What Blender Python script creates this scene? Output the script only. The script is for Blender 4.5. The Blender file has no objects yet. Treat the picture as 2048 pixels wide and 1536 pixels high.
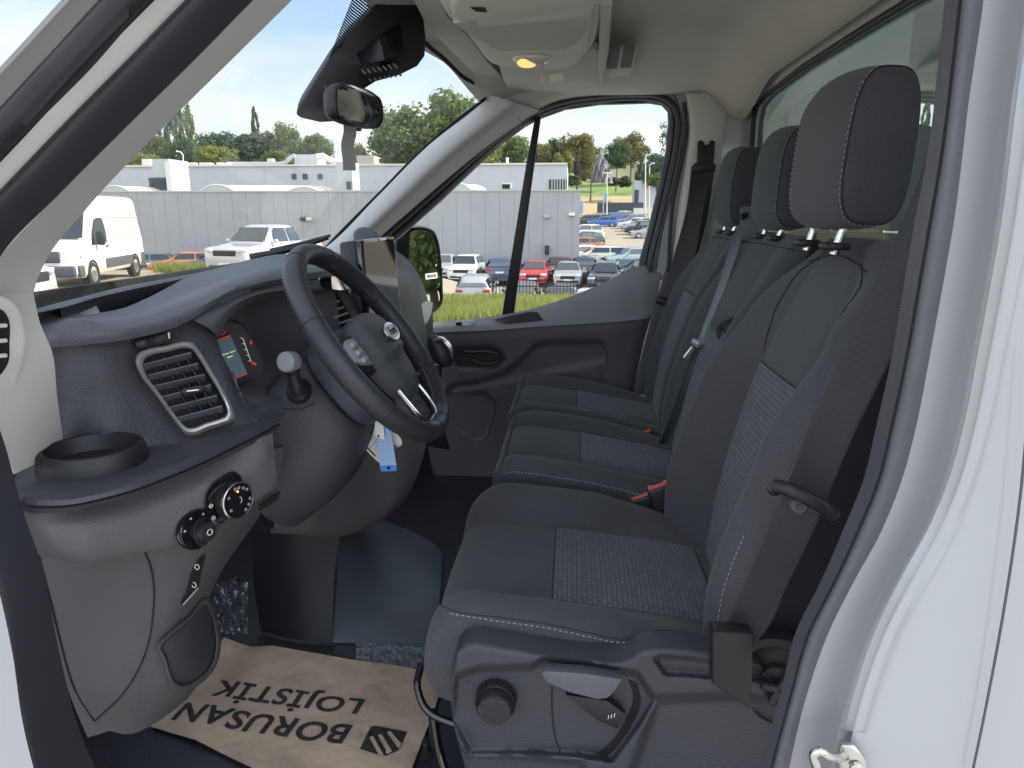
import bpy, bmesh, math, random
from mathutils import Vector, Matrix, geometry
random.seed(7)
SC = bpy.context.scene
COL = SC.collection
R = math.radians
CZ = 1.95                       # eye height of the camera above the ground the van stands on

# ------------------------------------------------------------------ camera
cam = bpy.data.cameras.new('camera')
cam.sensor_width = 36.0
cam.lens = 36.0 * 1420.0 / 2048.0
cam.clip_start = 0.02
cam.clip_end = 3000
camo = bpy.data.objects.new('camera', cam)
COL.objects.link(camo)
PITCH, YAW = 13.3889, 4.7387
camo.location = (0, 0, CZ)
camo.rotation_euler = (R(90 - PITCH), 0, R(YAW))
SC.camera = camo

# ------------------------------------------------------------------ sky, sun, exposure
SUN_EL, SUN_AZ = 40.0, 83.0     # azimuth measured from +Y towards +X
w = bpy.data.worlds.new('World')
SC.world = w
w.use_nodes = True
nt = w.node_tree
nt.nodes.clear()
wo = nt.nodes.new('ShaderNodeOutputWorld')
bg = nt.nodes.new('ShaderNodeBackground')
sky = nt.nodes.new('ShaderNodeTexSky')
sky.sky_type = 'NISHITA'
sky.sun_disc = False
sky.sun_elevation = R(SUN_EL)
sky.sun_rotation = R(SUN_AZ)
sky.air_density = 1.0
sky.dust_density = 1.5
sky.ozone_density = 1.2
tc = nt.nodes.new('ShaderNodeTexCoord')
mp = nt.nodes.new('ShaderNodeMapping')
mp.inputs['Scale'].default_value = (1.0, 1.3, 5.0)
mp.inputs['Rotation'].default_value = (R(6), R(-10), 0.5)
nz = nt.nodes.new('ShaderNodeTexNoise')
nz.inputs['Scale'].default_value = 1.5
nz.inputs['Detail'].default_value = 9
nz.inputs['Roughness'].default_value = 0.58
nz.inputs['Distortion'].default_value = 0.35
cr = nt.nodes.new('ShaderNodeValToRGB')
cr.color_ramp.elements[0].position = 0.42
cr.color_ramp.elements[0].color = (0.05, 0.05, 0.05, 1)
cr.color_ramp.elements[1].position = 0.60
cr.color_ramp.elements[1].color = (0.92, 0.92, 0.92, 1)
mx = nt.nodes.new('ShaderNodeMixRGB')
# clouds turn far brighter behind the camera, added as fill light for the cab
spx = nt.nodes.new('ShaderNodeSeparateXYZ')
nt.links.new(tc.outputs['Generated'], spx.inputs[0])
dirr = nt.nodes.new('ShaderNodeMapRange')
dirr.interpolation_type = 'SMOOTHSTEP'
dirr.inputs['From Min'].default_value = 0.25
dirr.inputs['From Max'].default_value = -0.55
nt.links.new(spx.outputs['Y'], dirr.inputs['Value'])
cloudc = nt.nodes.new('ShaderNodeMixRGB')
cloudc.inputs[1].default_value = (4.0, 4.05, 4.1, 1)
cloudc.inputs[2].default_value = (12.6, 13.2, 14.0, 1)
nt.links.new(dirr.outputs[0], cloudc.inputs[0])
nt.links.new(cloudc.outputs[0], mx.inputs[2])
nt.links.new(tc.outputs['Generated'], mp.inputs['Vector'])
nt.links.new(mp.outputs[0], nz.inputs['Vector'])
nt.links.new(nz.outputs['Fac'], cr.inputs[0])
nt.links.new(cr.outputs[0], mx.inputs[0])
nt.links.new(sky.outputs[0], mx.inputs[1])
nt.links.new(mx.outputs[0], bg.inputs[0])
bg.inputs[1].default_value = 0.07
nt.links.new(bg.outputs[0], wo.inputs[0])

sl = bpy.data.lights.new('sun', 'SUN')
sl.energy = 2.0
sl.angle = R(0.5)
sl.color = (1.0, 0.93, 0.80)
so = bpy.data.objects.new('sun', sl)
COL.objects.link(so)
sd = Vector((math.sin(R(SUN_AZ)) * math.cos(R(SUN_EL)), math.cos(R(SUN_AZ)) * math.cos(R(SUN_EL)), math.sin(R(SUN_EL))))
so.rotation_euler = sd.to_track_quat('Z', 'Y').to_euler()
SC.view_settings.view_transform = 'Standard'
SC.view_settings.look = 'None'
SC.view_settings.exposure = 1.95
SC.view_settings.gamma = 1.0
try:
    SC.view_settings.use_curve_mapping = False
except Exception:
    pass
SC.cycles.max_bounces = 10
SC.cycles.diffuse_bounces = 5
SC.cycles.transparent_max_bounces = 16

# ------------------------------------------------------------------ measuring: a photo pixel and one known coordinate give a point in space
_p, _a = R(PITCH), R(YAW)
_F = Vector((-math.sin(_a) * math.cos(_p), math.cos(_a) * math.cos(_p), -math.sin(_p)))
_R = Vector((math.cos(_a), math.sin(_a), 0))
_U = _R.cross(_F)


def at(px, py, Y=None, X=None, Z=None):
    d = _F + _R * ((px - 1024) / 1420.0) - _U * ((py - 768) / 1420.0)
    if Y is not None:
        t = Y / d.y
    elif X is not None:
        t = X / d.x
    else:
        t = Z / d.z
    v = d * t
    return Vector((v.x, v.y, v.z + CZ))


def V(x, y, z):
    return Vector((x, y, z + CZ))


def P3(q):
    if isinstance(q, Vector):
        return q
    return at(q[0], q[1], Y=q[2])


# ------------------------------------------------------------------ curves and mesh helpers
def cr1(p, t):
    n = len(p)
    i = min(int(t), n - 2)
    f = t - i
    p1, p2 = p[i], p[i + 1]
    p0 = p[i - 1] if i > 0 else p1 * 2 - p2
    p3 = p[i + 2] if i + 2 < n else p2 * 2 - p1
    return 0.5 * ((2 * p1) + (p2 - p0) * f + (2 * p0 - 5 * p1 + 4 * p2 - p3) * f * f + (3 * p1 - p0 - 3 * p2 + p3) * f ** 3)


def spline(pts, n, closed=False):
    """smooth curve through the points, parameter and tangents by chord length so uneven spacing never overshoots"""
    pts = [P3(q) for q in pts]
    if closed:
        m = len(pts)
        q = pts + [pts[0]]
    else:
        m = len(pts)
        q = pts
    h = [max((b - a).length, 1e-7) for a, b in zip(q, q[1:])]
    sl_ = [(b - a) / hh for (a, b), hh in zip(zip(q, q[1:]), h)]
    ms = []
    for i in range(len(q)):
        if closed:
            p_, n_ = (i - 1) % len(h), i % len(h)
        else:
            p_, n_ = max(i - 1, 0), min(i, len(h) - 1)
        ms.append((sl_[p_] * h[n_] + sl_[n_] * h[p_]) / (h[p_] + h[n_]))
    d = [0.0]
    for x in h:
        d.append(d[-1] + x)
    out = []
    j = 0
    for k in range(n):
        s_ = d[-1] * k / (n if closed else n - 1)
        while j < len(h) - 1 and d[j + 1] < s_:
            j += 1
        t = min(1.0, (s_ - d[j]) / h[j])
        t2, t3 = t * t, t * t * t
        out.append(q[j] * (2 * t3 - 3 * t2 + 1) + ms[j] * (h[j] * (t3 - 2 * t2 + t)) + q[j + 1] * (3 * t2 - 2 * t3) + ms[j + 1] * (h[j] * (t3 - t2)))
    return out


def lerp(a, b, t):
    return a + (b - a) * t


def smooth(t):
    t = max(0.0, min(1.0, t))
    return t * t * (3 - 2 * t)


class MB:
    def __init__(s):
        s.v, s.f, s.m = [], [], []

    def add(s, vs, fs, mi=0):
        o = len(s.v)
        s.v += [Vector(v) for v in vs]
        for f in fs:
            s.f.append([i + o for i in f])
            s.m.append(mi)
        return s

    def grid(s, g, closed_u=False, closed_v=False, mi=0, flip=False):
        nr, nc = len(g), len(g[0])
        fs = []
        for i in range(nr if closed_u else nr - 1):
            for j in range(nc if closed_v else nc - 1):
                q = [i * nc + j, ((i + 1) % nr) * nc + j, ((i + 1) % nr) * nc + (j + 1) % nc, i * nc + (j + 1) % nc]
                fs.append(q[::-1] if flip else q)
        s.add([p for r in g for p in r], fs, mi)
        return s

    def patch(s, rows, nu=12, nv=24, thick=0.0, away=None, mi=0):
        """rows of control points -> smooth sheet; thick gives it a back and rims, away from the given point."""
        rr = [spline(r, nv) for r in rows]
        cols = [spline([rr[i][j] for i in range(len(rr))], nu) for j in range(nv)]
        g = [[cols[j][i] for j in range(nv)] for i in range(nu)]
        s.sheet(g, thick, away, mi)
        return g

    def sheet(s, g, thick=0.0, away=None, mi=0):
        if thick <= 0:
            return s.grid(g, mi=mi)
        nr, nc = len(g), len(g[0])
        away = away or Vector((0, 0, CZ))
        b = []
        for i in range(nr):
            row = []
            for j in range(nc):
                du = g[min(i + 1, nr - 1)][j] - g[max(i - 1, 0)][j]
                dv = g[i][min(j + 1, nc - 1)] - g[i][max(j - 1, 0)]
                n = du.cross(dv)
                n = n.normalized() if n.length > 1e-12 else Vector((0, 1, 0))
                if n.dot(g[i][j] - away) < 0:
                    n = -n
                row.append(g[i][j] + n * thick)
            b.append(row)
        s.grid(g, mi=mi)
        s.grid(b, mi=mi, flip=True)
        for e, h in ((g[0], b[0]), (g[-1], b[-1]), ([r[0] for r in g], [r[0] for r in b]), ([r[-1] for r in g], [r[-1] for r in b])):
            s.grid([e, h], mi=mi)
        return s

    def tube(s, pts, r, n=8, closed=False, caps=True, flat=None, mi=0):
        """sweep a circle (or an ellipse r x flat) along the points; r may be a list."""
        pts = [P3(p) for p in pts]
        m = len(pts)
        g = []
        up = None
        for i in range(m):
            if closed:
                t = pts[(i + 1) % m] - pts[i - 1]
            else:
                t = pts[min(i + 1, m - 1)] - pts[max(i - 1, 0)]
            t = t.normalized() if t.length > 1e-9 else Vector((0, 0, 1))
            if up is None:
                up = Vector((0, 0, 1)) if abs(t.z) < 0.9 else Vector((1, 0, 0))
            a = (up - t * up.dot(t)).normalized()
            up = a
            b = t.cross(a)
            ri = r[i] if isinstance(r, (list, tuple)) else r
            rf = flat if flat else ri
            g.append([pts[i] + a * (math.cos(k * 2 * math.pi / n) * ri) + b * (math.sin(k * 2 * math.pi / n) * rf) for k in range(n)])
        s.grid(g, closed_u=closed, closed_v=True, mi=mi)
        if caps and not closed:
            o = len(s.v) - m * n
            s.f.append([o + k for k in range(n)]); s.m.append(mi)
            s.f.append([o + (m - 1) * n + k for k in range(n)][::-1]); s.m.append(mi)
        return s

    def ribbon(s, pts, wdt, wv, thick=0.0015, mi=0):
        """flat band: width along vector wv (one vector or a list)."""
        pts = [P3(p) for p in pts]
        g = []
        m = len(pts)
        for i in range(m):
            t = (pts[min(i + 1, m - 1)] - pts[max(i - 1, 0)]).normalized()
            wvi = wv[i] if isinstance(wv, list) else wv
            wi = wdt[i] if isinstance(wdt, list) else wdt
            a = (wvi - t * wvi.dot(t)).normalized()
            n = t.cross(a) * thick
            h = a * wi / 2
            g.append([pts[i] - h - n, pts[i] + h - n, pts[i] + h + n, pts[i] - h + n])
        s.grid(g, closed_v=True, mi=mi)
        o = len(s.v) - 4 * m
        s.f.append([o, o + 1, o + 2, o + 3]); s.m.append(mi)
        s.f.append([len(s.v) - 4, len(s.v) - 3, len(s.v) - 2, len(s.v) - 1][::-1]); s.m.append(mi)
        return s

    def box(s, c, sz, rot=None, mi=0):
        x, y, z = sz[0] / 2, sz[1] / 2, sz[2] / 2
        vs = [Vector((a * x, b * y, d * z)) for a in (-1, 1) for b in (-1, 1) for d in (-1, 1)]
        if rot is not None:
            vs = [rot @ v for v in vs]
        vs = [Vector(c) + v for v in vs]
        s.add(vs, [(0, 1, 3, 2), (4, 6, 7, 5), (0, 4, 5, 1), (2, 3, 7, 6), (0, 2, 6, 4), (1, 5, 7, 3)], mi)
        return s

    def rbox(s, c, sz, r=0.01, rot=None, seg=3, mi=0):
        bm = bmesh.new()
        bmesh.ops.create_cube(bm, size=1.0)
        for v in bm.verts:
            v.co = Vector((v.co.x * sz[0], v.co.y * sz[1], v.co.z * sz[2]))
        r = min(r, min(sz) * 0.49)
        bmesh.ops.bevel(bm, geom=bm.edges[:], offset=r, segments=seg, profile=0.5, affect='EDGES')
        bm.verts.index_update()
        vs = [(rot @ v.co if rot is not None else v.co.copy()) + Vector(c) for v in bm.verts]
        s.add(vs, [[v.index for v in f.verts] for f in bm.faces], mi)
        bm.free()
        return s

    def plate(s, loops, d, mi=0):
        """polygon (first loop) with holes (other loops), extruded by vector d."""
        loops = [[P3(q) for q in l] for l in loops]
        tris = geometry.tessellate_polygon(loops)
        flat = [p for l in loops for p in l]
        n = len(flat)
        d = Vector(d)
        vs = flat + [p + d for p in flat]
        fs = [list(t) for t in tris] + [[i + n for i in t][::-1] for t in tris]
        o = 0
        for l in loops:
            k = len(l)
            for i in range(k):
                j = (i + 1) % k
                fs.append([o + i, o + j, n + o + j, n + o + i])
            o += k
        s.add(vs, fs, mi)
        return s

    def lathe(s, c, axis, prof, n=32, mi=0, ref=None):
        """prof: list of (radius, height along axis)."""
        ax = Vector(axis).normalized()
        a = Vector((0, 0, 1)) if abs(ax.z) < 0.9 else Vector((1, 0, 0))
        if ref is not None:
            a = Vector(ref)
        a = (a - ax * a.dot(ax)).normalized()
        b = ax.cross(a)
        c = Vector(c)
        g = [[c + ax * h + (a * math.cos(k * 2 * math.pi / n) + b * math.sin(k * 2 * math.pi / n)) * r for k in range(n)] for r, h in prof]
        s.grid(g, closed_v=True, mi=mi)
        return s

    def loft(s, rings, caps=True, mi=0):
        s.grid(rings, closed_v=True, mi=mi)
        if caps:
            n = len(rings[0])
            o = len(s.v) - n * len(rings)
            s.f.append([o + k for k in range(n)]); s.m.append(mi)
            s.f.append([len(s.v) - n + k for k in range(n)][::-1]); s.m.append(mi)
        return s

    def build(s, name, mat, parent=None, label=None, smooth_angle=40, bevel=0, fixn=True):
        me = bpy.data.meshes.new(name)
        me.from_pydata([tuple(v) for v in s.v], [], s.f)
        mats = mat if isinstance(mat, (list, tuple)) else [mat]
        for m_ in mats:
            me.materials.append(m_)
        me.polygons.foreach_set('material_index', s.m)
        if fixn or bevel:
            bm = bmesh.new()
            bm.from_mesh(me)
            bmesh.ops.remove_doubles(bm, verts=bm.verts, dist=1e-5)
            bmesh.ops.recalc_face_normals(bm, faces=bm.faces)
            if bevel:
                es = [e for e in bm.edges if len(e.link_faces) == 2 and e.calc_face_angle(0) > R(35)]
                bmesh.ops.bevel(bm, geom=es, offset=bevel, segments=2, profile=0.5, affect='EDGES', clamp_overlap=True)
            bm.to_mesh(me)
            bm.free()
        me.polygons.foreach_set('use_smooth', [True] * len(me.polygons))
        if smooth_angle < 180:
            try:
                me.set_sharp_from_angle(angle=R(smooth_angle))
            except Exception:
                pass
        o = bpy.data.objects.new(name, me)
        COL.objects.link(o)
        hang(o, parent)
        if label:
            o['label'] = label
        return o


def hang(o, parent):
    if parent is not None:
        o.parent = parent
        if parent.type == 'EMPTY':
            o.location = -parent.location
    return o


def thing(name, label, cat, group=None, loc=(0, 0, 0)):
    o = bpy.data.objects.new(name, None)
    o.empty_display_size = 0.1
    COL.objects.link(o)
    o.location = loc
    o['label'] = label
    o['category'] = cat
    if group:
        o['group'] = group
    return o


def tag(o, label, cat, group=None):
    o['label'] = label
    o['category'] = cat
    if group:
        o['group'] = group
    return o


def text(name, body, size, origin, xdir, ydir, mat, parent=None, align='CENTER', extrude=0.0002, shear=0.0, bold=0.0, space=1.0):
    cu = bpy.data.curves.new(name, 'FONT')
    cu.body = body
    cu.size = size
    cu.align_x = align
    cu.align_y = 'CENTER'
    cu.extrude = extrude
    cu.offset = bold
    cu.shear = shear
    cu.space_character = space
    cu.materials.append(mat)
    o = bpy.data.objects.new(name, cu)
    COL.objects.link(o)
    x = Vector(xdir).normalized()
    y = Vector(ydir)
    y = (y - x * y.dot(x)).normalized()
    z = x.cross(y)
    m = Matrix((x, y, z)).transposed().to_4x4()
    m.translation = Vector(origin)
    if parent is not None:
        o.parent = parent
        if parent.type == 'EMPTY':
            m.translation = m.translation - parent.location
    o.matrix_local = m
    return o


def solid(o):
    """turn a text object into a plain mesh object"""
    bpy.context.view_layer.update()
    me = bpy.data.meshes.new_from_object(o.evaluated_get(bpy.context.evaluated_depsgraph_get()))
    me.name = o.name
    n = bpy.data.objects.new('tmp', me)
    COL.objects.link(n)
    n.parent = o.parent
    n.matrix_local = o.matrix_local.copy()
    nm = o.name
    bpy.data.objects.remove(o, do_unlink=True)
    n.name = nm
    return n


# ------------------------------------------------------------------ materials
def mat(name, col, rough=0.6, metal=0.0, bump=0.0, bscale=200.0, spec=0.5, var=0.0, vscale=5.0, coat=0.0, voronoi=False, sheen=0.0, bdist=0.002):
    m = bpy.data.materials.new(name)
    m.use_nodes = True
    n = m.node_tree.nodes
    l = m.node_tree.links
    b = n['Principled BSDF']
    b.inputs['Base Color'].default_value = (*col, 1)
    b.inputs['Roughness'].default_value = rough
    b.inputs['Metallic'].default_value = metal
    b.inputs['Specular IOR Level'].default_value = spec
    if coat:
        b.inputs['Coat Weight'].default_value = coat
        b.inputs['Coat Roughness'].default_value = 0.05
    if sheen:
        b.inputs['Sheen Weight'].default_value = sheen
    t = n.new('ShaderNodeTexCoord')
    if bump:
        x = n.new('ShaderNodeTexVoronoi' if voronoi else 'ShaderNodeTexNoise')
        x.inputs['Scale'].default_value = bscale
        if not voronoi:
            x.inputs['Detail'].default_value = 3
        l.new(t.outputs['Object'], x.inputs['Vector'])
        bp = n.new('ShaderNodeBump')
        bp.inputs['Strength'].default_value = bump
        bp.inputs['Distance'].default_value = bdist
        l.new(x.outputs[0], bp.inputs['Height'])
        l.new(bp.outputs[0], b.inputs['Normal'])
    if var:
        x = n.new('ShaderNodeTexNoise')
        x.inputs['Scale'].default_value = vscale
        x.inputs['Detail'].default_value = 6
        x.inputs['Roughness'].default_value = 0.65
        l.new(t.outputs['Object'], x.inputs['Vector'])
        mr = n.new('ShaderNodeMapRange')
        mr.inputs['From Min'].default_value = 0.3
        mr.inputs['From Max'].default_value = 0.7
        mr.inputs['To Min'].default_value = 1 - var
        mr.inputs['To Max'].default_value = 1 + var
        l.new(x.outputs[0], mr.inputs['Value'])
        hs = n.new('ShaderNodeHueSaturation')
        hs.inputs['Color'].default_value = (*col, 1)
        l.new(mr.outputs[0], hs.inputs['Value'])
        l.new(hs.outputs[0], b.inputs['Base Color'])
        mr2 = n.new('ShaderNodeMapRange')
        mr2.inputs['From Min'].default_value = 0.3
        mr2.inputs['From Max'].default_value = 0.7
        mr2.inputs['To Min'].default_value = min(1, rough + var * 0.3)
        mr2.inputs['To Max'].default_value = max(0.02, rough - var * 0.3)
        l.new(x.outputs[0], mr2.inputs['Value'])
        l.new(mr2.outputs[0], b.inputs['Roughness'])
    return m


def glass(name, tint, refl=1.0, dirt=0.0, rough=0.0):
    m = bpy.data.materials.new(name)
    m.use_nodes = True
    n = m.node_tree.nodes
    l = m.node_tree.links
    n.clear()
    o = n.new('ShaderNodeOutputMaterial')
    tr = n.new('ShaderNodeBsdfTransparent')
    tr.inputs[0].default_value = (*tint, 1)
    gl = n.new('ShaderNodeBsdfGlossy')
    gl.inputs['Roughness'].default_value = rough
    fr = n.new('ShaderNodeFresnel')
    fr.inputs[0].default_value = 1.5
    mu = n.new('ShaderNodeMath')
    mu.operation = 'MULTIPLY'
    mu.inputs[1].default_value = refl
    l.new(fr.outputs[0], mu.inputs[0])
    mi = n.new('ShaderNodeMixShader')
    l.new(mu.outputs[0], mi.inputs[0])
    l.new(tr.outputs[0], mi.inputs[1])
    l.new(gl.outputs[0], mi.inputs[2])
    last = mi
    if dirt:
        df = n.new('ShaderNodeBsdfDiffuse')
        df.inputs[0].default_value = (0.8, 0.78, 0.72, 1)
        tl = n.new('ShaderNodeBsdfTranslucent')
        tl.inputs[0].default_value = (0.8, 0.78, 0.72, 1)
        ad = n.new('ShaderNodeMixShader')
        l.new(df.outputs[0], ad.inputs[1])
        l.new(tl.outputs[0], ad.inputs[2])
        t = n.new('ShaderNodeTexCoord')
        x = n.new('ShaderNodeTexNoise')
        x.inputs['Scale'].default_value = 9
        x.inputs['Detail'].default_value = 8
        mp_ = n.new('ShaderNodeMapping')
        mp_.inputs['Scale'].default_value = (1, 1, 3)
        l.new(t.outputs['Object'], mp_.inputs[0])
        l.new(mp_.outputs[0], x.inputs['Vector'])
        mr = n.new('ShaderNodeMapRange')
        mr.inputs['From Min'].default_value = 0.35
        mr.inputs['From Max'].default_value = 0.75
        mr.inputs['To Min'].default_value = dirt * 0.5
        mr.inputs['To Max'].default_value = dirt * 1.6
        l.new(x.outputs[0], mr.inputs['Value'])
        m2 = n.new('ShaderNodeMixShader')
        l.new(mr.outputs[0], m2.inputs[0])
        l.new(mi.outputs[0], m2.inputs[1])
        l.new(ad.outputs[0], m2.inputs[2])
        last = m2
    l.new(last.outputs[0], o.inputs[0])
    return m


def emis(name, col, s):
    m = bpy.data.materials.new(name)
    m.use_nodes = True
    b = m.node_tree.nodes['Principled BSDF']
    b.inputs['Base Color'].default_value = (*[c * 0.5 for c in col], 1)
    b.inputs['Emission Color'].default_value = (*col, 1)
    b.inputs['Emission Strength'].default_value = s
    return m


def fabric(name, c1, c2, scale, weave=False, var=0.1):
    """knitted seat cloth: fine ribs; weave=True adds the basket pattern of the seat inserts (UV in metres)."""
    m = bpy.data.materials.new(name)
    m.use_nodes = True
    n = m.node_tree.nodes
    l = m.node_tree.links
    b = n['Principled BSDF']
    b.inputs['Roughness'].default_value = 0.92
    b.inputs['Specular IOR Level'].default_value = 0.2
    b.inputs['Sheen Weight'].default_value = 0.12
    t = n.new('ShaderNodeTexCoord')
    x = n.new('ShaderNodeTexNoise')
    x.inputs['Scale'].default_value = scale
    x.inputs['Detail'].default_value = 2
    l.new(t.outputs['Object'], x.inputs['Vector'])
    ramp = n.new('ShaderNodeMixRGB')
    ramp.inputs[1].default_value = (*c1, 1)
    ramp.inputs[2].default_value = (*c2, 1)
    bp = n.new('ShaderNodeBump')
    bp.inputs['Distance'].default_value = 0.002
    if weave:
        uv = n.new('ShaderNodeUVMap')
        br = n.new('ShaderNodeTexBrick')
        br.inputs['Scale'].default_value = 1.0
        br.inputs['Brick Width'].default_value = 0.012
        br.inputs['Row Height'].default_value = 0.0080
        br.inputs['Mortar Size'].default_value = 0.0012
        br.inputs['Mortar Smooth'].default_value = 0.5
        br.inputs['Color1'].default_value = (1, 1, 1, 1)
        br.inputs['Color2'].default_value = (0.55, 0.55, 0.55, 1)
        br.inputs['Mortar'].default_value = (0, 0, 0, 1)
        l.new(uv.outputs[0], br.inputs['Vector'])
        l.new(br.outputs['Color'], ramp.inputs[0])
        l.new(br.outputs['Color'], bp.inputs['Height'])
        bp.inputs['Strength'].default_value = 0.5
    else:
        l.new(x.outputs[0], ramp.inputs[0])
        l.new(x.outputs[0], bp.inputs['Height'])
        bp.inputs['Strength'].default_value = 0.35
    big = n.new('ShaderNodeTexNoise')
    big.inputs['Scale'].default_value = 6
    big.inputs['Detail'].default_value = 5
    l.new(t.outputs['Object'], big.inputs['Vector'])
    mr = n.new('ShaderNodeMapRange')
    mr.inputs['From Min'].default_value = 0.3
    mr.inputs['From Max'].default_value = 0.7
    mr.inputs['To Min'].default_value = 1 - var
    mr.inputs['To Max'].default_value = 1 + var
    l.new(big.outputs[0], mr.inputs['Value'])
    hs = n.new('ShaderNodeHueSaturation')
    l.new(ramp.outputs[0], hs.inputs['Color'])
    l.new(mr.outputs[0], hs.inputs['Value'])
    l.new(hs.outputs[0], b.inputs['Base Color'])
    l.new(bp.outputs[0], b.inputs['Normal'])
    return m


M = {}
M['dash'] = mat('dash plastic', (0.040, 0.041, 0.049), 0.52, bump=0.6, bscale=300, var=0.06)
M['dashtop'] = mat('sky lit dash plastic', (0.088, 0.093, 0.106), 0.52, bump=0.6, bscale=300, var=0.06)  # dash plastic lightened and blued; windscreen sky light put into the colour
M['trim'] = mat('brown grey trim plastic', (0.112, 0.108, 0.113), 0.72, bump=0.6, bscale=300, var=0.05)
M['trim_shaded'] = mat('shaded side trim plastic', (0.070, 0.067, 0.070), 0.68, bump=0.6, bscale=300, var=0.05)  # side panel shade put into a darker copy of the trim colour
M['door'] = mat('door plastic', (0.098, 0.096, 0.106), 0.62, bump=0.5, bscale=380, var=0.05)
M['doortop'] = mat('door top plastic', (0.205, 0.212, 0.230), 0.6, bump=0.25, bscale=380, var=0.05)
M['black'] = mat('black plastic', (0.013, 0.013, 0.016), 0.5, bump=0.1, bscale=300)
M['vblack'] = mat('matt black', (0.007, 0.007, 0.009), 0.9)
M['gloss'] = mat('gloss black', (0.008, 0.008, 0.010), 0.06, coat=0.5)
M['rubber'] = mat('rubber seal', (0.078, 0.078, 0.087), 0.55, bump=0.15, bscale=60, var=0.16, vscale=9)
M['rubberd'] = mat('dark rubber', (0.026, 0.027, 0.034), 0.5, bump=0.1, bscale=80, var=0.1)
M['white'] = mat('white paint', (0.38, 0.385, 0.395), 0.2, coat=0.6, var=0.012, vscale=2)
M['beige'] = mat('beige pillar trim', (0.56, 0.545, 0.52), 0.7, bump=0.2, bscale=350, var=0.03)
M['pillar'] = mat('light pillar trim', (0.47, 0.47, 0.475), 0.65, bump=0.15, bscale=350, var=0.03)
M['cloth'] = mat('headliner cloth', (0.62, 0.595, 0.535), 0.95, bump=0.5, bscale=260, var=0.05, vscale=7, spec=0.1)
M['visor'] = mat('visor plastic', (0.50, 0.485, 0.43), 0.7, bump=0.25, bscale=350, var=0.03)
M['console'] = mat('overhead plastic', (0.62, 0.59, 0.52), 0.6, bump=0.15, bscale=350, var=0.03)
M['leather'] = mat('leather', (0.030, 0.031, 0.038), 0.44, bump=0.12, bscale=700, var=0.06)
M['grip'] = mat('perforated leather', (0.020, 0.020, 0.024), 0.6, bump=0.7, bscale=500, voronoi=True)
M['airbag'] = mat('airbag cover', (0.055, 0.057, 0.062), 0.5, bump=0.5, bscale=420, voronoi=True)
M['chrome'] = mat('satin chrome', (0.70, 0.69, 0.67), 0.22, metal=1.0, var=0.05)
M['bezel'] = mat('satin silver vent rim', (0.74, 0.73, 0.70), 0.36, metal=0.7, var=0.05)
M['silver'] = mat('silver plastic', (0.42, 0.43, 0.44), 0.38, metal=0.4)
M['steel'] = mat('steel', (0.62, 0.60, 0.57), 0.3, metal=1.0, var=0.1, vscale=40)
M['seatback'] = fabric('black seat shell cloth', (0.008, 0.008, 0.010), (0.022, 0.022, 0.026), 520)
M['fab'] = fabric('seat cloth', (0.036, 0.036, 0.041), (0.104, 0.104, 0.113), 520)
M['fabside'] = fabric('seat side cloth', (0.026, 0.027, 0.034), (0.078, 0.079, 0.092), 520)
M['insert'] = fabric('seat insert weave', (0.066, 0.070, 0.080), (0.130, 0.138, 0.156), 900, weave=True)
M['fab2'] = fabric('bench cloth', (0.026, 0.030, 0.034), (0.094, 0.104, 0.113), 520)
M['thread'] = mat('grey thread', (0.30, 0.30, 0.34), 0.8)
M['seam'] = mat('dark seam piping', (0.018, 0.018, 0.022), 0.9)  # dark piping colour along the seams
M['belt'] = mat('black belt webbing', (0.022, 0.022, 0.026), 0.55, bump=0.3, bscale=500)
M['beltl'] = mat('grey belt webbing', (0.17, 0.19, 0.22), 0.45, bump=0.3, bscale=500)
M['red'] = mat('red release button', (0.62, 0.10, 0.09), 0.45)
M['floor'] = mat('rubber floor', (0.017, 0.019, 0.027), 0.42, bump=0.5, bscale=260, var=0.25, vscale=6)
M['mat'] = mat('blue grey rubber floor', (0.085, 0.100, 0.118), 0.5, bump=0.35, bscale=400, var=0.2, vscale=4)
M['display'] = mat('satin black display', (0.007, 0.007, 0.009), 0.35, spec=0.25)
M['ink'] = mat('black print', (0.022, 0.022, 0.024), 0.8, var=0.6, vscale=60)
M['tagw'] = mat('white tag', (0.72, 0.72, 0.68), 0.5)
M['tagb'] = mat('blue tag', (0.28, 0.42, 0.66), 0.35)
M['tagb2'] = mat('strong blue tag band', (0.03, 0.22, 0.62), 0.35)
M['mark'] = mat('pale marking', (0.62, 0.63, 0.66), 0.6)
M['dotblue'] = mat('light blue dot', (0.15, 0.45, 0.75), 0.6)
M['mirror'] = mat('mirror glass', (0.80, 0.82, 0.80), 0.01, metal=1.0)
M['wind'] = glass('windscreen glass', (0.97, 0.985, 0.975), refl=0.07, dirt=0.05)
M['sideglass'] = glass('side window glass', (0.96, 0.985, 0.97), refl=0.25, dirt=0.012)
M['rearglass'] = glass('green tinted rear glass', (0.72, 0.90, 0.77), refl=0.9)
M['lens'] = glass('lamp lens', (0.95, 0.93, 0.90), refl=1.0, rough=0.15)
# ================================================================== seats
def pix(v):
    q = Vector((v.x, v.y, v.z - CZ))
    d = q.dot(_F)
    return (1024 + 1420 * q.dot(_R) / d, 768 - 1420 * q.dot(_U) / d)


def interp(tab, t):
    for (a, x), (b, y) in zip(tab, tab[1:]):
        if t <= b:
            return lerp(x, y, smooth((t - a) / (b - a)) if b > a else 0)
    return tab[-1][1]


def lin(tab, t):
    for (a, x), (b, y) in zip(tab, tab[1:]):
        if t <= b:
            return lerp(x, y, max(0, (t - a) / (b - a)))
    return tab[-1][1]


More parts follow.
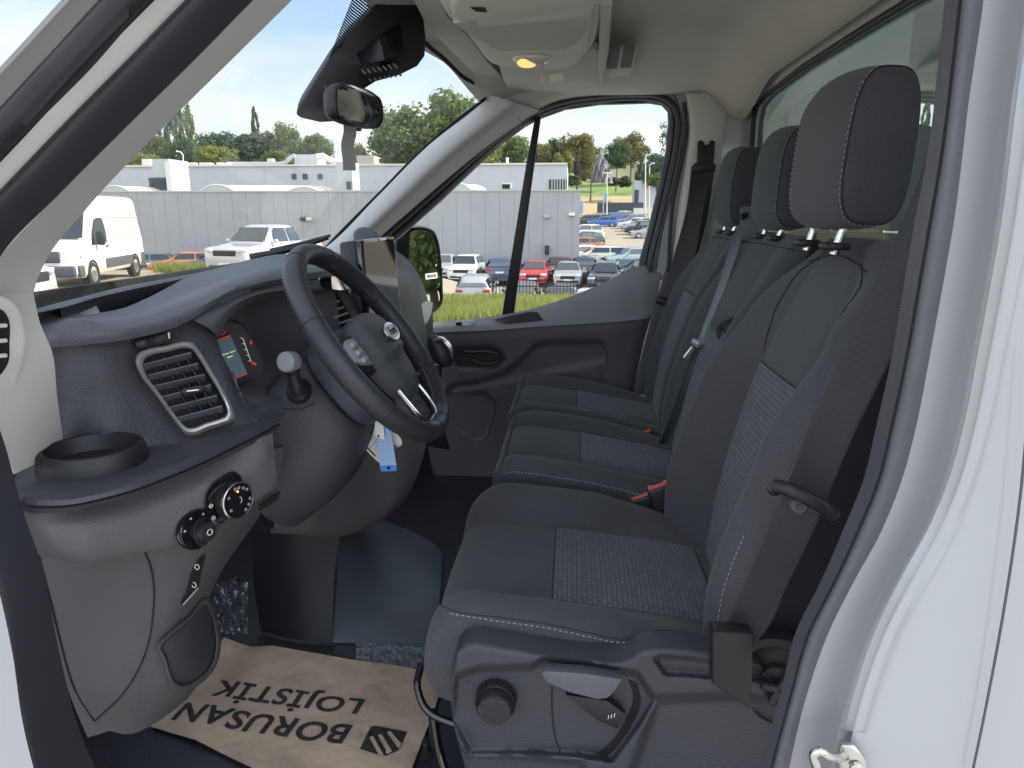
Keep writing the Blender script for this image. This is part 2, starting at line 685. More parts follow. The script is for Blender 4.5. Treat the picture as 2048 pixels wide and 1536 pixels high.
def with_uv(o, uvs):
    """uvs: one (u, v) in metres per vertex."""
    me = o.data
    lay = me.uv_layers.new(name='UVMap')
    for lp in me.loops:
        lay.data[lp.index].uv = uvs[lp.vertex_index]


class Back:
    def __init__(s, yc, axis, wtab, btab, thick=0.11, flat=0.5, edge=0.05):
        s.yc, s.thick, s.flat, s.edge, s.w, s.b = yc, thick, flat, edge, wtab, btab
        s.ax = [Vector((x, 0, z)) for x, z in axis]

    def c(s, v):
        n = len(s.ax) - 1
        p = cr1(s.ax, max(0, min(0.9999, v)) * n)
        q = cr1(s.ax, max(0, min(0.9999, v + 0.01)) * n)
        o = cr1(s.ax, max(0, min(0.9999, v - 0.01)) * n)
        t = (q - o).normalized()
        return p, Vector((-t.z, 0, t.x)), t

    def h(s, a, v):
        """height of the front face over the axis at |s| = a"""
        b = interp(s.b, v)
        k = smooth((a - s.flat) / (0.84 - s.flat)) * b
        k -= 0.004 * (1 - min(1, a / s.flat) ** 2) * -1 * 0
        if a > 0.84:
            q = (a - 0.84) / 0.16
            k -= s.edge * (1 - math.sqrt(max(0, 1 - q * q)))
        k += 0.010 * (1 - (a / 0.84) ** 2) if a < 0.84 else 0
        # a groove where the centre panel meets the bolster
        k -= 0.006 * math.exp(-((a - s.flat) / 0.025) ** 2)
        return k

    def front(s, q, v, off=0.0):
        p, n, t = s.c(v)
        r = p + n * (s.h(abs(q), v) + off)
        return Vector((r.x, s.yc + q * interp(s.w, v), r.z + CZ))

    def ring(s, v, shrink=1.0, lift=0.0):
        p, n, t = s.c(v)
        w_ = interp(s.w, v)
        pts = []
        N = 44
        qs = [-math.cos(math.pi * k / N) for k in range(N + 1)]
        for q in qs:
            pts.append((q, s.h(abs(q), v)))
        eb = interp(s.b, v) - s.edge
        for q, m in ((1.0, eb * 0.5 - s.thick * 0.3), (0.985, -s.thick * 0.8), (0.93, -s.thick * 0.97), (0.6, -s.thick), (0.0, -s.thick), (-0.6, -s.thick), (-0.93, -s.thick * 0.97), (-0.985, -s.thick * 0.8), (-1.0, eb * 0.5 - s.thick * 0.3)):
            pts.append((q, m))
        mid = -s.thick * 0.5 + 0.02
        out = []
        for q, m in pts:
            m = mid + (m - mid) * shrink
            r = p + n * m + t * lift
            out.append(Vector((r.x, s.yc + q * w_ * (1 - (1 - shrink) * 0.10), r.z + CZ)))
        return out

    def body(s, name, m, parent, nv=34):
        mb = MB()
        rings = [s.ring(k / nv) for k in range(nv + 1)]
        for k in range(1, 6):
            a = math.pi / 2 * k / 5
            rings.append(s.ring(1.0, max(0.08, math.cos(a)), 0.028 * math.sin(a)))
        mb.loft(rings)
        for i, f in enumerate(mb.f):
            if len(f) == 4 and (min(k % 54 for k in f) >= 44 or max(k % 54 for k in f) == 53):
                mb.m[i] = 1
        return mb.build(name, [m, M['seatback']], parent, smooth_angle=60)

    def panel(s, name, m, parent, q0, q1, v0, v1, off=0.0025, nu=30, nv=30, label=None):
        mb = MB()
        g, uv = [], []
        for i in range(nu + 1):
            v = lerp(v0, v1, i / nu)
            row = []
            for j in range(nv + 1):
                q = lerp(q0, q1, j / nv)
                row.append(s.front(q, v, off))
                uv.append((q * interp(s.w, v), v * 0.62))
            g.append(row)
        mb.grid(g)
        o = mb.build(name, m, parent, label=label, fixn=False, smooth_angle=180)
        with_uv(o, uv)
        return o


class Cush:
    def __init__(s, yc, w, x0, x1, ztab, btab, zbot, flat=0.5, rf=0.05, edge=0.03, slant=0.0):
        s.yc, s.w, s.x0, s.x1, s.zt, s.bt, s.zb, s.flat, s.rf, s.edge, s.slant = yc, w, x0, x1, ztab, btab, zbot, flat, rf, edge, slant

    def top(s, q, u, off=0.0):
        a = abs(q)
        b = lin(s.bt, u)
        k = smooth((a - s.flat) / (0.80 - s.flat)) * b
        if a > 0.86:
            e = (a - 0.86) / 0.14
            k -= s.edge * (1 - math.sqrt(max(0, 1 - e * e)))
        k -= 0.005 * math.exp(-((a - s.flat) / 0.025) ** 2)
        k += 0.008 * (1 - (a / s.flat) ** 2) if a < s.flat else 0
        x = lerp(s.x0, s.x1, u)
        z = lin(s.zt, u) + k
        d = x - s.x0
        if d < s.rf:
            z -= s.rf * (1 - math.sqrt(max(0, 1 - (1 - d / s.rf) ** 2)))
        ww = s.w * (1 - 0.10 * max(0, 1 - (x - s.x0) / 0.12) ** 2)
        return Vector((x + s.slant * a * a, s.yc + q * ww, z + off + CZ))

    def body(s, name, m, parent):
        mb = MB()
        N = 44
        qs = [-math.cos(math.pi * k / N) for k in range(N + 1)]
        rings = []
        us = [0.0, 0.003, 0.01, 0.022, 0.04, 0.06, 0.08, 0.1] + [0.13 + 0.87 * k / 24 for k in range(25)]
        for u in us:
            t = [s.top(q, u) for q in qs]
            r = list(t)
            for q, z in ((1.0, 0.35), (0.995, 0.7), (0.97, 1.0), (0.5, 1.0), (-0.5, 1.0), (-0.97, 1.0), (-0.995, 0.7), (-1.0, 0.35)):
                e = t[-1] if q > 0 else t[0]
                ww = abs(e.y - s.yc)
                r.append(Vector((e.x + 0.02 * z * (1 - u), s.yc + q * ww, lerp(e.z, s.zb + CZ, z))))
            rings.append(r)
        mb.loft(rings)
        return mb.build(name, m, parent, smooth_angle=60)

    def panel(s, name, m, parent, q0, q1, u0, u1, off=0.0025, n=30, label=None):
        mb = MB()
        g, uv = [], []
        for i in range(n + 1):
            u = lerp(u0, u1, i / n)
            row = []
            for j in range(n + 1):
                q = lerp(q0, q1, j / n)
                row.append(s.top(q, u, off))
                uv.append((q * s.w, u * (s.x1 - s.x0)))
            g.append(row)
        mb.grid(g)
        o = mb.build(name, m, parent, label=label, fixn=False, smooth_angle=180)
        with_uv(o, uv)
        return o


def dashes(mb, pts, r=0.0009, on=0.0045, off=0.0035):
    """stitches: short raised threads along a polyline"""
    pts = [P3(p) for p in pts]
    d = [0.0]
    for a, b in zip(pts, pts[1:]):
        d.append(d[-1] + (b - a).length)

    def P(s_):
        j = 0
        while j < len(d) - 2 and d[j + 1] < s_:
            j += 1
        return pts[j].lerp(pts[j + 1], (s_ - d[j]) / max(1e-9, d[j + 1] - d[j]))
    s_ = 0.0
    while s_ + on < d[-1]:
        mb.tube([P(s_), P(s_ + on / 2), P(s_ + on)], [r * 0.6, r, r * 0.6], n=5)
        s_ += on + off


def headrest(parent, c, w, th, hh, tilt, m_front, m_side, zpost, lean=0.0):
    """padded head restraint: section in the X-Z plane swept across the seat (Y)"""
    mb = MB()
    rings = []
    ys = [-1, -0.995, -0.98, -0.95, -0.90] + [-0.84 + 1.68 * k / 16 for k in range(17)] + [0.90, 0.95, 0.98, 0.995, 1]
    ct, st = math.cos(tilt), math.sin(tilt)

    def pt(y, a):
        e = abs(y)
        k = (1 - max(0, (e - 0.80) / 0.20) ** 2.4 * 1.0)
        k = max(0.0, k)
        shr = 0.86 + 0.14 * k ** 0.5
        shr *= 1 - 0.05 * e ** 3
        ca, sa = math.cos(a), math.sin(a)
        n = 2.0 / 3.4
        x = th * (abs(ca) ** n) * (1 if ca > 0 else -1)
        z = hh * (abs(sa) ** n) * (1 if sa > 0 else -1)
        if e > 0.985:
            shr *= lerp(1, 0.55, (e - 0.985) / 0.015)
        x *= 0.98 - 0.03 * z / hh - 0.06 * max(0, z / hh) ** 2
        x += 0.012 * (y * y) * 1.0            # face slightly wrapped back at its ends
        x, z = x * shr, z * (shr * (1 - 0.05 * e * e))
        return Vector((c[0] + x * ct + z * st, c[1] + y * w, c[2] + z * ct - x * st + CZ))
    NA = 40
    for y in ys:
        rings.append([pt(y, 2 * math.pi * k / NA) for k in range(NA)])
    mb.loft(rings)
    for i, f in enumerate(mb.f):
        ring = min(f) // NA
        mb.m[i] = 1 if (ring < 4 or ring >= len(ys) - 5) else 0
    o = mb.build('head_restraint', [m_front, m_side], parent, smooth_angle=70)
    st_ = MB()
    for y in (-0.905, 0.905):
        loop = [pt(y * 1.004, 2 * math.pi * k / 80) + Vector((0, 0.0008 * (1 if y > 0 else -1), 0)) for k in range(81)]
        sm = MB()
        sm.tube(loop, 0.0016, n=6, closed=False)
        sm.build('piping', M['seam'], o)
        loop2 = [pt(y * 0.975, 2 * math.pi * k / 80) for k in range(81)]
        mid = Vector((c[0], c[1] + y * w, c[2] + CZ))
        loop2 = [p + (p - mid).normalized() * 0.0006 for p in loop2]
        st_ = MB()
        dashes(st_, loop2, 0.0007)
        st_.build('stitching', M['thread'], o)
    for y in (-0.062, 0.062):
        pm = MB()
        b = Vector((c[0] - hh * 0.9 * st, c[1] + y, c[2] - hh * 0.9 + CZ))
        e = Vector((b.x - 0.012, b.y, zpost + CZ - 0.01))
        pm.tube([b, b.lerp(e, 0.5), e], 0.0065, n=14)
        pm.build('post', M['chrome'], o)
        gm = MB()
        gm.rbox(Vector((e.x, e.y, zpost + CZ + 0.002)), (0.034, 0.042, 0.010), 0.004)
        gm.rbox(Vector((e.x - 0.004, e.y - 0.020, zpost + CZ + 0.003)), (0.018, 0.014, 0.010), 0.003)
        gm.build('post_guide', M['black'], o)
    return o


# ------------------------------------------------------------------ driver seat
ds = thing('driver_seat', 'dark grey cloth seat beside the steering wheel, with a plastic side shield and knob', 'car seat', loc=(0.05, 1.145, CZ - 0.93))
bk = Back(1.145, [(0.262, -0.70), (0.272, -0.62), (0.288, -0.49), (0.315, -0.36), (0.346, -0.245), (0.385, -0.14), (0.424, -0.052)],
          [(0, 0.235), (0.25, 0.262), (0.5, 0.262), (0.72, 0.25), (0.88, 0.215), (1.0, 0.150)],
          [(0, 0.055), (0.3, 0.085), (0.55, 0.070), (0.78, 0.035), (0.95, 0.006), (1, 0.0)], thick=0.10, flat=0.49)
bo = SEAMP = bk.body('backrest', M['fab'], ds)
bk.panel('centre_insert', M['insert'], bo, -0.475, 0.475, 0.03, 0.655)
for q in (-1, 1):
    MB().tube([bk.front(q * lin([(0, 0.485), (0.655, 0.485), (0.8, 0.60), (0.93, 0.66), (1, 0.5)], k / 40), k / 40 * 0.985, 0.001) for k in range(41)], 0.0010, n=6).build('seam', M['seam'], SEAMP)
MB().tube([bk.front(lerp(-0.48, 0.48, k / 16), 0.655, 0.002) for k in range(17)], 0.0010, n=6).build('seam', M['seam'], SEAMP)
MB().tube([bk.front(lerp(-0.7, 0.7, k / 30), 0.975 - 0.03 * abs(lerp(-1, 1, k / 30)) ** 2, 0.001) for k in range(31)], 0.0010, n=6).build('seam', M['seam'], SEAMP)
st = MB()
dashes(st, [bk.front(-0.955, lerp(0.02, 0.42, k / 50), 0.002) for k in range(51)], 0.0008)
st.build('stitching', M['thread'], bo)

cu = Cush(1.145, 0.268, -0.205, 0.32, [(0, -0.585), (0.12, -0.578), (0.35, -0.588), (0.7, -0.606), (1, -0.63)],
          [(0, 0.022), (0.15, 0.040), (0.5, 0.040), (0.75, 0.015), (1, -0.01)], -0.70, rf=0.055, edge=0.035)
co = SEAMP = cu.body('seat_cushion', M['fab'], ds)
cu.panel('centre_insert', M['insert'], co, -0.50, 0.50, 0.355, 0.845)
for q in (-1, 1):
    MB().tube([cu.top(q * 0.505, lerp(0.03, 0.95, k / 40), 0.001) for k in range(41)], 0.0010, n=6).build('seam', M['seam'], SEAMP)
MB().tube([cu.top(lerp(-0.5, 0.5, k / 16), 0.353, 0.0015) for k in range(17)], 0.0010, n=6).build('seam', M['seam'], SEAMP)
MB().tube([cu.top(lerp(-0.5, 0.5, k / 16), 0.847, 0.0015) for k in range(17)], 0.0010, n=6).build('seam', M['seam'], SEAMP)
sidepx = [(856, 1188), (868, 1212), (900, 1227), (1000, 1243), (1100, 1257), (1180, 1274), (1240, 1285), (1275, 1280), (1310, 1270), (1350, 1270), (1420, 1286)]
MB().tube(spline([(a, b - 8, 0.872) for a, b in sidepx[1:]], 60), 0.0010, n=6).build('seam', M['seam'], SEAMP)
st = MB()
dashes(st, spline([(a, b, 0.8725) for a, b in sidepx[2:]], 80), 0.0008)
st.build('stitching', M['thread'], co)
# head restraint
headrest(ds, (0.396, 1.143, 0.088), 0.130, 0.046, 0.110, R(3), M['fab'], M['fabside'], -0.046)


# side shield: relief surface whose raised and sunken areas are real
def polydist(p, poly):
    """signed distance in photo pixels, positive inside"""
    x, y = p
    ins = False
    best = 1e9
    n = len(poly)
    for i in range(n):
        x1, y1 = poly[i]
        x2, y2 = poly[(i + 1) % n]
        if (y1 > y) != (y2 > y) and x < (x2 - x1) * (y - y1) / (y2 - y1) + x1:
            ins = not ins
        dx, dy = x2 - x1, y2 - y1
        t = max(0, min(1, ((x - x1) * dx + (y - y1) * dy) / (dx * dx + dy * dy)))
        best = min(best, math.hypot(x - x1 - t * dx, y - y1 - t * dy))
    return best if ins else -best


def relief_plate(loopmin, areas, nu=60, nv=110, thick=0.03):
    """loopmin: rows of control points; areas: (polygon px, depth m (+ = away), soft px)"""
    mb = MB()
    rr = [spline(r, nv) for r in loopmin]
    cols = [spline([rr[i][j] for i in range(len(rr))], nu) for j in range(nv)]
    g = [[cols[j][i] for j in range(nv)] for i in range(nu)]
    for i in range(nu):
        for j in range(nv):
            v = g[i][j]
            q = pix(v)
            d = 0.0
            for poly, dep, soft in areas:
                s_ = polydist(q, poly)
                d += dep * smooth((s_ + soft * 0.5) / soft)
            edge = min(i, j, nv - 1 - j) * 1.0
            if edge < 4:
                d += 0.008 * (1 - edge / 4) ** 2
            e = Vector((0, 0, CZ))
            g[i][j] = e + (v - e) * (1 + d / v.y)
    bk2 = [[v + Vector((0, thick, 0)) for v in r] for r in (g[0], g[-1])]
    mb.grid(g)
    for e, h in ((g[0], bk2[0]), (g[-1], bk2[1]), ([r[0] for r in g], [r[0] + Vector((0, thick, 0)) for r in g]), ([r[-1] for r in g], [r[-1] + Vector((0, thick, 0)) for r in g])):
        mb.grid([e, h])
    return mb


mb = relief_plate([[(912, 1300, .83), (930, 1286, .83), (1000, 1290, .83), (1090, 1306, .83), (1180, 1318, .83), (1245, 1318, .83), (1290, 1295, .83), (1340, 1291, .83), (1430, 1303, .83), (1500, 1316, .83), (1545, 1350, .84)],
                   [(903, 1340, .83), (930, 1340, .83), (1000, 1340, .83), (1090, 1350, .83), (1180, 1355, .83), (1245, 1360, .83), (1290, 1365, .83), (1340, 1370, .83), (1430, 1380, .83), (1520, 1390, .83), (1580, 1420, .84)],
                   [(905, 1430, .83), (940, 1430, .83), (1000, 1430, .83), (1090, 1440, .83), (1180, 1440, .83), (1250, 1450, .83), (1300, 1450, .83), (1380, 1460, .83), (1450, 1470, .83), (1540, 1480, .83), (1610, 1500, .84)],
                   [(935, 1560, .83), (960, 1560, .83), (1010, 1560, .83), (1090, 1560, .83), (1180, 1560, .83), (1250, 1560, .83), (1310, 1560, .83), (1390, 1560, .83), (1470, 1570, .83), (1550, 1580, .83), (1630, 1590, .84)],
                   [(960, 1800, .83), (990, 1800, .83), (1040, 1800, .83), (1100, 1800, .83), (1180, 1800, .83), (1260, 1800, .83), (1330, 1800, .83), (1410, 1800, .83), (1490, 1800, .83), (1570, 1800, .83), (1650, 1800, .84)]],
                  [([(912, 1352), (960, 1336), (1062, 1334), (1088, 1318), (1170, 1328), (1275, 1348), (1308, 1400), (1284, 1440), (1225, 1520), (1160, 1512), (1060, 1506), (940, 1505), (905, 1440)], 0.020, 16),
                   ([(1310, 1318), (1325, 1312), (1420, 1322), (1540, 1340), (1540, 1362), (1330, 1348)], 0.012, 12),
                   ([(1312, 1398), (1480, 1392), (1640, 1420), (1700, 1640), (1230, 1640), (1300, 1440)], 0.016, 26),
                   ([(930, 1506), (1060, 1512), (1165, 1522), (1160, 1640), (940, 1640)], 0.014, 22)], nu=130, nv=230, thick=0.035)
sh = mb.build('side_shield', M['dash'], ds, smooth_angle=75)
mb = MB()
mb.tube(spline([(1313, 1348, .842), (1330, 1400, .847), (1385, 1475, .8475), (1430, 1550, .8475)], 24), 0.0012, n=6)
mb.build('panel_gap', M['vblack'], sh)
mb = MB()
mb.tube(spline([(1104, 1372, .849), (1104, 1420, .849), (1112, 1480, .849), (1122, 1508, .849)], 20), 0.0008, n=6)
mb.build('panel_gap', M['vblack'], sh)
c = at(993, 1394, Y=.848)
mb = MB()
r0 = 0.0275
mb.lathe(c, (0, -1, 0), [(r0 + .001, 0), (r0, 0.010), (r0 - .001, 0.012), (r0 - .003, 0.013), (r0 - .004, 0.026), (r0 - .006, 0.029), (0.0, 0.0295)], 48)
for k in range(36):
    a = 2 * math.pi * k / 36
    mb.box(c + Vector((math.cos(a) * (r0 - .0005), -0.008, math.sin(a) * (r0 - .0005))), (0.0022, 0.014, 0.0022), Matrix.Rotation(-a, 3, 'Y'))
kn = mb.build('recline_knob', M['black'], sh)
mk = MB()
for a in (60, 95, 130, 25, -10, 165):
    q = R(a)
    p = c + Vector((math.cos(q) * .019, -0.0300, math.sin(q) * .019))
    mk.tube([p + Vector((-.003, 0, .001)), p + Vector((0, -.0003, -.0015)), p + Vector((.003, 0, .001))], 0.0005, n=5)
mk.build('knob_marks', M['dashtop'], sh)
mk = MB()
for dx, dz in ((-0.004, 0), (0, 0.002), (0.004, -0.001)):
    b = at(937, 1376, Y=.846) + Vector((dx, 0, dz))
    mk.tube([b, b + Vector((0.001, 0, 0.008))], 0.0006, n=5)
mk.build('lumbar_symbol', M['dashtop'], sh)
mb = MB()
mb.plate([[(1083, 1346, .808), (1092, 1342, .808), (1170, 1347, .808), (1246, 1359, .808), (1232, 1380, .806), (1216, 1397, .804), (1195, 1400, .804), (1140, 1386, .806), (1098, 1368, .808), (1086, 1356, .808)]], (0, 0.028, -0.006))
mb.build('height_lever', M['dashtop'], sh, bevel=0.0025)
mb = MB()
mb.plate([[(1130, 1390, .832), (1215, 1402, .832), (1252, 1430, .832), (1236, 1460, .832), (1195, 1442, .832)]], (0, 0.012, 0))
lv = mb.build('lever_arm', M['black'], sh, bevel=0.002)
mk = MB()
for k in range(3):
    b = at(1216 + k * 6, 1438 - k * 2, Y=.830)
    mk.tube([b, b + Vector((0.001, 0, 0.006))], 0.0006, n=5)
mk.build('lever_symbol', M['mark'], sh)
mb = MB()
mb.patch([[(1256, 1358, .8495), (1266, 1395, .8495), (1250, 1440, .8495), (1210, 1495, .8495), (1165, 1520, .8495)],
          [(1274, 1366, .8495), (1282, 1398, .8495), (1266, 1446, .8495), (1222, 1506, .8495), (1170, 1530, .8495)]], 4, 30, thick=.002)
mb.build('lever_slot', M['vblack'], sh)
# lower frame: tube bar under the front edge, rails, black pedestal
mb = MB()
mb.tube(spline([V(-.215, .93, -.66), V(-.222, .93, -.70), V(-.21, .92, -.725), V(-.15, .90, -.74), V(-.02, .90, -.745)], 24), 0.006, n=10)
mb.tube(spline([V(-.20, .93, -.74), V(-.19, .92, -.80), V(-.16, .90, -.86), V(-.10, .90, -.90)], 20), 0.008, n=10)
mb.build('slide_bar', M['gloss'], ds)
mb = MB()
mb.rbox(V(.08, 1.15, -.80), (.42, .46, .25), .015)
mb.build('pedestal', M['black'], ds)
mb = MB()
c = at(1562, 1352, Y=.86)
mb.lathe(c, (-0.35, -1, 0.1), [(.064, 0), (.060, .018), (.052, .024), (.046, .020), (.030, .020), (.026, .030), (0, .031)], 40)
mb.rbox(c + Vector((-.012, -.036, .006)), (.012, .010, .050), .004, Matrix.Rotation(0.4, 3, 'Y'))
mb.rbox(c + Vector((-.012, -.036, .006)), (.050, .010, .012), .004, Matrix.Rotation(0.2, 3, 'Y'))
mb.build('hinge_cover', M['black'], ds)
mb = MB()
mb.plate([[(1424, 1262, .775), (1432, 1262, .765), (1506, 1268, .765), (1506, 1345, .765), (1500, 1420, .765), (1424, 1368, .775)]], (0, 0.022, 0))
mb.build('buckle_sleeve', M['black'], ds, bevel=0.002)

# ------------------------------------------------------------------ passenger bench
bn = thing('passenger_bench', 'two-place dark cloth bench behind the driver seat, reaching the far door', 'bench seat', loc=(0.05, 1.88, CZ - 0.93))
bax = [(0.268, -0.64), (0.276, -0.56), (0.292, -0.44), (0.322, -0.32), (0.360, -0.21), (0.402, -0.12), (0.440, -0.055)]
cush = []
for yc, wv_ in ((1.655, 0.228), (2.112, 0.224)):
    first = yc < 1.8
    b2 = Back(yc, bax, [(0, wv_), (0.5, wv_), (0.8, wv_), (0.93, wv_ * 0.97), (1, wv_ * 0.90)] if first else [(0, wv_), (0.45, wv_), (0.7, wv_ * 0.97), (0.88, wv_ * 0.90), (1, wv_ * 0.72)],
              [(0, 0.02), (0.3, 0.035), (0.6, 0.030), (0.85, 0.012), (1, 0.004)], thick=0.09, flat=0.5, edge=0.03)
    o = SEAMP = b2.body('backrest', M['fab2'], bn)
    b2.panel('centre_insert', M['insert'], o, -0.48, 0.48, 0.03, 0.60 if first else 0.64)
    for q in (-1, 1):
        MB().tube([b2.front(q * 0.49, k / 40, 0.001) for k in range(41)], 0.0010, n=6).build('seam', M['seam'], SEAMP)
    MB().tube([b2.front(lerp(-0.49, 0.49, k / 16), 0.605 if first else 0.645, 0.002) for k in range(17)], 0.0010, n=6).build('seam', M['seam'], SEAMP)
    MB().tube([b2.front(lerp(-0.95, 0.95, k / 30), 0.965, 0.001) for k in range(31)], 0.0010, n=6).build('seam', M['seam'], SEAMP)
    if first:
        lp = MB()
        g = []
        for i in range(13):
            t = i / 12
            up = .018 * math.sin(math.pi * t)
            p = b2.front(-0.44 + 0.10 * t, 0.655 - 0.085 * t, 0.002 + up)
            p2 = b2.front(-0.24 + 0.02 * t, 0.655 - 0.085 * t, 0.002 + up * 1.4)
            g.append([p, p.lerp(p2, 0.5), p2])
        lp.sheet(g, 0.004)
        lp.build('pull_loop', M['fab2'], o)
    c2 = Cush(yc, wv_, -0.165 if first else -0.175, 0.30, [(0, -0.535), (0.12, -0.530), (0.4, -0.545), (0.8, -0.578), (1, -0.60)],
              [(0, 0.012), (0.2, 0.020), (0.6, 0.018), (1, 0.0)], -0.66, rf=0.045, edge=0.030)
    o = SEAMP = c2.body('seat_cushion', M['fab2'], bn)
    c2.panel('centre_insert', M['insert'], o, -0.52, 0.52, 0.42, 0.93)
    for q in (-1, 1):
        MB().tube([c2.top(q * 0.53, lerp(0.04, 0.97, k / 40), 0.001) for k in range(41)], 0.0010, n=6).build('seam', M['seam'], SEAMP)
    MB().tube([c2.top(lerp(-0.52, 0.52, k / 16), 0.417, 0.0015) for k in range(17)], 0.0010, n=6).build('seam', M['seam'], SEAMP)
    MB().tube([c2.top(lerp(-0.9, 0.9, k / 20), 0.05, 0.002) for k in range(21)], 0.0010, n=6).build('seam', M['seam'], SEAMP)
    st = MB()
    dashes(st, [c2.top(-0.99, lerp(0.06, 0.98, k / 40), -0.004) + Vector((0, -0.0015, 0)) for k in range(41)], 0.0010)
    st.build('stitching', M['thread'], o)
    st = MB()
    dashes(st, [c2.top(lerp(-0.95, 0.95, k / 30), 0.024, 0.001) + Vector((-0.001, 0, 0)) for k in range(31)], 0.0010)
    st.build('stitching', M['thread'], o)
    headrest(bn, (0.452 if first else 0.455, yc - 0.005, 0.074), 0.116, 0.045, 0.108, R(3), M['fab2'], M['fabside'], -0.050)
mb = MB()
mb.rbox(V(.10, 1.885, -.79), (.42, .88, .27), .02)
mb.build('seat_base', M['black'], bn)

# ------------------------------------------------------------------ belts
def belt_edge(l, r, n=40):
    """webbing between two pixel edges (px, py, Y)"""
    a, b = spline(l, n), spline(r, n)
    mb_ = MB()
    g = [[a[i].lerp(b[i], t) for t in (0, .06, .12, .5, .88, .94, 1)] for i in range(n)]
    for r_ in g:
        nn = Vector((0, -0.0007, 0))
        r_[1] += nn
        r_[5] += nn
    mb_.sheet(g, 0.0012)
    return mb_, a, b


sb = thing('seat_belt', 'wide black seat belt hanging beside the driver seat from the near door pillar', 'seat belt', 'three-point seat belts', loc=at(1600, 1000, Y=.73))
mb, a, b = belt_edge([(1905, 120, .68), (1846, 336, .69), (1734, 600, .71), (1662, 758, .725), (1619, 850, .73), (1578, 962, .745), (1540, 1050, .755), (1485, 1176, .78), (1449, 1256, .79), (1432, 1300, .79)],
                     [(1990, 120, .66), (1938, 336, .66), (1836, 600, .68), (1762, 758, .70), (1717, 850, .71), (1672, 953, .72), (1632, 1050, .73), (1572, 1176, .76), (1535, 1256, .78), (1500, 1300, .785)], 70)
wb = mat('ribbed black webbing', (0.040, 0.040, 0.044), 0.6)
_n = wb.node_tree
_t = _n.nodes.new('ShaderNodeUVMap')
_w = _n.nodes.new('ShaderNodeTexWave')
_w.bands_direction = 'X'
_w.inputs['Scale'].default_value = 90
_w.inputs['Distortion'].default_value = 0.3
_b = _n.nodes.new('ShaderNodeBump')
_b.inputs['Strength'].default_value = 0.25
_b.inputs['Distance'].default_value = 0.0015
_n.links.new(_t.outputs[0], _w.inputs['Vector'])
_n.links.new(_w.outputs['Fac'], _b.inputs['Height'])
_n.links.new(_b.outputs[0], _n.nodes['Principled BSDF'].inputs['Normal'])
_m = _n.nodes.new('ShaderNodeMixRGB')
_m.inputs[1].default_value = (0.012, 0.012, 0.015, 1)
_m.inputs[2].default_value = (0.027, 0.027, 0.031, 1)
_n.links.new(_w.outputs['Fac'], _m.inputs[0])
_n.links.new(_m.outputs[0], _n.nodes['Principled BSDF'].inputs['Base Color'])
o = mb.build('webbing', wb, sb, fixn=False)
uv = []
for v in o.data.vertices:
    best = min(range(len(a)), key=lambda i: (a[i] - v.co).length)
    uv.append((best / len(a) * 1.0, 0))
# exact lengthwise coordinate: vertices were added ring by ring
nv_ = 7
uv = []
for k in range(len(o.data.vertices)):
    kk = k
    if kk < 70 * nv_:
        i = kk // nv_
    elif kk < 140 * nv_:
        i = (kk - 70 * nv_) // nv_
    else:
        i = 0
    uv.append((i / 69.0 * 0.86, 0.0))
with_uv(o, uv)
mb = MB()
mb.tube(spline([(1550, 972, .724), (1575, 978, .714), (1610, 994, .708), (1645, 1012, .706), (1664, 1026, .712)], 24), 0.0075, n=12)
mb.tube([(1550, 972, .724), (1549, 978, .75)], 0.008, n=10)
mb.tube([(1664, 1026, .712), (1662, 1030, .74)], 0.008, n=10)
gd = mb.build('guide_bar', M['black'], sb)
mb = MB()
mb.lathe(at(1597, 1011, Y=.716), (0, -1, 0.1), [(.0080, -.004), (.0080, .002), (.0070, .004), (.0045, .004), (.0040, .002), (0.0015, .002), (0.0012, .004), (0, .004)], 24)
mb.build('stop_button', M['door'], sb)

sb = thing('seat_belt', 'black seat belt hanging on the far door pillar from its anchor bracket', 'seat belt', 'three-point seat belts', loc=at(1380, 500, Y=2.4))
mb, a, b = belt_edge([(1383, 335, 2.37), (1372, 420, 2.36), (1345, 520, 2.35), (1322, 600, 2.34), (1305, 680, 2.33), (1285, 760, 2.33), (1268, 806, 2.33)],
                     [(1424, 338, 2.37), (1404, 440, 2.35), (1384, 540, 2.33), (1352, 612, 2.32), (1330, 690, 2.31), (1312, 760, 2.31), (1298, 806, 2.31)])
mb.build('webbing', M['belt'], sb)
mb = MB()
mb.ribbon(spline([(1418, 345, 2.36), (1402, 450, 2.38), (1380, 520, 2.38), (1330, 600, 2.36)], 20), 0.03, Vector((1, 0, 0.1)))
mb.build('webbing', M['belt'], sb)
mb = MB()
mb.plate([[(1396, 282, 2.40), (1405, 280, 2.40), (1410, 290, 2.40), (1417, 290, 2.40), (1422, 280, 2.40), (1431, 282, 2.40), (1428, 325, 2.38), (1396, 325, 2.38)]], (0, 0.03, 0))
mb.plate([[(1384, 333, 2.36), (1392, 325, 2.36), (1424, 322, 2.36), (1433, 332, 2.36), (1430, 345, 2.36), (1412, 341, 2.36), (1392, 345, 2.36), (1384, 343, 2.36)]], (0, 0.025, 0))
mb.build('anchor_bracket', M['black'], sb, bevel=0.003)
mb = MB()
mb.rbox(at(1334, 604, Y=2.31), (.075, .02, .025), .008, Matrix.Rotation(R(12), 3, 'Y'))
o = mb.build('tongue', M['black'], sb)
mb = MB()
mb.rbox(at(1342, 622, Y=2.30), (.018, .006, .045), .003, Matrix.Rotation(R(-10), 3, 'Y'))
mb.build('latch_plate', M['steel'], o)
mb = MB()
mb.rbox(at(1283, 800, Y=2.30), (.055, .02, .035), .006)
mb.build('floor_anchor', M['silver'], sb)

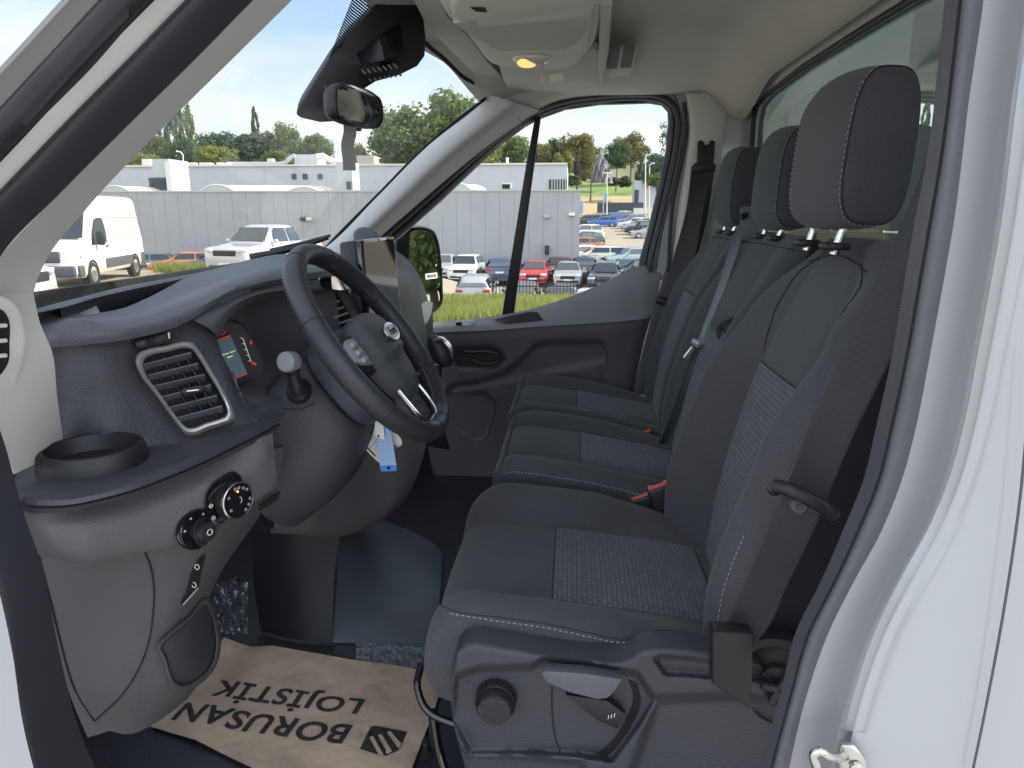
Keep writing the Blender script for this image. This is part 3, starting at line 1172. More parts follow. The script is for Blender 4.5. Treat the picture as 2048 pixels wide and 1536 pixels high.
sb = thing('seat_belt', 'pale grey folded seat belt running from a housing between the bench head restraints', 'seat belt', 'three-point seat belts', loc=at(1440, 560, Y=1.85))
mb, a, b = belt_edge([(1482, 438, 1.82), (1466, 475, 1.80), (1440, 560, 1.76), (1418, 620, 1.74), (1392, 690, 1.72)],
                     [(1494, 440, 1.83), (1480, 490, 1.79), (1456, 560, 1.75), (1432, 626, 1.73), (1404, 690, 1.71)])
mb.build('webbing', M['beltl'], sb, label='pale upper half of the webbing')
mb, a, b = belt_edge([(1392, 690, 1.715), (1372, 740, 1.71), (1345, 820, 1.72), (1318, 888, 1.74)],
                     [(1404, 690, 1.715), (1390, 745, 1.70), (1360, 830, 1.71), (1330, 890, 1.74)])
mb.build('webbing', M['belt'], sb, label='dark lower half of the webbing')
mb = MB()
mb.tube([(1386, 682, 1.70), (1397, 688, 1.69), (1410, 684, 1.695)], [.008, .011, .006], n=10)
o = mb.build('tongue', M['silver'], sb)
mb = MB()
mb.rbox(at(1378, 706, Y=1.69), (.012, .005, .035), .002, Matrix.Rotation(R(35), 3, 'Y'))
mb.build('latch_plate', M['steel'], o)
mb = MB()
mb.plate([[(1479, 416, 1.80), (1490, 412, 1.80), (1506, 412, 1.82), (1508, 440, 1.82), (1514, 450, 1.82), (1514, 478, 1.82), (1506, 484, 1.82), (1478, 482, 1.80), (1478, 455, 1.80), (1484, 445, 1.80), (1480, 430, 1.80)]], (0.02, 0.05, 0))
o = mb.build('housing', M['doortop'], sb, bevel=0.003)
mb = MB()
mb.plate([[(1482, 428, 1.797), (1496, 424, 1.797), (1498, 434, 1.797), (1484, 441, 1.797)]], (0, 0.003, 0))
mb.build('housing_slot', M['vblack'], o)


def buckle(px, py, Y, ang, ln, label, double=False):
    t = thing('belt_buckle', label, 'buckle', 'seat belt buckles', loc=at(px, py, Y=Y))
    rot = Matrix.Rotation(R(ang), 3, 'Y')
    mb_ = MB()
    c_ = at(px, py, Y=Y)
    u_ = rot @ Vector((0, 0, 1))
    mb_.rbox(c_ - u_ * 0.03, (.050, .026, .075), .006, rot)
    mb_.build('housing', M['black'], t)
    mb_ = MB()
    mb_.rbox(c_ + u_ * 0.0085, (.042, .019, .006), .002, rot)
    bo_ = mb_.build('release_button', M['red'], t)
    mb_ = MB()
    mb_.rbox(c_ + u_ * 0.0095 + Vector((0, .004, 0)), (.024, .004, .007), .0008, rot)
    mb_.build('tongue_slot', M['vblack'], bo_)
    return t


buckle(1318, 978, 1.40, -22, .1, 'nearer belt buckle, its red button facing up beside the driver seat', True)
buckle(1284, 998, 1.43, -22, .1, 'belt buckle with red button leaning out from behind the nearest buckle')
buckle(1287, 870, 1.88, -16, .1, 'small red buckle in the gap between the two bench cushions')
# ================================================================== dashboard
db = thing('dashboard', 'black dashboard with silver-rimmed vent, cup holder tray and brown-grey lower panels', 'dashboard', loc=V(-.6, 1.6, -.93))
ZL = -0.108
mb = MB()
lipx = [(40, 630), (66, 620), (120, 605), (180, 590), (239, 575), (342, 556), (437, 537)]
lip = [at(x, y, Z=ZL) for x, y in lipx] + [at(513, 518, Y=1.50), at(548, 511, Y=1.56), at(590, 508, Y=1.62), at(660, 508, Y=1.85), at(720, 508, Y=2.05), at(800, 508, Y=2.30)]
lip2 = [at(40, 640, Z=ZL - .002), at(66, 628, Z=ZL - .002), at(126, 615, Z=ZL - .002), at(186, 597, Z=ZL - .002), at(245, 583, Z=ZL - .002), at(345, 562, Z=ZL - .002), at(437, 541, Y=1.36), at(513, 520, Y=1.44), at(548, 513, Y=1.5), at(590, 511, Y=1.56), at(660, 512, Y=1.80), at(720, 512, Y=2.0), at(800, 512, Y=2.26)]
mb.patch([[p + Vector((-.02, 0.0, -.06)) for p in lip], [p + Vector((-.005, 0, -.004)) for p in lip], [a.lerp(b, .5) + Vector((0, 0, .003)) for a, b in zip(lip, lip2)], lip2], 8, 60)
A_ = [(60, 640, .79), (95, 632, .82), (126, 619, .865), (164, 629, .865), (202, 625, .90), (239, 618, .94), (290, 598, 1.02), (342, 571, 1.15), (369, 557, 1.22), (437, 541, 1.33), (513, 519, 1.40), (548, 512, 1.45), (590, 510, 1.50), (640, 512, 1.6), (700, 514, 1.8)]
B_ = [(62, 657, .765), (100, 654, .775), (130, 650, .785), (171, 646, .80), (205, 647, .82), (239, 647, .835), (290, 640, .87), (342, 624, .91), (386, 611, .94), (444, 580, 1.00), (495, 561, 1.06), (545, 550, 1.11), (590, 545, 1.16), (640, 540, 1.25), (700, 536, 1.42)]
C_ = [(74, 692, .762), (104, 695, .765), (140, 692, .78), (175, 689, .795), (205, 686, .805), (239, 682, .82), (290, 672, .855), (342, 658, .895), (386, 638, .93), (427, 614, .975), (478, 587, 1.035), (530, 573, 1.09), (588, 564, 1.14), (640, 556, 1.23), (700, 550, 1.40)]
BC = [((a[0] * .5 + b[0] * .5 - 1), (a[1] * .45 + b[1] * .55), min(a[2], b[2]) - .004) for a, b in zip(B_, C_)]
AB = [((a[0] * .5 + b[0] * .5), (a[1] * .5 + b[1] * .5), (a[2] + b[2]) / 2) for a, b in zip(A_, B_)]
mb.patch([A_, AB, B_, BC, C_], 28, 90)
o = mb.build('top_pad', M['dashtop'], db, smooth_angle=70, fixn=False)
mb = MB()
far = [at(x, y, Z=ZL - .002) for x, y in ((120, 614), (186, 597), (245, 583), (345, 562), (437, 541))]
near = [P3(q) for q in ((126, 621, .867), (175, 632, .875), (235, 622, .945), (300, 598, 1.045), (380, 560, 1.24))]
fl = [p + Vector((0, 0, -.05)) for p in far]
nl = [p + Vector((0, 0, -.05)) for p in near]
mb.patch([far, fl, nl, near], 12, 30)
mb.build('storage_bin', M['black'], db, fixn=False)
mb = MB()
mb.plate([[at(150, 622, Y=.875), at(190, 606, Y=.93), at(200, 625, Y=.895), at(168, 632, Y=.862)]], (0, 0, -.004))
mb.build('bin_mat', M['doortop'], db)

def on_patch(rows):
    """depth lookup: nearest surface point of a control grid to a photo pixel"""
    rr = [spline(r, 40) for r in rows]
    cols = [spline([rr[i][j] for i in range(len(rr))], 30) for j in range(40)]
    pts = [(pix(v), v) for c_ in cols for v in c_]

    def f(x, y, off=0.0):
        near_ = sorted(pts, key=lambda t: (t[0][0] - x) ** 2 + (t[0][1] - y) ** 2)[:14]
        r2 = (near_[-1][0][0] - x) ** 2 + (near_[-1][0][1] - y) ** 2 + 1
        # weighted plane fit of the depth around this pixel
        A = [[0.0] * 3 for _ in range(3)]
        B = [0.0] * 3
        for (u, v_), p in near_:
            w_ = max(1e-3, 1 - ((u - x) ** 2 + (v_ - y) ** 2) / r2) ** 2
            row = (1.0, (u - x) / 50, (v_ - y) / 50)
            for i in range(3):
                for j in range(3):
                    A[i][j] += w_ * row[i] * row[j] + (1e-6 if i == j else 0)
                B[i] += w_ * row[i] * p.y
        yy = (Matrix(A).inverted_safe() @ Vector(B))[0]
        return at(x, y, Y=yy - off)
    return f


def conform(mb_, loop, f, off, rim=.006, n=60):
    """a raised pad that follows the surface f, bounded by a pixel loop"""
    ll_ = spline([Vector((x, y, 0)) for x, y in loop], n, closed=True)
    cc_ = sum(ll_, Vector()) / n
    mb_.grid([[f(cc_.x + (p.x - cc_.x) * k, cc_.y + (p.y - cc_.y) * k, o_) for p in ll_] for k, o_ in ((1.0, off - rim), (1.0, off - .002), (.98, off), (.85, off), (.7, off), (.5, off), (.3, off), (.15, off), (.02, off))], closed_v=True)


# fascia that carries the vent
mb = MB()
F_ = [[(100, 690, .785), (205, 681, .825), (290, 667, .875), (360, 647, .93), (400, 628, .965), (430, 618, .99), (456, 622, 1.005)],
      [(107, 740, .785), (210, 735, .815), (290, 725, .865), (370, 705, .915), (405, 690, .94), (424, 680, .96), (436, 672, .985)],
      [(113, 800, .785), (215, 800, .81), (300, 800, .852), (380, 785, .90), (425, 765, .93), (450, 745, .95), (462, 745, .975)],
      [(122, 860, .79), (220, 865, .80), (300, 862, .835), (380, 850, .88), (440, 825, .915), (470, 800, .94), (490, 796, .965)],
      [(128, 896, .795), (220, 898, .80), (290, 896, .822), (370, 889, .86), (430, 878, .885), (490, 862, .915), (530, 842, .95)]]
mb.patch(F_, 40, 50, thick=.004)
mb.build('fascia', M['dash'], db, smooth_angle=70, fixn=False)
ff = on_patch(F_)
# strip between vent and column, below the instruments
mb = MB()
mb.patch([[(458, 745, .972), (470, 770, .970), (485, 797, .968), (505, 806, .975), (533, 802, 1.0), (560, 792, 1.03)],
          [(462, 750, .965), (474, 778, .962), (489, 806, .955), (508, 818, .965), (536, 812, .985), (562, 800, 1.015)],
          [(480, 800, .955), (488, 815, .95), (498, 835, .94), (512, 846, .945), (540, 838, .97), (566, 826, .99)],
          [(490, 862, .918), (500, 862, .92), (510, 858, .925), (525, 850, .93), (548, 838, .95), (570, 826, .98)]], 16, 30, thick=.004)
mb.build('fascia_lip', M['dash'], db, fixn=False, smooth_angle=70)
# brow over the instruments
mb = MB()
mb.patch([[(386, 640, .932), (427, 616, .977), (478, 589, 1.037), (530, 575, 1.09), (588, 566, 1.14), (640, 558, 1.23)],
          [(410, 652, .94), (444, 622, .98), (490, 596, 1.035), (540, 582, 1.085), (592, 577, 1.13), (640, 570, 1.22)],
          [(434, 672, .975), (460, 622, 1.0), (497, 597, 1.045), (548, 584, 1.095), (596, 581, 1.14), (645, 576, 1.23)],
          [(436, 674, 1.00), (466, 632, 1.03), (505, 606, 1.09), (552, 594, 1.15), (600, 590, 1.2), (650, 586, 1.28)]], 16, 40)
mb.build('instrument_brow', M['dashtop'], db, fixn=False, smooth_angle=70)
# instrument binnacle
mb = MB()
mb.patch([[(430, 668, 1.0), (462, 622, 1.03), (505, 598, 1.09), (552, 584, 1.15), (600, 580, 1.2), (660, 576, 1.3)],
          [(436, 640, 1.10), (470, 610, 1.14), (520, 590, 1.22), (560, 585, 1.26), (610, 585, 1.3), (670, 585, 1.35)],
          [(438, 690, 1.10), (480, 680, 1.13), (530, 670, 1.22), (570, 670, 1.27), (620, 670, 1.3), (680, 670, 1.35)],
          [(460, 750, 1.07), (500, 745, 1.10), (540, 735, 1.18), (580, 730, 1.24), (630, 730, 1.27), (680, 730, 1.3)],
          [(482, 800, 1.0), (505, 812, 1.0), (535, 806, 1.03), (575, 790, 1.10), (630, 780, 1.18), (680, 780, 1.2)]], 20, 30)
mb.build('binnacle', M['door'], db, fixn=False)
mb = MB()
mb.plate([[(424, 664, 1.0050), (440, 650, 1.0100), (462, 640, 1.0150), (484, 650, 1.0250), (500, 672, 1.0320), (524, 722, 1.0400), (527, 738, 1.0400), (518, 752, 1.0350), (496, 766, 1.0300), (478, 774, 1.0200), (466, 768, 1.0150)]], (-.004, .012, 0))
cl = mb.build('instrument_display', M['display'], db)
scr = emis('lit instrument screen', (0.05, 0.085, 0.11), 0.13)
mb = MB()
mb.plate([[(430, 684, 1.0040), (461, 673, 1.0110), (494, 746, 1.0260), (467, 756, 1.0120)]], (0, .002, 0))
mb.build('screen', scr, cl)
redm = emis('lit red marks', (0.9, 0.06, 0.05), 0.07)
mb = MB()
mb.tube([(428, 683, 1.0020), (461, 671, 1.0090)], .0010, n=6)
mb.build('warning_marks', redm, cl)
mb = MB()
mb.tube([(467, 758, 1.0100), (495, 747, 1.0230)], .0010, n=6)
mb.build('warning_marks', redm, cl)
mb = MB()
q = at(444, 664, Y=1.0050)
mb.tube([q + Vector((.004 * math.cos(a * .785), 0, .004 * math.sin(a * .785))) for a in range(8)], .0005, n=5, closed=True)
mb.build('warning_marks', redm, cl)
mb = MB()
q = at(502, 685, Y=1.0250)
mb.rbox(q, (.003, .001, .006), .0005)
mb.build('warning_marks', redm, cl)
mb = MB()
q = at(508, 727, Y=1.0280)
mb.rbox(q, (.008, .001, .004), .0005, Matrix.Rotation(.5, 3, 'Y'))
mb.build('warning_marks', redm, cl)
whm = emis('lit white marks', (0.75, 0.78, 0.80), 0.09)
mb = MB()
mb.tube([(486, 677, 1.0200), (502, 723, 1.0280)], .0006, n=5)
for k in range(5):
    t = k / 4
    a0 = at(lerp(486, 502, t), lerp(677, 723, t), Y=lerp(1.0200, 1.0280, t))
    mb.tube([a0, a0 + Vector((-.004, 0, .001))], .0005, n=5)
mb.build('gauge_scale', whm, cl)
yel = emis('lit yellow text', (0.85, 0.80, 0.45), 0.22)
xd = at(480, 700, Y=1.0160) - at(446, 712, Y=1.0030)
yd = at(455, 690, Y=1.0050) - at(478, 738, Y=1.0170)
solid(text('screen_text', 'Driver door', .0042, at(457, 706, Y=1.0045), xd, yd, yel, cl))
solid(text('screen_text', 'open', .0042, at(460, 713, Y=1.0065), xd, yd, yel, cl))

# driver side air vent
vent = [(276, 722), (281, 710), (292, 704), (330, 696), (372, 688), (384, 690), (393, 700), (422, 746), (448, 790), (460, 815), (464, 830), (461, 839), (450, 844), (415, 855), (384, 866), (374, 865), (364, 856), (340, 825), (312, 786), (284, 748)]


def vy(x, y, off=0.0):
    """depth of the vent plane, following the fascia"""
    return ff(x, y).y - .008 - off


def scale_loop(lp, k):
    cx = sum(p[0] for p in lp) / len(lp)
    cy = sum(p[1] for p in lp) / len(lp)
    return [(cx + (x - cx) * k, cy + (y - cy) * k) for x, y in lp]


mb = MB()
outer = spline([Vector((x, y, 0)) for x, y in vent], 70, closed=True)
cxy = Vector((sum(p.x for p in outer) / 70, sum(p.y for p in outer) / 70, 0))
rows = []
for k, off in ((1.06, -.012), (1.05, .006), (1.03, .015), (.98, .020), (.925, .018), (.90, .010), (.885, -.010)):
    rows.append([at(cxy.x + (p.x - cxy.x) * k, cxy.y + (p.y - cxy.y) * k, Y=vy(cxy.x + (p.x - cxy.x) * k, p.y, off)) for p in outer])
mb.grid(rows, closed_v=True)
vt = mb.build('air_vent', M['bezel'], db, label='silver-rimmed driver side air vent', smooth_angle=70)
mb = MB()
inn = [(cxy.x + (p.x - cxy.x) * .93, cxy.y + (p.y - cxy.y) * .93) for p in outer]
mb.plate([[(x, y, vy(x, y, .0015)) for x, y in inn]], (0, .001, 0))
mb.build('vent_back', M['vblack'], vt)
sl_ = [((286, 731), (383, 706)), ((297, 752), (397, 728)), ((310, 773), (410, 750)), ((324, 795), (422, 771)), ((340, 816), (434, 792)), ((355, 837), (445, 813))]
for (x0, y0), (x1, y1) in sl_:
    mb = MB()
    n = 8
    top = [at(lerp(x0, x1, k / n), lerp(y0, y1, k / n), Y=vy(lerp(x0, x1, k / n), y0, .010)) for k in range(n + 1)]
    bot = [at(lerp(x0 + 4, x1, k / n), lerp(y0 + 13, y1 + 12, k / n), Y=vy(lerp(x0, x1, k / n), y0, -.001)) for k in range(n + 1)]
    g = [[a.lerp(b, t) for a, b in zip(top, bot)] for t in (0, .5, 1)]
    mb.sheet(g, .0022)
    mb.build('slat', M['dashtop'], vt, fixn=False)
for t in (.22, .44, .66, .86):
    mb = MB()
    a0 = at(lerp(283, 383, t), lerp(722, 700, t), Y=vy(lerp(283, 383, t), 710, .003))
    a1 = at(lerp(352, 452, t) - 3, lerp(858, 828, t), Y=vy(lerp(352, 452, t), 840, .003))
    mb.ribbon([a0, a1], .010, Vector((-.3, 1, 0)), .0008)
    mb.build('vane', M['black'], vt)
mb = MB()
q = at(385, 780, Y=vy(385, 780, .016))
mb.rbox(q, (.030, .012, .010), .004, Matrix.Rotation(R(38), 3, 'Z') @ Matrix.Rotation(R(-4), 3, 'Y'))
kb = mb.build('vent_knob', M['black'], vt)
mb = MB()
mb.rbox(q + Vector((.004, -.0065, .001)), (.016, .002, .0022), .0008, Matrix.Rotation(R(38), 3, 'Z'))
mb.build('knob_trim', M['chrome'], kb)
# small slider above the vent
mb = MB()
mb.tube(spline([(273, 690, .855), (280, 688, .855), (300, 684, .868), (330, 676, .885), (343, 672, .895)], 16), [.0035] + [.0075] * 14 + [.0035], n=12)
o = mb.build('vent_slider', M['black'], db)
mb = MB()
mb.rbox(at(338, 671, Y=.880), (.002, .002, .008), .0006)
mb.build('slider_mark', M['mark'], o)
# demist outlets further right, seen past the wheel
# tray with rim
ZT = -.284
fr = [(23, 979), (30, 988), (53, 996), (90, 1000), (141, 999), (211, 985), (270, 968), (316, 950), (370, 929), (422, 905), (470, 881), (510, 862), (558, 836)]
bk_ = [(36, 940), (48, 928), (80, 912), (110, 900), (130, 893), (180, 894), (240, 895), (290, 893), (352, 888), (410, 876), (450, 862), (500, 846), (552, 826)]
bt = [(26, 1020), (34, 1022), (60, 1026), (95, 1026), (141, 1021), (213, 1006), (272, 990), (318, 974), (372, 952), (424, 929), (472, 905), (514, 884), (562, 856)]
mb = MB()
front3 = [at(x, y, Z=ZT) for x, y in fr]
back3 = [at(x, y, Z=ZT) for x, y in bk_]
bot3 = [at(x, y, Y=p.y + .004) for (x, y), p in zip(bt, front3)]
rim = []
rows = [back3, [a.lerp(b, .5) for a, b in zip(back3, front3)], [a.lerp(b, .82) for a, b in zip(back3, front3)], [a.lerp(b, .9) + Vector((0, 0, .003)) for a, b in zip(back3, front3)],
        front3, [a.lerp(b, .35) + Vector((.002, -.003, 0)) for a, b in zip(front3, bot3)], [a.lerp(b, .52) + Vector((-.003, .003, 0)) for a, b in zip(front3, bot3)], [a.lerp(b, .62) + Vector((.001, -.003, 0)) for a, b in zip(front3, bot3)],
        bot3, [p + Vector((-.02, .03, .004)) for p in bot3]]
g = [spline(r, 70) for r in rows]
mb.grid(g)
tr = mb.build('tray', M['dash'], db, smooth_angle=50, fixn=False)
mb = MB()
c = at(188, 924, Z=ZT)
mb.lathe(c, (0, 0, 1), [(.059, 0), (.0585, .006), (.0565, .016), (.0545, .020), (.0515, .021), (.0490, .020), (.0475, .014), (.045, .004), (.044, .002), (0, .002)], 56)
mb.build('cup_holder', M['black'], tr)

# lower dash
LP_ = [[(26, 1016, .665), (60, 1024, .668), (100, 1025, .675), (141, 1020, .69), (213, 1004, .725), (272, 988, .755), (318, 972, .78), (372, 950, .81), (424, 927, .84), (472, 903, .865), (520, 876, .895), (545, 866, .92)],
          [(36, 1040, .67), (70, 1050, .67), (110, 1055, .67), (150, 1052, .68), (222, 1040, .71), (280, 1025, .74), (328, 1008, .765), (382, 984, .795), (434, 960, .825), (482, 936, .855), (528, 912, .89), (548, 900, .92)],
          [(52, 1075, .69), (85, 1090, .685), (120, 1096, .68), (160, 1092, .685), (230, 1080, .715), (290, 1064, .745), (338, 1046, .77), (392, 1022, .80), (444, 996, .83), (492, 970, .86), (536, 945, .90), (551, 930, .92)],
          [(66, 1104, .71), (100, 1112, .705), (145, 1119, .70), (172, 1118, .70), (234, 1111, .73), (289, 1102, .76), (340, 1092, .785), (395, 1068, .81), (450, 1034, .84), (498, 1004, .87), (540, 978, .91), (554, 965, .93)],
          [(75, 1104, .76), (105, 1110, .76), (148, 1114, .76), (176, 1112, .765), (236, 1106, .775), (291, 1098, .79), (344, 1092, .81), (398, 1072, .83), (454, 1040, .86), (502, 1010, .89), (543, 984, .93), (556, 975, .95)]]
mb = MB()
mb.patch(LP_, 40, 90)
lo = mb.build('lower_panel', M['trim'], db, smooth_angle=70, fixn=False)
mb = MB()
E_ = [[(76, 1100, .775), (150, 1112, .77), (236, 1104, .775), (300, 1095, .79), (350, 1088, .805), (400, 1068, .825), (455, 1036, .86), (505, 1005, .90), (555, 970, .96)],
      [(92, 1180, .78), (160, 1180, .775), (240, 1175, .785), (305, 1165, .80), (345, 1150, .812), (385, 1135, .83), (430, 1110, .865), (470, 1075, .91), (520, 1030, .98)],
      [(108, 1270, .79), (170, 1270, .785), (240, 1265, .79), (290, 1260, .80), (325, 1250, .812), (350, 1235, .825), (380, 1215, .85), (405, 1195, .88), (425, 1180, .93)],
      [(140, 1390, .80), (180, 1390, .795), (225, 1390, .795), (262, 1385, .80), (295, 1375, .81), (325, 1368, .82), (350, 1375, .835), (375, 1380, .86), (392, 1375, .89)],
      [(175, 1475, .81), (200, 1468, .81), (220, 1462, .81), (245, 1468, .815), (270, 1466, .82), (295, 1455, .83), (320, 1440, .845), (350, 1418, .865), (375, 1398, .89)]]
mb.patch(E_, 50, 70, thick=.004)
ep = mb.build('side_panel', M['trim_shaded'], db, smooth_angle=70, fixn=False)


epf = on_patch(E_)
seamc = [(289, 1102), (302, 1135), (308, 1180), (306, 1230), (296, 1290), (274, 1345), (244, 1390), (205, 1428), (190, 1442)]
mb = MB()
mb.tube(spline([epf(x, y, .0012) for x, y in seamc], 50), .0011, n=6)
mb.build('panel_gap', M['vblack'], ep)
mb = MB()
mb.tube(spline([epf(x, y, .0012) for x, y in ((76, 1108), (100, 1200), (122, 1290), (150, 1380), (188, 1442))], 40), .0011, n=6)
mb.build('panel_gap', M['vblack'], ep)
# door pocket mouth
mb = MB()
pk = [(330, 1312), (322, 1298), (345, 1268), (380, 1238), (412, 1206), (420, 1222), (430, 1255), (433, 1298), (424, 1330), (398, 1358), (366, 1372), (350, 1365), (338, 1338)]
pko = spline([Vector((x, y, 0)) for x, y in pk], 60, closed=True)
pc = Vector((380, 1296, 0))
rows = []
for k, off in ((1.16, -.004), (1.10, .010), (1.04, .013), (.98, .008), (.95, -.004), (.93, -.02)):
    rows.append([epf(pc.x + (p.x - pc.x) * k, pc.y + (p.y - pc.y) * k, off) for p in pko])
mb.grid(rows, closed_v=True)
pr = mb.build('pocket_rim', M['trim_shaded'], ep, smooth_angle=80)
mb = MB()
conform(mb, [(pc.x + (p.x - pc.x) * .96, pc.y + (p.y - pc.y) * .96) for p in pko], epf, .003, .003)
mb.build('pocket', M['dash'], pr)  # raised pad; the pocket's inner shade is put into its darker colour
mb = MB()
conform(mb, [(408, 1108), (398, 1118), (384, 1142), (374, 1180), (364, 1210), (372, 1206), (386, 1190), (396, 1176), (402, 1150)], epf, .003, .004)
o = mb.build('switch_strip', M['black'], ep)
mb = MB()
for x, y in ((394, 1134), (388, 1170)):
    q = epf(x, y, .0065)
    mb.tube([q + Vector((.003 * math.cos(a * .785), 0, .004 * math.sin(a * .785))) for a in range(8)], .0006, n=5, closed=True)
mb.build('switch_symbol', M['mark'], o)
mb = MB()
mb.tube([epf(366, 1210, .008), epf(382, 1192, .008), epf(396, 1176, .007)], .0012, n=6)
mb.build('release_edge', M['silver'], o)
# knobs of the light switch
lf = on_patch(LP_)
mb = MB()
ll = spline([Vector((x, y, 0)) for x, y in ((412, 990), (424, 968), (446, 950), (468, 942), (480, 950), (488, 985), (486, 1010), (470, 1024), (446, 1046), (426, 1058), (417, 1048), (410, 1015))], 50, closed=True)
lcc = Vector((449, 1000, 0))
mb.grid([[lf(lcc.x + (p.x - lcc.x) * k, lcc.y + (p.y - lcc.y) * k, o_) for p in ll] for k, o_ in ((1.0, -.003), (1.0, .004), (.97, .006), (.8, .006), (.6, .006), (.4, .006), (.2, .006), (.02, .006))], closed_v=True)
ls = mb.build('light_switch', M['gloss'], lo)
nrm = Vector((.90, -.42, .06)).normalized()
c = lf(462, 998, .004)
mb = MB()
mb.lathe(c, nrm, [(.0255, 0), (.0250, .012), (.0240, .014), (.0235, .0145)], 48)
mb.build('dial', M['black'], ls)
mb = MB()
mb.lathe(c, nrm, [(.0250, .0125), (.0245, .0150), (.0228, .0155), (.0224, .0145)], 48)
mb.build('dial_ring', M['chrome'], ls)
mb = MB()
mb.lathe(c, nrm, [(.0235, .0140), (.0, .0142)], 40)
mb.build('dial_face', M['display'], ls)
ex = Vector((0, 0, 1)).cross(nrm).normalized()
ey = nrm.cross(ex)
mb = MB()
for a, rr_ in ((150, .016), (215, .016), (80, .017), (55, .017), (35, .018), (-60, .018), (-35, .018), (-10, .018), (100, .017)):
    q = c + ex * (math.cos(R(a)) * rr_) + ey * (math.sin(R(a)) * rr_) + nrm * .0148
    mb.tube([q + ex * (.0017 * math.cos(t * 1.05)) + ey * (.0017 * math.sin(t * 1.05)) for t in range(6)], .0003, n=4, closed=True)
q = c + nrm * .0148
mb.tube([q + ex * (.005 * math.cos(R(t))) + ey * (.005 * math.sin(R(t))) for t in range(-60, 61, 15)], .0004, n=4)
for x, y in ((422, 1012), (427, 1036)):
    q = lf(x, y, .0085)
    mb.tube([q + ex * (.0026 * math.cos(t * 1.05)) + ey * (.0026 * math.sin(t * 1.05)) for t in range(6)], .0006, n=4, closed=True)
    mb.tube([q - ex * .002, q + ex * .002], .0005, n=4)
mb.build('switch_symbols', M['mark'], ls)
mb = MB()
q = c + ey * .0125 + nrm * .0150
mb.lathe(q, nrm, [(.0011, 0), (.0011, .0008), (0, .001)], 10)
mb.build('indicator_light', emis('orange indicator', (1.0, 0.22, 0.03), 4.0), ls)
c = lf(389, 1057, .003)
mb = MB()
mb.lathe(c, nrm, [(.0265, 0), (.0265, .006), (.0245, .009), (.020, .007), (.0, .007)], 40)
mk_ = mb.build('mirror_switch', M['gloss'], lo)
mb = MB()
mb.lathe(c, nrm, [(.0120, .007), (.0125, .010), (.0125, .026), (.0112, .029), (0, .0295)], 32)
for k in range(24):
    a = 2 * math.pi * k / 24
    mb.box(c + ex * (math.cos(a) * .0127) + ey * (math.sin(a) * .0127) + nrm * .018, (.0012, .0012, .012))
mb.build('mirror_knob', M['black'], mk_)
mb = MB()
for a in (60, 115, 165):
    q = c + ex * (math.cos(R(a)) * .0195) + ey * (math.sin(R(a)) * .0195) + nrm * .0078
    mb.lathe(q, nrm, [(.0018, 0), (.0018, .0008), (0, .0009)], 3)
q = c + nrm * .0298
mb.tube([q + ex * (.004 * math.cos(t * 1.05)) + ey * (.004 * math.sin(t * 1.05)) for t in range(6)], .0006, n=4, closed=True)
mb.build('switch_symbols', M['mark'], mk_)
mb = MB()
mb.plate([[(518, 1012, .885), (545, 992, .92), (560, 985, .94), (556, 1000, .94), (538, 1012, .91), (517, 1022, .885)]], (-.002, .006, 0))
mb.build('coin_slot', M['vblack'], lo)
# knee panel behind the column
mb = MB()
mb.patch([[(548, 900, 1.00), (600, 880, 1.10), (680, 860, 1.25), (760, 850, 1.38), (830, 845, 1.46), (856, 878, 1.50)],
          [(552, 980, 1.05), (600, 975, 1.12), (680, 970, 1.26), (750, 965, 1.38), (810, 955, 1.45), (838, 940, 1.50)],
          [(548, 1050, 1.12), (600, 1052, 1.16), (670, 1050, 1.28), (735, 1040, 1.38), (790, 1010, 1.44), (820, 985, 1.50)],
          [(545, 1062, 1.14), (600, 1066, 1.19), (665, 1069, 1.30), (712, 1062, 1.38), (770, 1035, 1.44), (812, 998, 1.52)],
          [(540, 1058, 1.25), (600, 1060, 1.30), (665, 1062, 1.40), (715, 1055, 1.48), (775, 1028, 1.52), (818, 990, 1.60)]], 24, 40)
kp = mb.build('knee_panel', M['trim'], db, smooth_angle=70, fixn=False)
# centre stack behind the wheel
mb = MB()
mb.patch([[(596, 512, 1.50), (680, 512, 1.62), (740, 512, 1.85), (800, 512, 2.1)],
          [(598, 545, 1.38), (690, 540, 1.50), (770, 545, 1.75), (830, 560, 2.1)],
          [(620, 620, 1.30), (700, 620, 1.44), (780, 630, 1.68), (850, 650, 2.05)],
          [(640, 700, 1.30), (720, 700, 1.42), (800, 710, 1.64), (866, 720, 2.05)],
          [(680, 800, 1.36), (740, 800, 1.46), (810, 810, 1.66), (880, 820, 1.95)],
          [(700, 900, 1.40), (770, 890, 1.50), (830, 890, 1.70), (900, 900, 1.95)]], 30, 40)
mb.build('centre_stack', M['dash'], db, fixn=False, smooth_angle=70)
# centre vents
mb = MB()
mb.plate([[(634, 590, 1.355), (664, 572, 1.375), (704, 640, 1.40), (684, 655, 1.38), (664, 648, 1.37)]], (0, .01, 0))
cv = mb.build('air_vent', M['vblack'], db, label='dark air vent behind the steering wheel')
for k in range(5):
    mb = MB()
    mb.tube([(640 + k * 9, 600 + k * 12, 1.350), (670 + k * 8.5, 590 + k * 12, 1.372)], .0022, n=6)
    mb.build('slat', M['silver'], cv)
mb = MB()
mb.patch([[(640, 545, 1.345), (668, 540, 1.37), (690, 560, 1.39), (703, 580, 1.40)], [(640, 560, 1.34), (662, 556, 1.36), (688, 570, 1.38), (700, 588, 1.39)]], 6, 12, thick=.006)
mb.patch([[(662, 545, 1.345), (676, 545, 1.35), (695, 572, 1.36)], [(664, 578, 1.345), (680, 580, 1.35), (703, 578, 1.36)]], 6, 12, thick=.006)
mb.build('vent_trim', M['chrome'], cv)
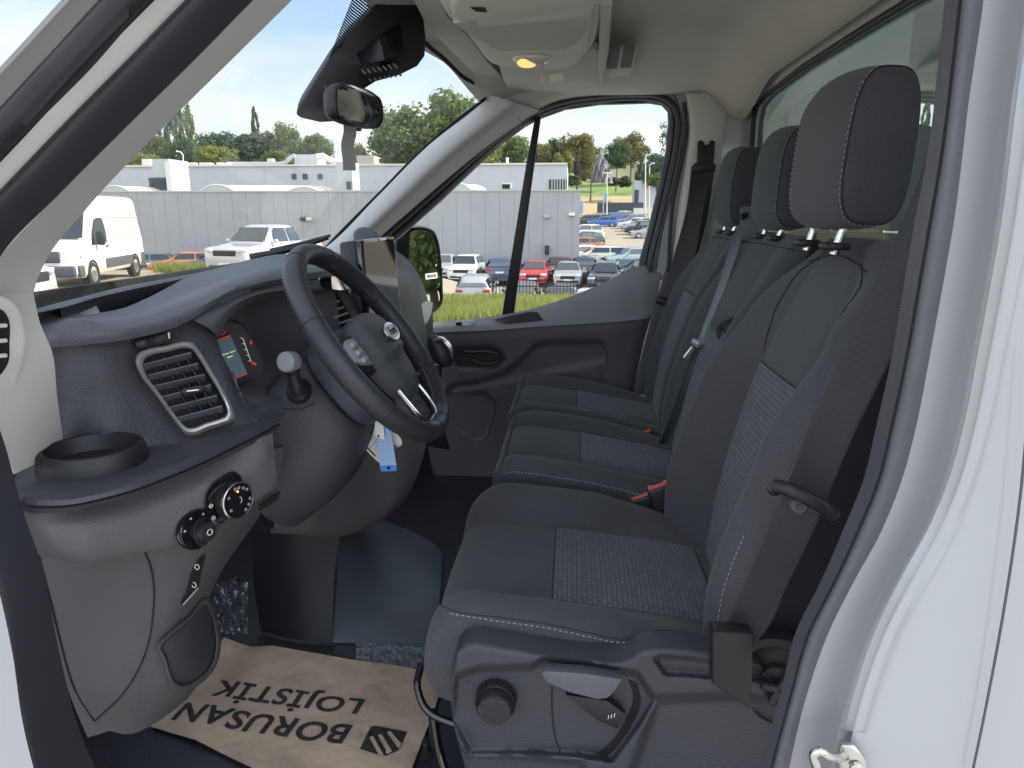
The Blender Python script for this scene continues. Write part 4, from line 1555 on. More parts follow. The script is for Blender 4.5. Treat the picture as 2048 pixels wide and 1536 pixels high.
# passenger side upper pad and silver strip
mb = MB()
mb.patch([[(790, 500, 2.02), (812, 516, 2.08), (836, 548, 2.20), (856, 600, 2.34), (866, 640, 2.36)],
          [(786, 540, 1.95), (800, 556, 1.98), (822, 586, 2.08), (842, 622, 2.20), (856, 650, 2.26)],
          [(788, 600, 1.85), (796, 612, 1.88), (812, 634, 1.95), (826, 655, 2.04), (838, 676, 2.10)]], 16, 24, thick=.01)
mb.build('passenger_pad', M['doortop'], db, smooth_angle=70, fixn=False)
mb = MB()
mb.patch([[(840, 610, 2.18), (858, 602, 2.30), (866, 606, 2.34)], [(832, 640, 2.08), (846, 636, 2.16), (862, 628, 2.28)], [(818, 668, 1.96), (830, 676, 2.02), (844, 664, 2.12)]], 12, 8, thick=.008)
mb.build('silver_strip', M['silver'], db)
mb = MB()
mb.patch([[(866, 625, 2.32), (866, 650, 2.32), (868, 690, 2.32), (872, 740, 2.3)], [(848, 662, 2.14), (852, 690, 2.16), (858, 720, 2.16), (864, 760, 2.2)], [(820, 680, 1.98), (828, 700, 2.0), (840, 730, 2.02), (850, 770, 2.05)]], 12, 16, thick=.01)
mb.build('glovebox', M['door'], db, fixn=False)
mb = MB()
mb.lathe(at(735, 478, Y=2.2), (.5, -.6, .6), [(.045, 0), (.040, .006), (0, .009)], 30)
mb.build('tweeter_grille', M['dashtop'], db)

# centre touch screen
ts = thing('touch_screen', 'upright tablet-like screen on top of the dashboard behind the steering wheel', 'screen', loc=at(745, 640, Y=1.55))
TL, TR, BR, BL = at(722, 480, Y=1.50), at(788, 472, Y=1.76), at(803, 628, Y=1.74), at(738, 656, Y=1.49)
nn = (TR - TL).cross(BL - TL).normalized()
if nn.x < 0:
    nn = -nn
mb = MB()
mb.plate([[TL, TR, BR, BL]], -nn * .012)
mb.build('bezel', M['gloss'], ts, bevel=.003)
mb = MB()
i_ = [TL.lerp(BR, .035), TR.lerp(BL, .035), BR.lerp(TL, .035), BL.lerp(TR, .035)]
sgl = mat('switched off screen glass', (0.012, 0.016, 0.022), 0.05, coat=0.0, spec=0.12)
mb.plate([[p + nn * .001 for p in i_]], -nn * .0006)
mb.build('glass', sgl, ts)
mb = MB()
mb.plate([[TL + Vector((-.045, -.012, -.005)), TL - nn * .011, BL - nn * .011, BL + Vector((-.045, -.01, .02))]], (0, .20, 0))
mb.build('housing', M['dash'], ts, bevel=.006)

# ------------------------------------------------------------------ steering wheel and column
SW = thing('steering_wheel', 'black leather three-spoke steering wheel with an oval silver badge on its hub', 'steering wheel', loc=V(-.328, 1.145, -.206))
sC = V(-.328, 1.145, -.206)
s36, c36 = math.sin(R(36)), math.cos(R(36))
sn, sv, su = Vector((c36, 0, s36)), Vector((-s36, 0, c36)), Vector((0, 1, 0))


def W(u, v, n=0.0):
    return sC + su * u + sv * v + sn * n


rR, rT = .1775, .0175
mb = MB()
N = 120
ring = []
for k in range(N):
    a = 2 * math.pi * k / N
    row = []
    fat = 1.0 + .14 * math.exp(-((math.degrees(a) % 360 - 48) / 14) ** 2) + .14 * math.exp(-((math.degrees(a) % 360 - 132) / 14) ** 2)
    for j in range(24):
        b = 2 * math.pi * j / 24
        rr_ = rR + math.cos(b) * rT * .92 * fat
        row.append(W(math.cos(a) * rr_, math.sin(a) * rr_, math.sin(b) * rT * 1.06))
    ring.append(row)
mb.grid(ring, closed_u=True, closed_v=True)
for i, f in enumerate(mb.f):
    k = i // 24
    a = (k + .5) * 360 / N
    j = i % 24
    if (28 < a < 62 or 118 < a < 152 or 200 < a < 250 or 290 < a < 340) and 6 <= j < 18:
        mb.m[i] = 1
rm = mb.build('rim', [M['leather'], M['grip']], SW, smooth_angle=80)
for a0 in (22, 68, 112, 158, 212, 262, 278, 328):
    mb = MB()
    a = R(a0)
    loop = [W(math.cos(a) * (rR + math.cos(b) * rT * .935), math.sin(a) * (rR + math.cos(b) * rT * .935), math.sin(b) * rT * 1.075) for b in [2 * math.pi * j / 24 for j in range(24)]]
    mb.tube(loop, .0007, n=5, closed=True)
    mb.build('seam', M['seam'], rm)
mb = MB()
for a0, a1 in ((24, 66), (114, 156), (-66, -30), (210, 250)):
    pts = [W(math.cos(R(lerp(a0, a1, k / 40))) * (rR - rT * .93), math.sin(R(lerp(a0, a1, k / 40))) * (rR - rT * .93), .002 + (.0018 if k % 2 else -.0018)) for k in range(41)]
    mb.tube(pts, .0009, n=5)
mb.build('stitching', M['door'], rm)
# hub
hub = [(-.055, .036), (-.03, .046), (0, .049), (.03, .046), (.055, .036), (.066, .012), (.066, -.02), (.058, -.055), (.044, -.088), (.026, -.108), (0, -.113), (-.026, -.108), (-.044, -.088), (-.058, -.055), (-.066, -.02), (-.066, .012)]
hl = spline([Vector((u, v, 0)) for u, v in hub], 64, closed=True)
hc = Vector((0, -.028, 0))
mb = MB()
rows = []
for k, n_ in ((.90, -.022), (1.0, -.016), (1.03, 0.0), (1.0, .012), (.93, .020), (.80, .026), (.60, .030), (.35, .032), (.12, .033), (.01, .033)):
    row = []
    for p in hl:
        q = hc + (p - hc) * k
        # the lower half steps back under a crease
        st_ = -.007 * smooth((-.030 - q.y) / .012)
        row.append(W(q.x, q.y, n_ + (st_ if n_ > .005 else 0)))
    rows.append(row)
mb.grid(rows, closed_v=True)
hb = mb.build('airbag_cover', M['airbag'], SW, smooth_angle=70)
mb = MB()
bl = [W(.034 * math.cos(a) + .004, .0165 * math.sin(a) - .004, .0345) for a in [2 * math.pi * k / 48 for k in range(48)]]
mb.plate([bl], sn * .003)
bd = mb.build('badge', M['chrome'], hb, bevel=.0008)
mb = MB()
bl = [W(.0295 * math.cos(a) + .004, .0125 * math.sin(a) - .004, .0373) for a in [2 * math.pi * k / 48 for k in range(48)]]
mb.plate([bl], sn * .0006)
mb.build('badge_field', M['silver'], bd)
solid(text('badge_script', 'Ford', .021, W(.004, -.004, .0382), su, sv, M['ink'], bd, extrude=.0003, shear=.35, bold=.0004))
solid(text('airbag_text', 'AIRBAG', .0085, W(.018, -.088, .0235), su, sv, M['dash'], hb, extrude=.0004))
mb = MB()
for k in range(3):
    mb.tube([W(-.038 + k * .006, -.012, .0335), W(-.035 + k * .006, -.006, .0338)], .0006, n=4)
mb.build('horn_symbol', M['dash'], hb)
# arms
for sgn in (-1, 1):
    mb = MB()
    pl = [W(sgn * .058, .026, -.002), W(sgn * .105, .030, -.004), W(sgn * .150, .038, -.004), W(sgn * .168, .034, -.004), W(sgn * .172, -.010, -.004), W(sgn * .150, -.018, -.004), W(sgn * .105, -.030, -.004), W(sgn * .058, -.044, -.002)]
    mb.plate([pl], -sn * .018)
    ar = mb.build('spoke', M['black'], SW, bevel=.004)
    mb = MB()
    pl = [W(sgn * .068, .022, .0025), W(sgn * .100, .024, .0015), W(sgn * .118, .018, .0015), W(sgn * .120, -.012, .0015), W(sgn * .100, -.022, .0015), W(sgn * .069, -.030, .0025)]
    mb.plate([pl], -sn * .006)
    bt_ = mb.build('button_pad', M['silver'] if sgn < 0 else M['door'], ar, bevel=.0015)
    for k in range(3):
        mb = MB()
        mb.rbox(W(sgn * .092, .012 - k * .014, .004), (.006, .024, .009), .002, Matrix.Rotation(R(-36), 3, 'Y'))
        mb.build('button', M['silver'] if sgn < 0 else M['black'], ar)
# lower spoke with its bright U
mb = MB()
mb.plate([[W(-.036, -.095, -.004), W(.036, -.095, -.004), W(.046, -.13, -.006), W(.052, -.168, -.006), W(-.052, -.168, -.006), W(-.046, -.13, -.006)],
          [W(-.020, -.128, -.005), W(-.024, -.150, -.006), W(.024, -.150, -.006), W(.020, -.128, -.005)]], -sn * .016)
sp = mb.build('spoke', M['dash'], SW, bevel=.003)
mb = MB()
mb.tube(spline([W(-.048, -.088, .000), W(-.050, -.115, .002), W(-.047, -.140, .003), W(-.036, -.156, .004), W(0, -.160, .004), W(.036, -.156, .004), W(.047, -.140, .003), W(.050, -.115, .002), W(.048, -.088, 0)], 60), .0042, n=8, flat=.002)
mb.build('bright_trim', M['chrome'], sp)

sk = thing('steering_column', 'black plastic steering column shroud under the wheel with a stalk on its near side', 'steering column', loc=W(0, 0, -.25))


def colsec(d, hw, hu, hd, n=36, cv_=0.0):
    out = []
    for k in range(n):
        a = 2 * math.pi * k / n
        ca, sa = math.cos(a), math.sin(a)
        e = 2 / 2.8
        x = hw * abs(ca) ** e * (1 if ca > 0 else -1)
        y = (hu if sa > 0 else hd) * abs(sa) ** e * (1 if sa > 0 else -1)
        out.append(W(x, y + cv_, -d))
    return out


mb = MB()
mb.loft([colsec(.022, .050, .050, .075, cv_=-.015), colsec(.026, .066, .060, .085, cv_=-.015), colsec(.045, .078, .068, .092, cv_=-.015), colsec(.075, .083, .072, .096, cv_=-.015), colsec(.083, .080, .070, .094, cv_=-.015)])
mb.build('column_collar', mat('blue black shroud', (0.040, 0.048, 0.060), 0.5, bump=0.4, bscale=90, var=0.15, vscale=30), sk, smooth_angle=60)
mb = MB()
mb.loft([colsec(.088, .070, .060, .080, cv_=-.015), colsec(.092, .084, .066, .100, cv_=-.015), colsec(.12, .094, .065, .120, cv_=-.015), colsec(.17, .105, .060, .150, cv_=-.015), colsec(.22, .110, .055, .165, cv_=-.012), colsec(.30, .108, .05, .17, cv_=-.01)])
shr = mb.build('shroud', M['dash'], sk, smooth_angle=60)
mb = MB()
b0 = at(598, 785, Y=1.025)
mb.lathe(b0, (.35, -1, 0), [(.019, -.02), (.018, .004), (.014, .012), (.006, .017), (0, .018)], 24)
mb.build('stalk_base', M['black'], sk)
mb = MB()
mb.tube(spline([(598, 785, 1.015), (593, 772, 1.008), (588, 755, 1.003), (584, 738, .998), (580, 724, .992)], 16), [.0105] * 5 + [.0095] * 6 + [.0115] * 3 + [.013, .012], n=14)
sta = mb.build('indicator_stalk', M['black'], sk)
mb = MB()
mb.lathe(at(573, 724, Y=.985), (-.25, -1, .15), [(.0145, -.016), (.0155, -.004), (.0150, .003), (.0125, .0055), (0, .0065)], 28)
mb.build('stalk_tip', M['doortop'], sta)
mb = MB()
mb.tube([(562, 817, 1.02), (600, 820, 1.03), (632, 806, 1.05)], .0008, n=5)
mb.build('shroud_gap', M['vblack'], shr)

# gear lever
gl_ = thing('gear_lever', 'black gear lever knob with a bright cap rising behind the steering wheel', 'gear lever', loc=at(880, 745, Y=1.72))
mb = MB()
g = []
cc = at(880, 702, Y=1.72)
for i in range(15):
    t = math.pi * i / 14
    r_ = .028 * math.sin(t) ** .7
    zc_ = .040 * math.cos(t)
    g.append([cc + Vector((math.cos(b) * r_ * .95 + zc_ * -.35, math.sin(b) * r_ * .85, zc_)) for b in [2 * math.pi * j / 24 for j in range(24)]])
mb.grid(g, closed_v=True)
mb.build('knob', M['leather'], gl_, smooth_angle=80)
mb = MB()
mb.ribbon(spline([(868, 680, 1.695), (880, 676, 1.695), (893, 684, 1.695), (903, 700, 1.70), (905, 712, 1.71)], 20), .016, Vector((0, 1, 0)), .003)
mb.build('knob_cap', M['chrome'], gl_)
mb = MB()
mb.tube([(876, 730, 1.72), (868, 790, 1.72), (855, 850, 1.72)], .012, n=12)
mb.build('lever_shaft', M['black'], gl_)

# key tags
kt = thing('key_tags', 'bunch of white and blue paper tags hanging under the steering wheel', 'key tags', loc=at(765, 842, Y=1.16))
mb = MB()
mb.plate([[(757, 838, 1.175), (718, 880, 1.17), (717, 886, 1.17), (757, 925, 1.17), (775, 920, 1.17), (804, 888, 1.175), (803, 880, 1.175), (790, 862, 1.175)]], (0, .001, 0))
o = mb.build('white_card', M['tagw'], kt)
mb = MB()
for i in range(8):
    x = 772 + i * 4
    mb.plate([[(x, 880 + i * 2.2, 1.168), (x + 2, 881 + i * 2.2, 1.168), (x - 6, 895 + i * 1.2, 1.168), (x - 8, 894 + i * 1.2, 1.168)]], (0, .0005, 0))
mb.plate([[(722, 884, 1.168), (724, 882, 1.168), (752, 912, 1.168), (750, 914, 1.168)]], (0, .0005, 0))
mb.build('bar_code', M['ink'], o)
mb = MB()
for k in range(5):
    q0 = at(734 + k * 6, 862 + k * 7, Y=1.1675)
    for j in range(4 + k % 2):
        q = q0 + Vector((.7, 0, .7)) * (-.004 * j)
        mb.rbox(q, (.0008, .0006, .0030), .0002, Matrix.Rotation(R(-45), 3, 'Y'))
mb.build('card_print', M['ink'], o)
mb = MB()
mb.plate([[(752, 842, 1.155), (776, 842, 1.155), (782, 866, 1.155), (784, 876, 1.155), (793, 932, 1.15), (760, 934, 1.15), (754, 880, 1.155)]], (0, .001, 0))
o = mb.build('blue_tag', M['tagb'], kt)
mb = MB()
mb.plate([[(760, 932, 1.1495), (792, 930, 1.1495), (793, 940, 1.149), (790, 942, 1.149), (763, 943, 1.149), (761, 941, 1.149)]], (0, .0012, 0))
mb.plate([[(768, 850, 1.153), (778, 850, 1.153), (780, 864, 1.153), (774, 856, 1.153)]], (0, .001, 0))
mb.build('tag_band', M['tagb2'], o)
mb = MB()
mb.lathe(at(777, 936, Y=1.148), (0, -1, 0), [(.0028, 0), (.0028, .0006), (0, .0006)], 16)
mb.build('hole', M['vblack'], o)
mb = MB()
mb.plate([[(750, 840, 1.148), (766, 840, 1.148), (768, 868, 1.148), (770, 880, 1.148), (751, 874, 1.148), (749, 858, 1.148)]], (0, .001, 0))
o = mb.build('white_strip', M['tagw'], kt)
mb = MB()
mb.lathe(at(757, 872, Y=1.147), (0, -1, 0), [(.002, 0), (.002, .0006), (0, .0006)], 12)
mb.build('hole', M['vblack'], o)
# ================================================================== cab shell
shell = thing('van_cab', 'white van cab body with beige pillar trims, cloth roof lining and rubber door seals', 'van cab', loc=V(0, 1.6, -.93))
ROOFC = 1.6


def xf(y):
    if y < ROOFC:
        return -.43 + .33 * ((ROOFC - y) / .98) ** 1.5
    return -.43 + .12 * min(1.3, abs(y - ROOFC) / .75) ** 2


def zr(x, y):
    z = .455 - .080 * smooth((abs(y - ROOFC) - .50) / .36)
    z -= (.035 + .0 * y) * (1 - smooth((x - xf(y)) / .16))
    z -= .085 * smooth((x - .36) / .17) ** 1.3
    return z


mb = MB()
g = []
for i in range(61):
    y = lerp(.62, 2.47, i / 60)
    row = []
    for j in range(50):
        x = lerp(xf(y), .535, j / 49)
        row.append(V(x, y, zr(x, y)))
    g.append(row)
mb.sheet(g, .004, away=V(0, 1.6, -.2))
mb.build('roof_lining', M['cloth'], shell, smooth_angle=80, fixn=False)
# steel roof skin over it, so the sky never shines through
mb = MB()
g = [[V(lerp(xf(max(.62, min(2.46, lerp(.56, 2.54, i / 20)))) + .015, .66, j / 20), lerp(.56, 2.54, i / 20), .53 - .09 * (abs(lerp(.56, 2.54, i / 20) - 1.55) / 1.0) ** 4 - .10 * (1 - j / 20) ** 3) for j in range(21)] for i in range(21)]
mb.sheet(g, .003, away=V(0, 1.6, -.2))
mb.build('roof_skin', M['white'], shell, fixn=False)
# side header above the passenger door and pillar junction
mb = MB()
ringtop = [(960, 300, 2.45), (1000, 270, 2.46), (1050, 238, 2.465), (1108, 207, 2.47), (1180, 194, 2.47), (1250, 189, 2.47), (1320, 188, 2.47), (1400, 186, 2.46), (1460, 184, 2.45)]
ht = [V(x, 2.40, zr(x, 2.40) + .004) for x in (-.30, -.22, -.12, -.02, .08, .18, .28, .38, .46)]
mid = [P3(a).lerp(b, .5) + Vector((0, -.012, .002)) for a, b in zip(ringtop, ht)]
mb.patch([ht, mid, ringtop], 12, 50)
mb.build('side_header', M['cloth'], shell, fixn=False, smooth_angle=80)
# passenger A-pillar trim
e1 = [(620, 518, 2.36), (659, 489, 2.36), (755, 393, 2.36), (858, 290, 2.36), (953, 214, 2.37), (972, 197, 2.37), (978, 188, 2.37)]
e2 = [(690, 560, 2.44), (730, 505, 2.44), (830, 413, 2.44), (915, 340, 2.44), (1000, 274, 2.45), (1050, 240, 2.46), (1080, 222, 2.46)]
em = [((a[0] * .55 + b[0] * .45), (a[1] * .55 + b[1] * .45), 2.33) for a, b in zip(e1, e2)]
em0 = [((a[0] * .85 + b[0] * .15), (a[1] * .85 + b[1] * .15), 2.34) for a, b in zip(e1, e2)]
mb = MB()
mb.patch([e1, em0, em, e2], 16, 50, thick=.006)
mb.build('windscreen_pillar_trim', M['pillar'], shell, smooth_angle=80, fixn=False, label='light trim of the far windscreen pillar')
mb = MB()
mb.tube(spline([(970, 199, 2.350), (1000, 214, 2.345), (1030, 232, 2.40), (1050, 248, 2.44)], 20), .0009, n=5)
mb.build('trim_gap', M['vblack'], shell)
# windscreen
bl = [V(-.665, .70, -.15), V(-.76, 1.0, -.145), V(-.86, 1.3, -.14), V(-.90, 1.6, -.135), V(-.905, 1.9, -.135), V(-.885, 2.15, -.14), V(-.845, 2.47, -.15)]
tl = [V(-.13, .70, .40), V(-.30, .95, .43), V(-.40, 1.25, .445), V(-.435, 1.6, .445), V(-.425, 1.9, .432), V(-.375, 2.15, .41), V(-.285, 2.47, .365)]
wm = [a.lerp(b, .5) + Vector((-.012, 0, .012)) for a, b in zip(bl, tl)]
mb = MB()
wg = mb.patch([bl, wm, tl], 30, 50)
ws = mb.build('windscreen', M['wind'], shell, fixn=False, smooth_angle=180)
# black rubber/frit line along the top and far edge
mb = MB()
mb.tube(spline([(640, 508, 2.37), (659, 488, 2.37), (755, 391, 2.37), (858, 288, 2.37), (953, 211, 2.37), (968, 200, 2.37), (971, 192, 2.36), (965, 182, 2.34), (926, 154, 2.2), (892, 121, 2.06), (853, 89, 1.92), (816, 50, 1.8), (790, 10, 1.68), (765, -30, 1.55)], 60), .0055, n=8)
mb.build('glass_edge', M['vblack'], ws)
# dotted band beside the camera housing
frit = bpy.data.materials.new('dotted frit')
frit.use_nodes = True
_n = frit.node_tree
_n.nodes.clear()
_o = _n.nodes.new('ShaderNodeOutputMaterial')
_t = _n.nodes.new('ShaderNodeTexCoord')
_v = _n.nodes.new('ShaderNodeTexWave')
_v.bands_direction = 'Z'
_v.inputs['Scale'].default_value = 70
_d = _n.nodes.new('ShaderNodeBsdfDiffuse')
_d.inputs[0].default_value = (.01, .01, .012, 1)
_tr = _n.nodes.new('ShaderNodeBsdfTransparent')
_c = _n.nodes.new('ShaderNodeMath')
_c.operation = 'GREATER_THAN'
_c.inputs[1].default_value = .5
_mx = _n.nodes.new('ShaderNodeMixShader')
_n.links.new(_t.outputs['Object'], _v.inputs['Vector'])
_n.links.new(_v.outputs['Fac'], _c.inputs[0])
_n.links.new(_c.outputs[0], _mx.inputs[0])
_n.links.new(_d.outputs[0], _mx.inputs[1])
_n.links.new(_tr.outputs[0], _mx.inputs[2])
_n.links.new(_mx.outputs[0], _o.inputs[0])
mb = MB()
mb.plate([[(658, 119, 1.46), (706, -4, 1.50), (770, -40, 1.62), (775, 2, 1.66), (700, 80, 1.56), (668, 108, 1.49)]], (-.001, 0, .001))
mb.build('dotted_band', frit, ws)

# camera housing behind the mirror
hs_ = thing('sensor_housing', 'black plastic housing on the windscreen behind the rear view mirror, with ribbed vents', 'sensor housing', loc=at(720, 150, Y=1.640))
mb = MB()
mb.plate([[(591, 229, 1.490), (600, 208, 1.490), (660, 112, 1.510), (700, 60, 1.530), (745, 18, 1.560), (778, -30, 1.600), (830, -30, 1.660), (848, 40, 1.660), (852, 75, 1.640), (850, 112, 1.620), (836, 132, 1.600), (800, 150, 1.580), (752, 163, 1.570), (728, 178, 1.560), (702, 214, 1.540), (672, 243, 1.510), (640, 245, 1.500), (602, 236, 1.490)]], (-.04, .12, .035))
ho = mb.build('housing', M['black'], hs_, bevel=.008)
mb = MB()
mb.patch([[(716, 140, 1.435), (738, 132, 1.435), (765, 127, 1.570), (788, 125, 1.445)], [(722, 152, 1.560), (742, 148, 1.560), (768, 144, 1.435), (795, 136, 1.570)]], 4, 10, thick=.002)
vp = mb.build('vent_recess', M['vblack'], ho)
for k in range(7):
    mb = MB()
    x = 724 + k * 10.5
    mb.tube([(x, 140 - k * 2.0, 1.428), (x + 8, 148 - k * 2.0, 1.426)], .0024, n=6)
    mb.build('rib', M['dash'], ho)
for k in range(7):
    mb = MB()
    x = 738 + k * 10
    mb.tube([(x, 158 - k * 1.640, 1.425), (x + 5, 162 - k * 1.8, 1.425)], .0020, n=6)
    mb.build('rib', M['dash'], ho)
mb = MB()
mb.patch([[(712, 108, 1.540), (760, 70, 1.570), (800, 45, 1.600)], [(720, 122, 1.540), (765, 105, 1.435), (806, 92, 1.590)], [(735, 128, 1.415), (775, 118, 1.435), (808, 108, 1.455)]], 8, 12, thick=.003)
mb.build('lower_window', M['display'], ho)

rv = thing('rear_view_mirror', 'black-framed interior mirror with a strap hanging from it, near the top of the windscreen', 'mirror', loc=at(715, 210, Y=1.57))
mo = [(668, 196, 1.480), (669, 178, 1.480), (676, 168, 1.49), (690, 166, 1.51), (720, 174, 1.57), (748, 188, 1.635), (760, 200, 1.665), (764, 215, 1.675), (763, 244, 1.67), (757, 255, 1.66), (742, 257, 1.635), (712, 252, 1.57), (686, 243, 1.515), (672, 230, 1.485)]
ml = spline([(x, y, z - .08) for x, y, z in mo], 60, closed=True)
mc = sum(ml, Vector()) / 60
mn = Vector((.975, -.215, 0.0)).normalized()
mb = MB()
rows = []
for k, d in ((.3, -.040), (.85, -.032), (.98, -.018), (1.02, -.006), (1.0, .002), (.965, .0045), (.93, .003), (.915, 0.0)):
    rows.append([mc + (p - mc) * k + mn * d for p in ml])
mb.grid(rows, closed_v=True)
o = mb.build('frame', M['black'], rv, smooth_angle=60)
mb = MB()
mb.plate([[mc + (p - mc) * .925 + mn * .001 for p in ml]], -mn * .001)
mb.build('mirror_glass', M['mirror'], rv, smooth_angle=10)
mb = MB()
mb.tube([mc - mn * .03, mc - mn * .05 + Vector((0, 0, .01)), mc - mn * .085 + Vector((0, .01, .05))], .010, n=12)
mb.build('stem', M['black'], rv)
mb = MB()
mb.rbox(at(716, 256, Y=1.56), (.012, .02, .012), .003)
mb.build('dip_lever', M['black'], rv)
mb = MB()
mb.ribbon(spline([(699, 240, 1.49), (700, 265, 1.49), (695, 290, 1.49), (698, 320, 1.49), (699, 341, 1.49)], 24), .0255, Vector((1, .25, .05)), .0006)
mb.build('paper_strip', mat('grey paper strip', (.16, .155, .14), .7), rv)

# overhead console, lamp and visors
oc = thing('overhead_console', 'beige overhead console on the roof lining holding the lit reading lamp', 'overhead console', loc=V(-.1, 1.9, .42))
mb = MB()
lp = spline([at(x, y, Z=.375) for x, y in ((897, 33), (925, 58), (955, 95), (975, 120), (990, 130), (1010, 134), (1070, 137), (1125, 138), (1145, 132), (1165, 115), (1188, 85), (1197, 55), (1201, 15), (1204, -40), (1050, -70), (910, -40))], 90, closed=True)
lc = sum(lp, Vector()) / 90
rows = [[lc + (p - lc) * k + Vector((0, 0, z)) for p in lp] for k, z in ((1.06, .075), (1.04, .03), (1.02, .010), (.99, .001), (.96, -.001), (.92, -.001), (.90, -.004), (.88, -.009), (.85, -.011), (.5, -.012), (.05, -.012))]
mb.grid(rows, closed_v=True)
cb = mb.build('console_body', M['console'], oc, smooth_angle=60)
mb = MB()
mb.plate([[at(x, y, Z=.372) for x, y in ((904, 36), (950, 30), (958, 44), (1185, 22), (1188, 40), (1150, 80), (1130, 90), (1000, 94), (978, 84), (940, 60))]], (0, 0, -.010))
mb.build('tray_lid', M['visor'], oc, bevel=.004)
mb = MB()
lp = [at(x, y, Z=.355) for x, y in ((905, -30), (925, 2), (945, 12), (955, 44), (1060, 36), (1170, 18), (1220, 0), (1224, -60), (1000, -90))]
mb.plate([lp], (0, 0, .02))
hd = mb.build('lid_handle', M['console'], oc, bevel=.008)
mb = MB()
mb.plate([[at(x, y, Z=.3545) for x, y in ((940, 14), (970, 15), (974, 24), (952, 22))]], (0, 0, -.001))
mb.build('handle_opening', M['vblack'], hd)
mb = MB()
mb.plate([[at(1200, -10, Z=.39), at(1226, -10, Z=.39), at(1218, 90, Z=.39), at(1206, 150, Z=.39), at(1200, 168, Z=.39), at(1197, 120, Z=.39)]], (0, 0, -.018))
mb.build('side_rail', M['pillar'], oc, bevel=.004)
mb = MB()
g = []
c = at(1063, 117, Z=.362)
for i in range(11):
    t = math.pi / 2 * i / 10
    g.append([c + Vector((math.cos(a) * .046 * math.cos(t) ** .6, math.sin(a) * .036 * math.cos(t) ** .6, .004 - .020 * math.sin(t))) for a in [2 * math.pi * k / 40 for k in range(40)]])
mb.grid(g, closed_v=True)
ln = mb.build('lamp_lens', mat('ribbed clear lens', (.72, .66, .58), .12, spec=.8, coat=.6, bump=.6, bscale=260), cb, smooth_angle=80)
mb = MB()
g = []
for i in range(7):
    t = math.pi / 2 * i / 6
    g.append([c + Vector((-.010, -.004, 0)) + Vector((math.cos(a) * .028 * math.cos(t) ** .6, math.sin(a) * .028 * math.cos(t) ** .6, .001 - .0210 * math.sin(t))) for a in [2 * math.pi * k / 30 for k in range(30)]])
mb.grid(g, closed_v=True)
mb.build('lit_half', emis('warm lamp glow', (1.0, .46, .15), 0.42), ln)
mb = MB()
for k in range(4):
    mb.rbox(c + Vector((.020 + .003 * (k % 2), -.014 + k * .007, -.0150)), (.016, .003, .010), .001)
mb.build('lens_switch', M['silver'], ln)
mb = MB()
mb.rbox(at(1112, 133, Z=.366), (.022, .004, .004), .001)
mb.build('microphone_slot', M['black'], cb)

vs_ = thing('sun_visor', 'folded sun visor with a small warning label, on the roof above the far door', 'sun visor', loc=V(-.05, 2.2, .42))
mb = MB()
mb.plate([[at(x, y, Z=.378) for x, y in ((998, 134), (1060, 128), (1150, 108), (1190, 98), (1201, 104), (1202, 140), (1200, 165), (1192, 174), (1120, 182), (1030, 188), (1018, 182), (1006, 160))]], (0, 0, .018))
vb = mb.build('visor_panel', M['visor'], vs_, bevel=.006)
mb = MB()
mb.plate([[at(x, y, Z=.3765) for x, y in ((1080, 150), (1126, 147), (1128, 162), (1083, 165))]], (0, 0, .001))
o = mb.build('warning_label', mat('label paper', (.66, .64, .52), .6), vb)
mb = MB()
mb.plate([[at(x, y, Z=.3758) for x, y in ((1084, 152), (1098, 151), (1100, 162), (1086, 163))]], (0, 0, .0004))
mb.build('label_mark', mat('label orange', (.62, .42, .28), .6), o)
vs2 = thing('sun_visor', 'plain folded sun visor between the windscreen edge and the overhead console', 'sun visor', loc=V(-.3, 2.0, .42))
mb = MB()
mb.plate([[at(x, y, Z=.402) for x, y in ((826, 0), (845, 38), (868, 68), (925, 126), (972, 168), (985, 177), (998, 177), (1012, 168), (1000, 150), (975, 125), (940, 78), (895, 35), (870, -40), (820, -40))]], (0, 0, .014))
mb.build('visor_panel', M['visor'], vs2, bevel=.004)
gh = thing('roof_pocket', 'dark recessed pocket in the roof lining to the right of the folded visor', 'roof pocket', loc=V(.1, 2.2, .43))
mb = MB()
mb.plate([[at(x, y, Z=.415) for x, y in ((1213, 92), (1276, 88), (1266, 135), (1250, 160), (1204, 164), (1206, 140))]], (0, 0, -.010))
o = mb.build('pocket_tray', M['visor'], gh, bevel=.003)
mb = MB()
mb.plate([[at(x, y, Z=.404) for x, y in ((1215, 94), (1242, 92), (1234, 136), (1213, 138))]], (0, 0, -.001))
mb.plate([[at(x, y, Z=.404) for x, y in ((1248, 92), (1271, 90), (1262, 134), (1240, 136))]], (0, 0, -.001))
mb.build('pocket_opening', mat('shaded pocket', (.16, .15, .135), .9), o)

# ------------------------------------------------------------------ passenger door
pd = thing('passenger_door', 'closed far-side door with grey moulded trim, split window and black window seal', 'car door', loc=V(0, 2.45, -.5))
glassL = [(700, 560), (740, 520), (800, 473), (880, 402), (950, 335), (1000, 289), (1050, 252), (1078, 237), (1130, 218), (1200, 208), (1300, 205), (1325, 209), (1337, 222), (1338, 245), (1333, 300), (1318, 370), (1298, 455), (1280, 520), (1275, 560), (1180, 620), (1000, 660), (800, 670)]
ringL = [(670, 560), (712, 520), (772, 461), (858, 386), (915, 338), (960, 301), (1010, 263), (1050, 238), (1108, 206), (1180, 193), (1300, 188), (1335, 192), (1352, 205), (1361, 235), (1357, 300), (1342, 370), (1322, 455), (1304, 530), (1300, 600), (1190, 680), (1000, 700), (780, 700)]
mb = MB()
ol = [at(x, y, Y=2.46) for x, y in ringL]
il = [at(x, y, Y=2.50) for x, y in glassL]
ol_ = spline(ol, 120, closed=True)
il_ = spline(il, 120, closed=True)
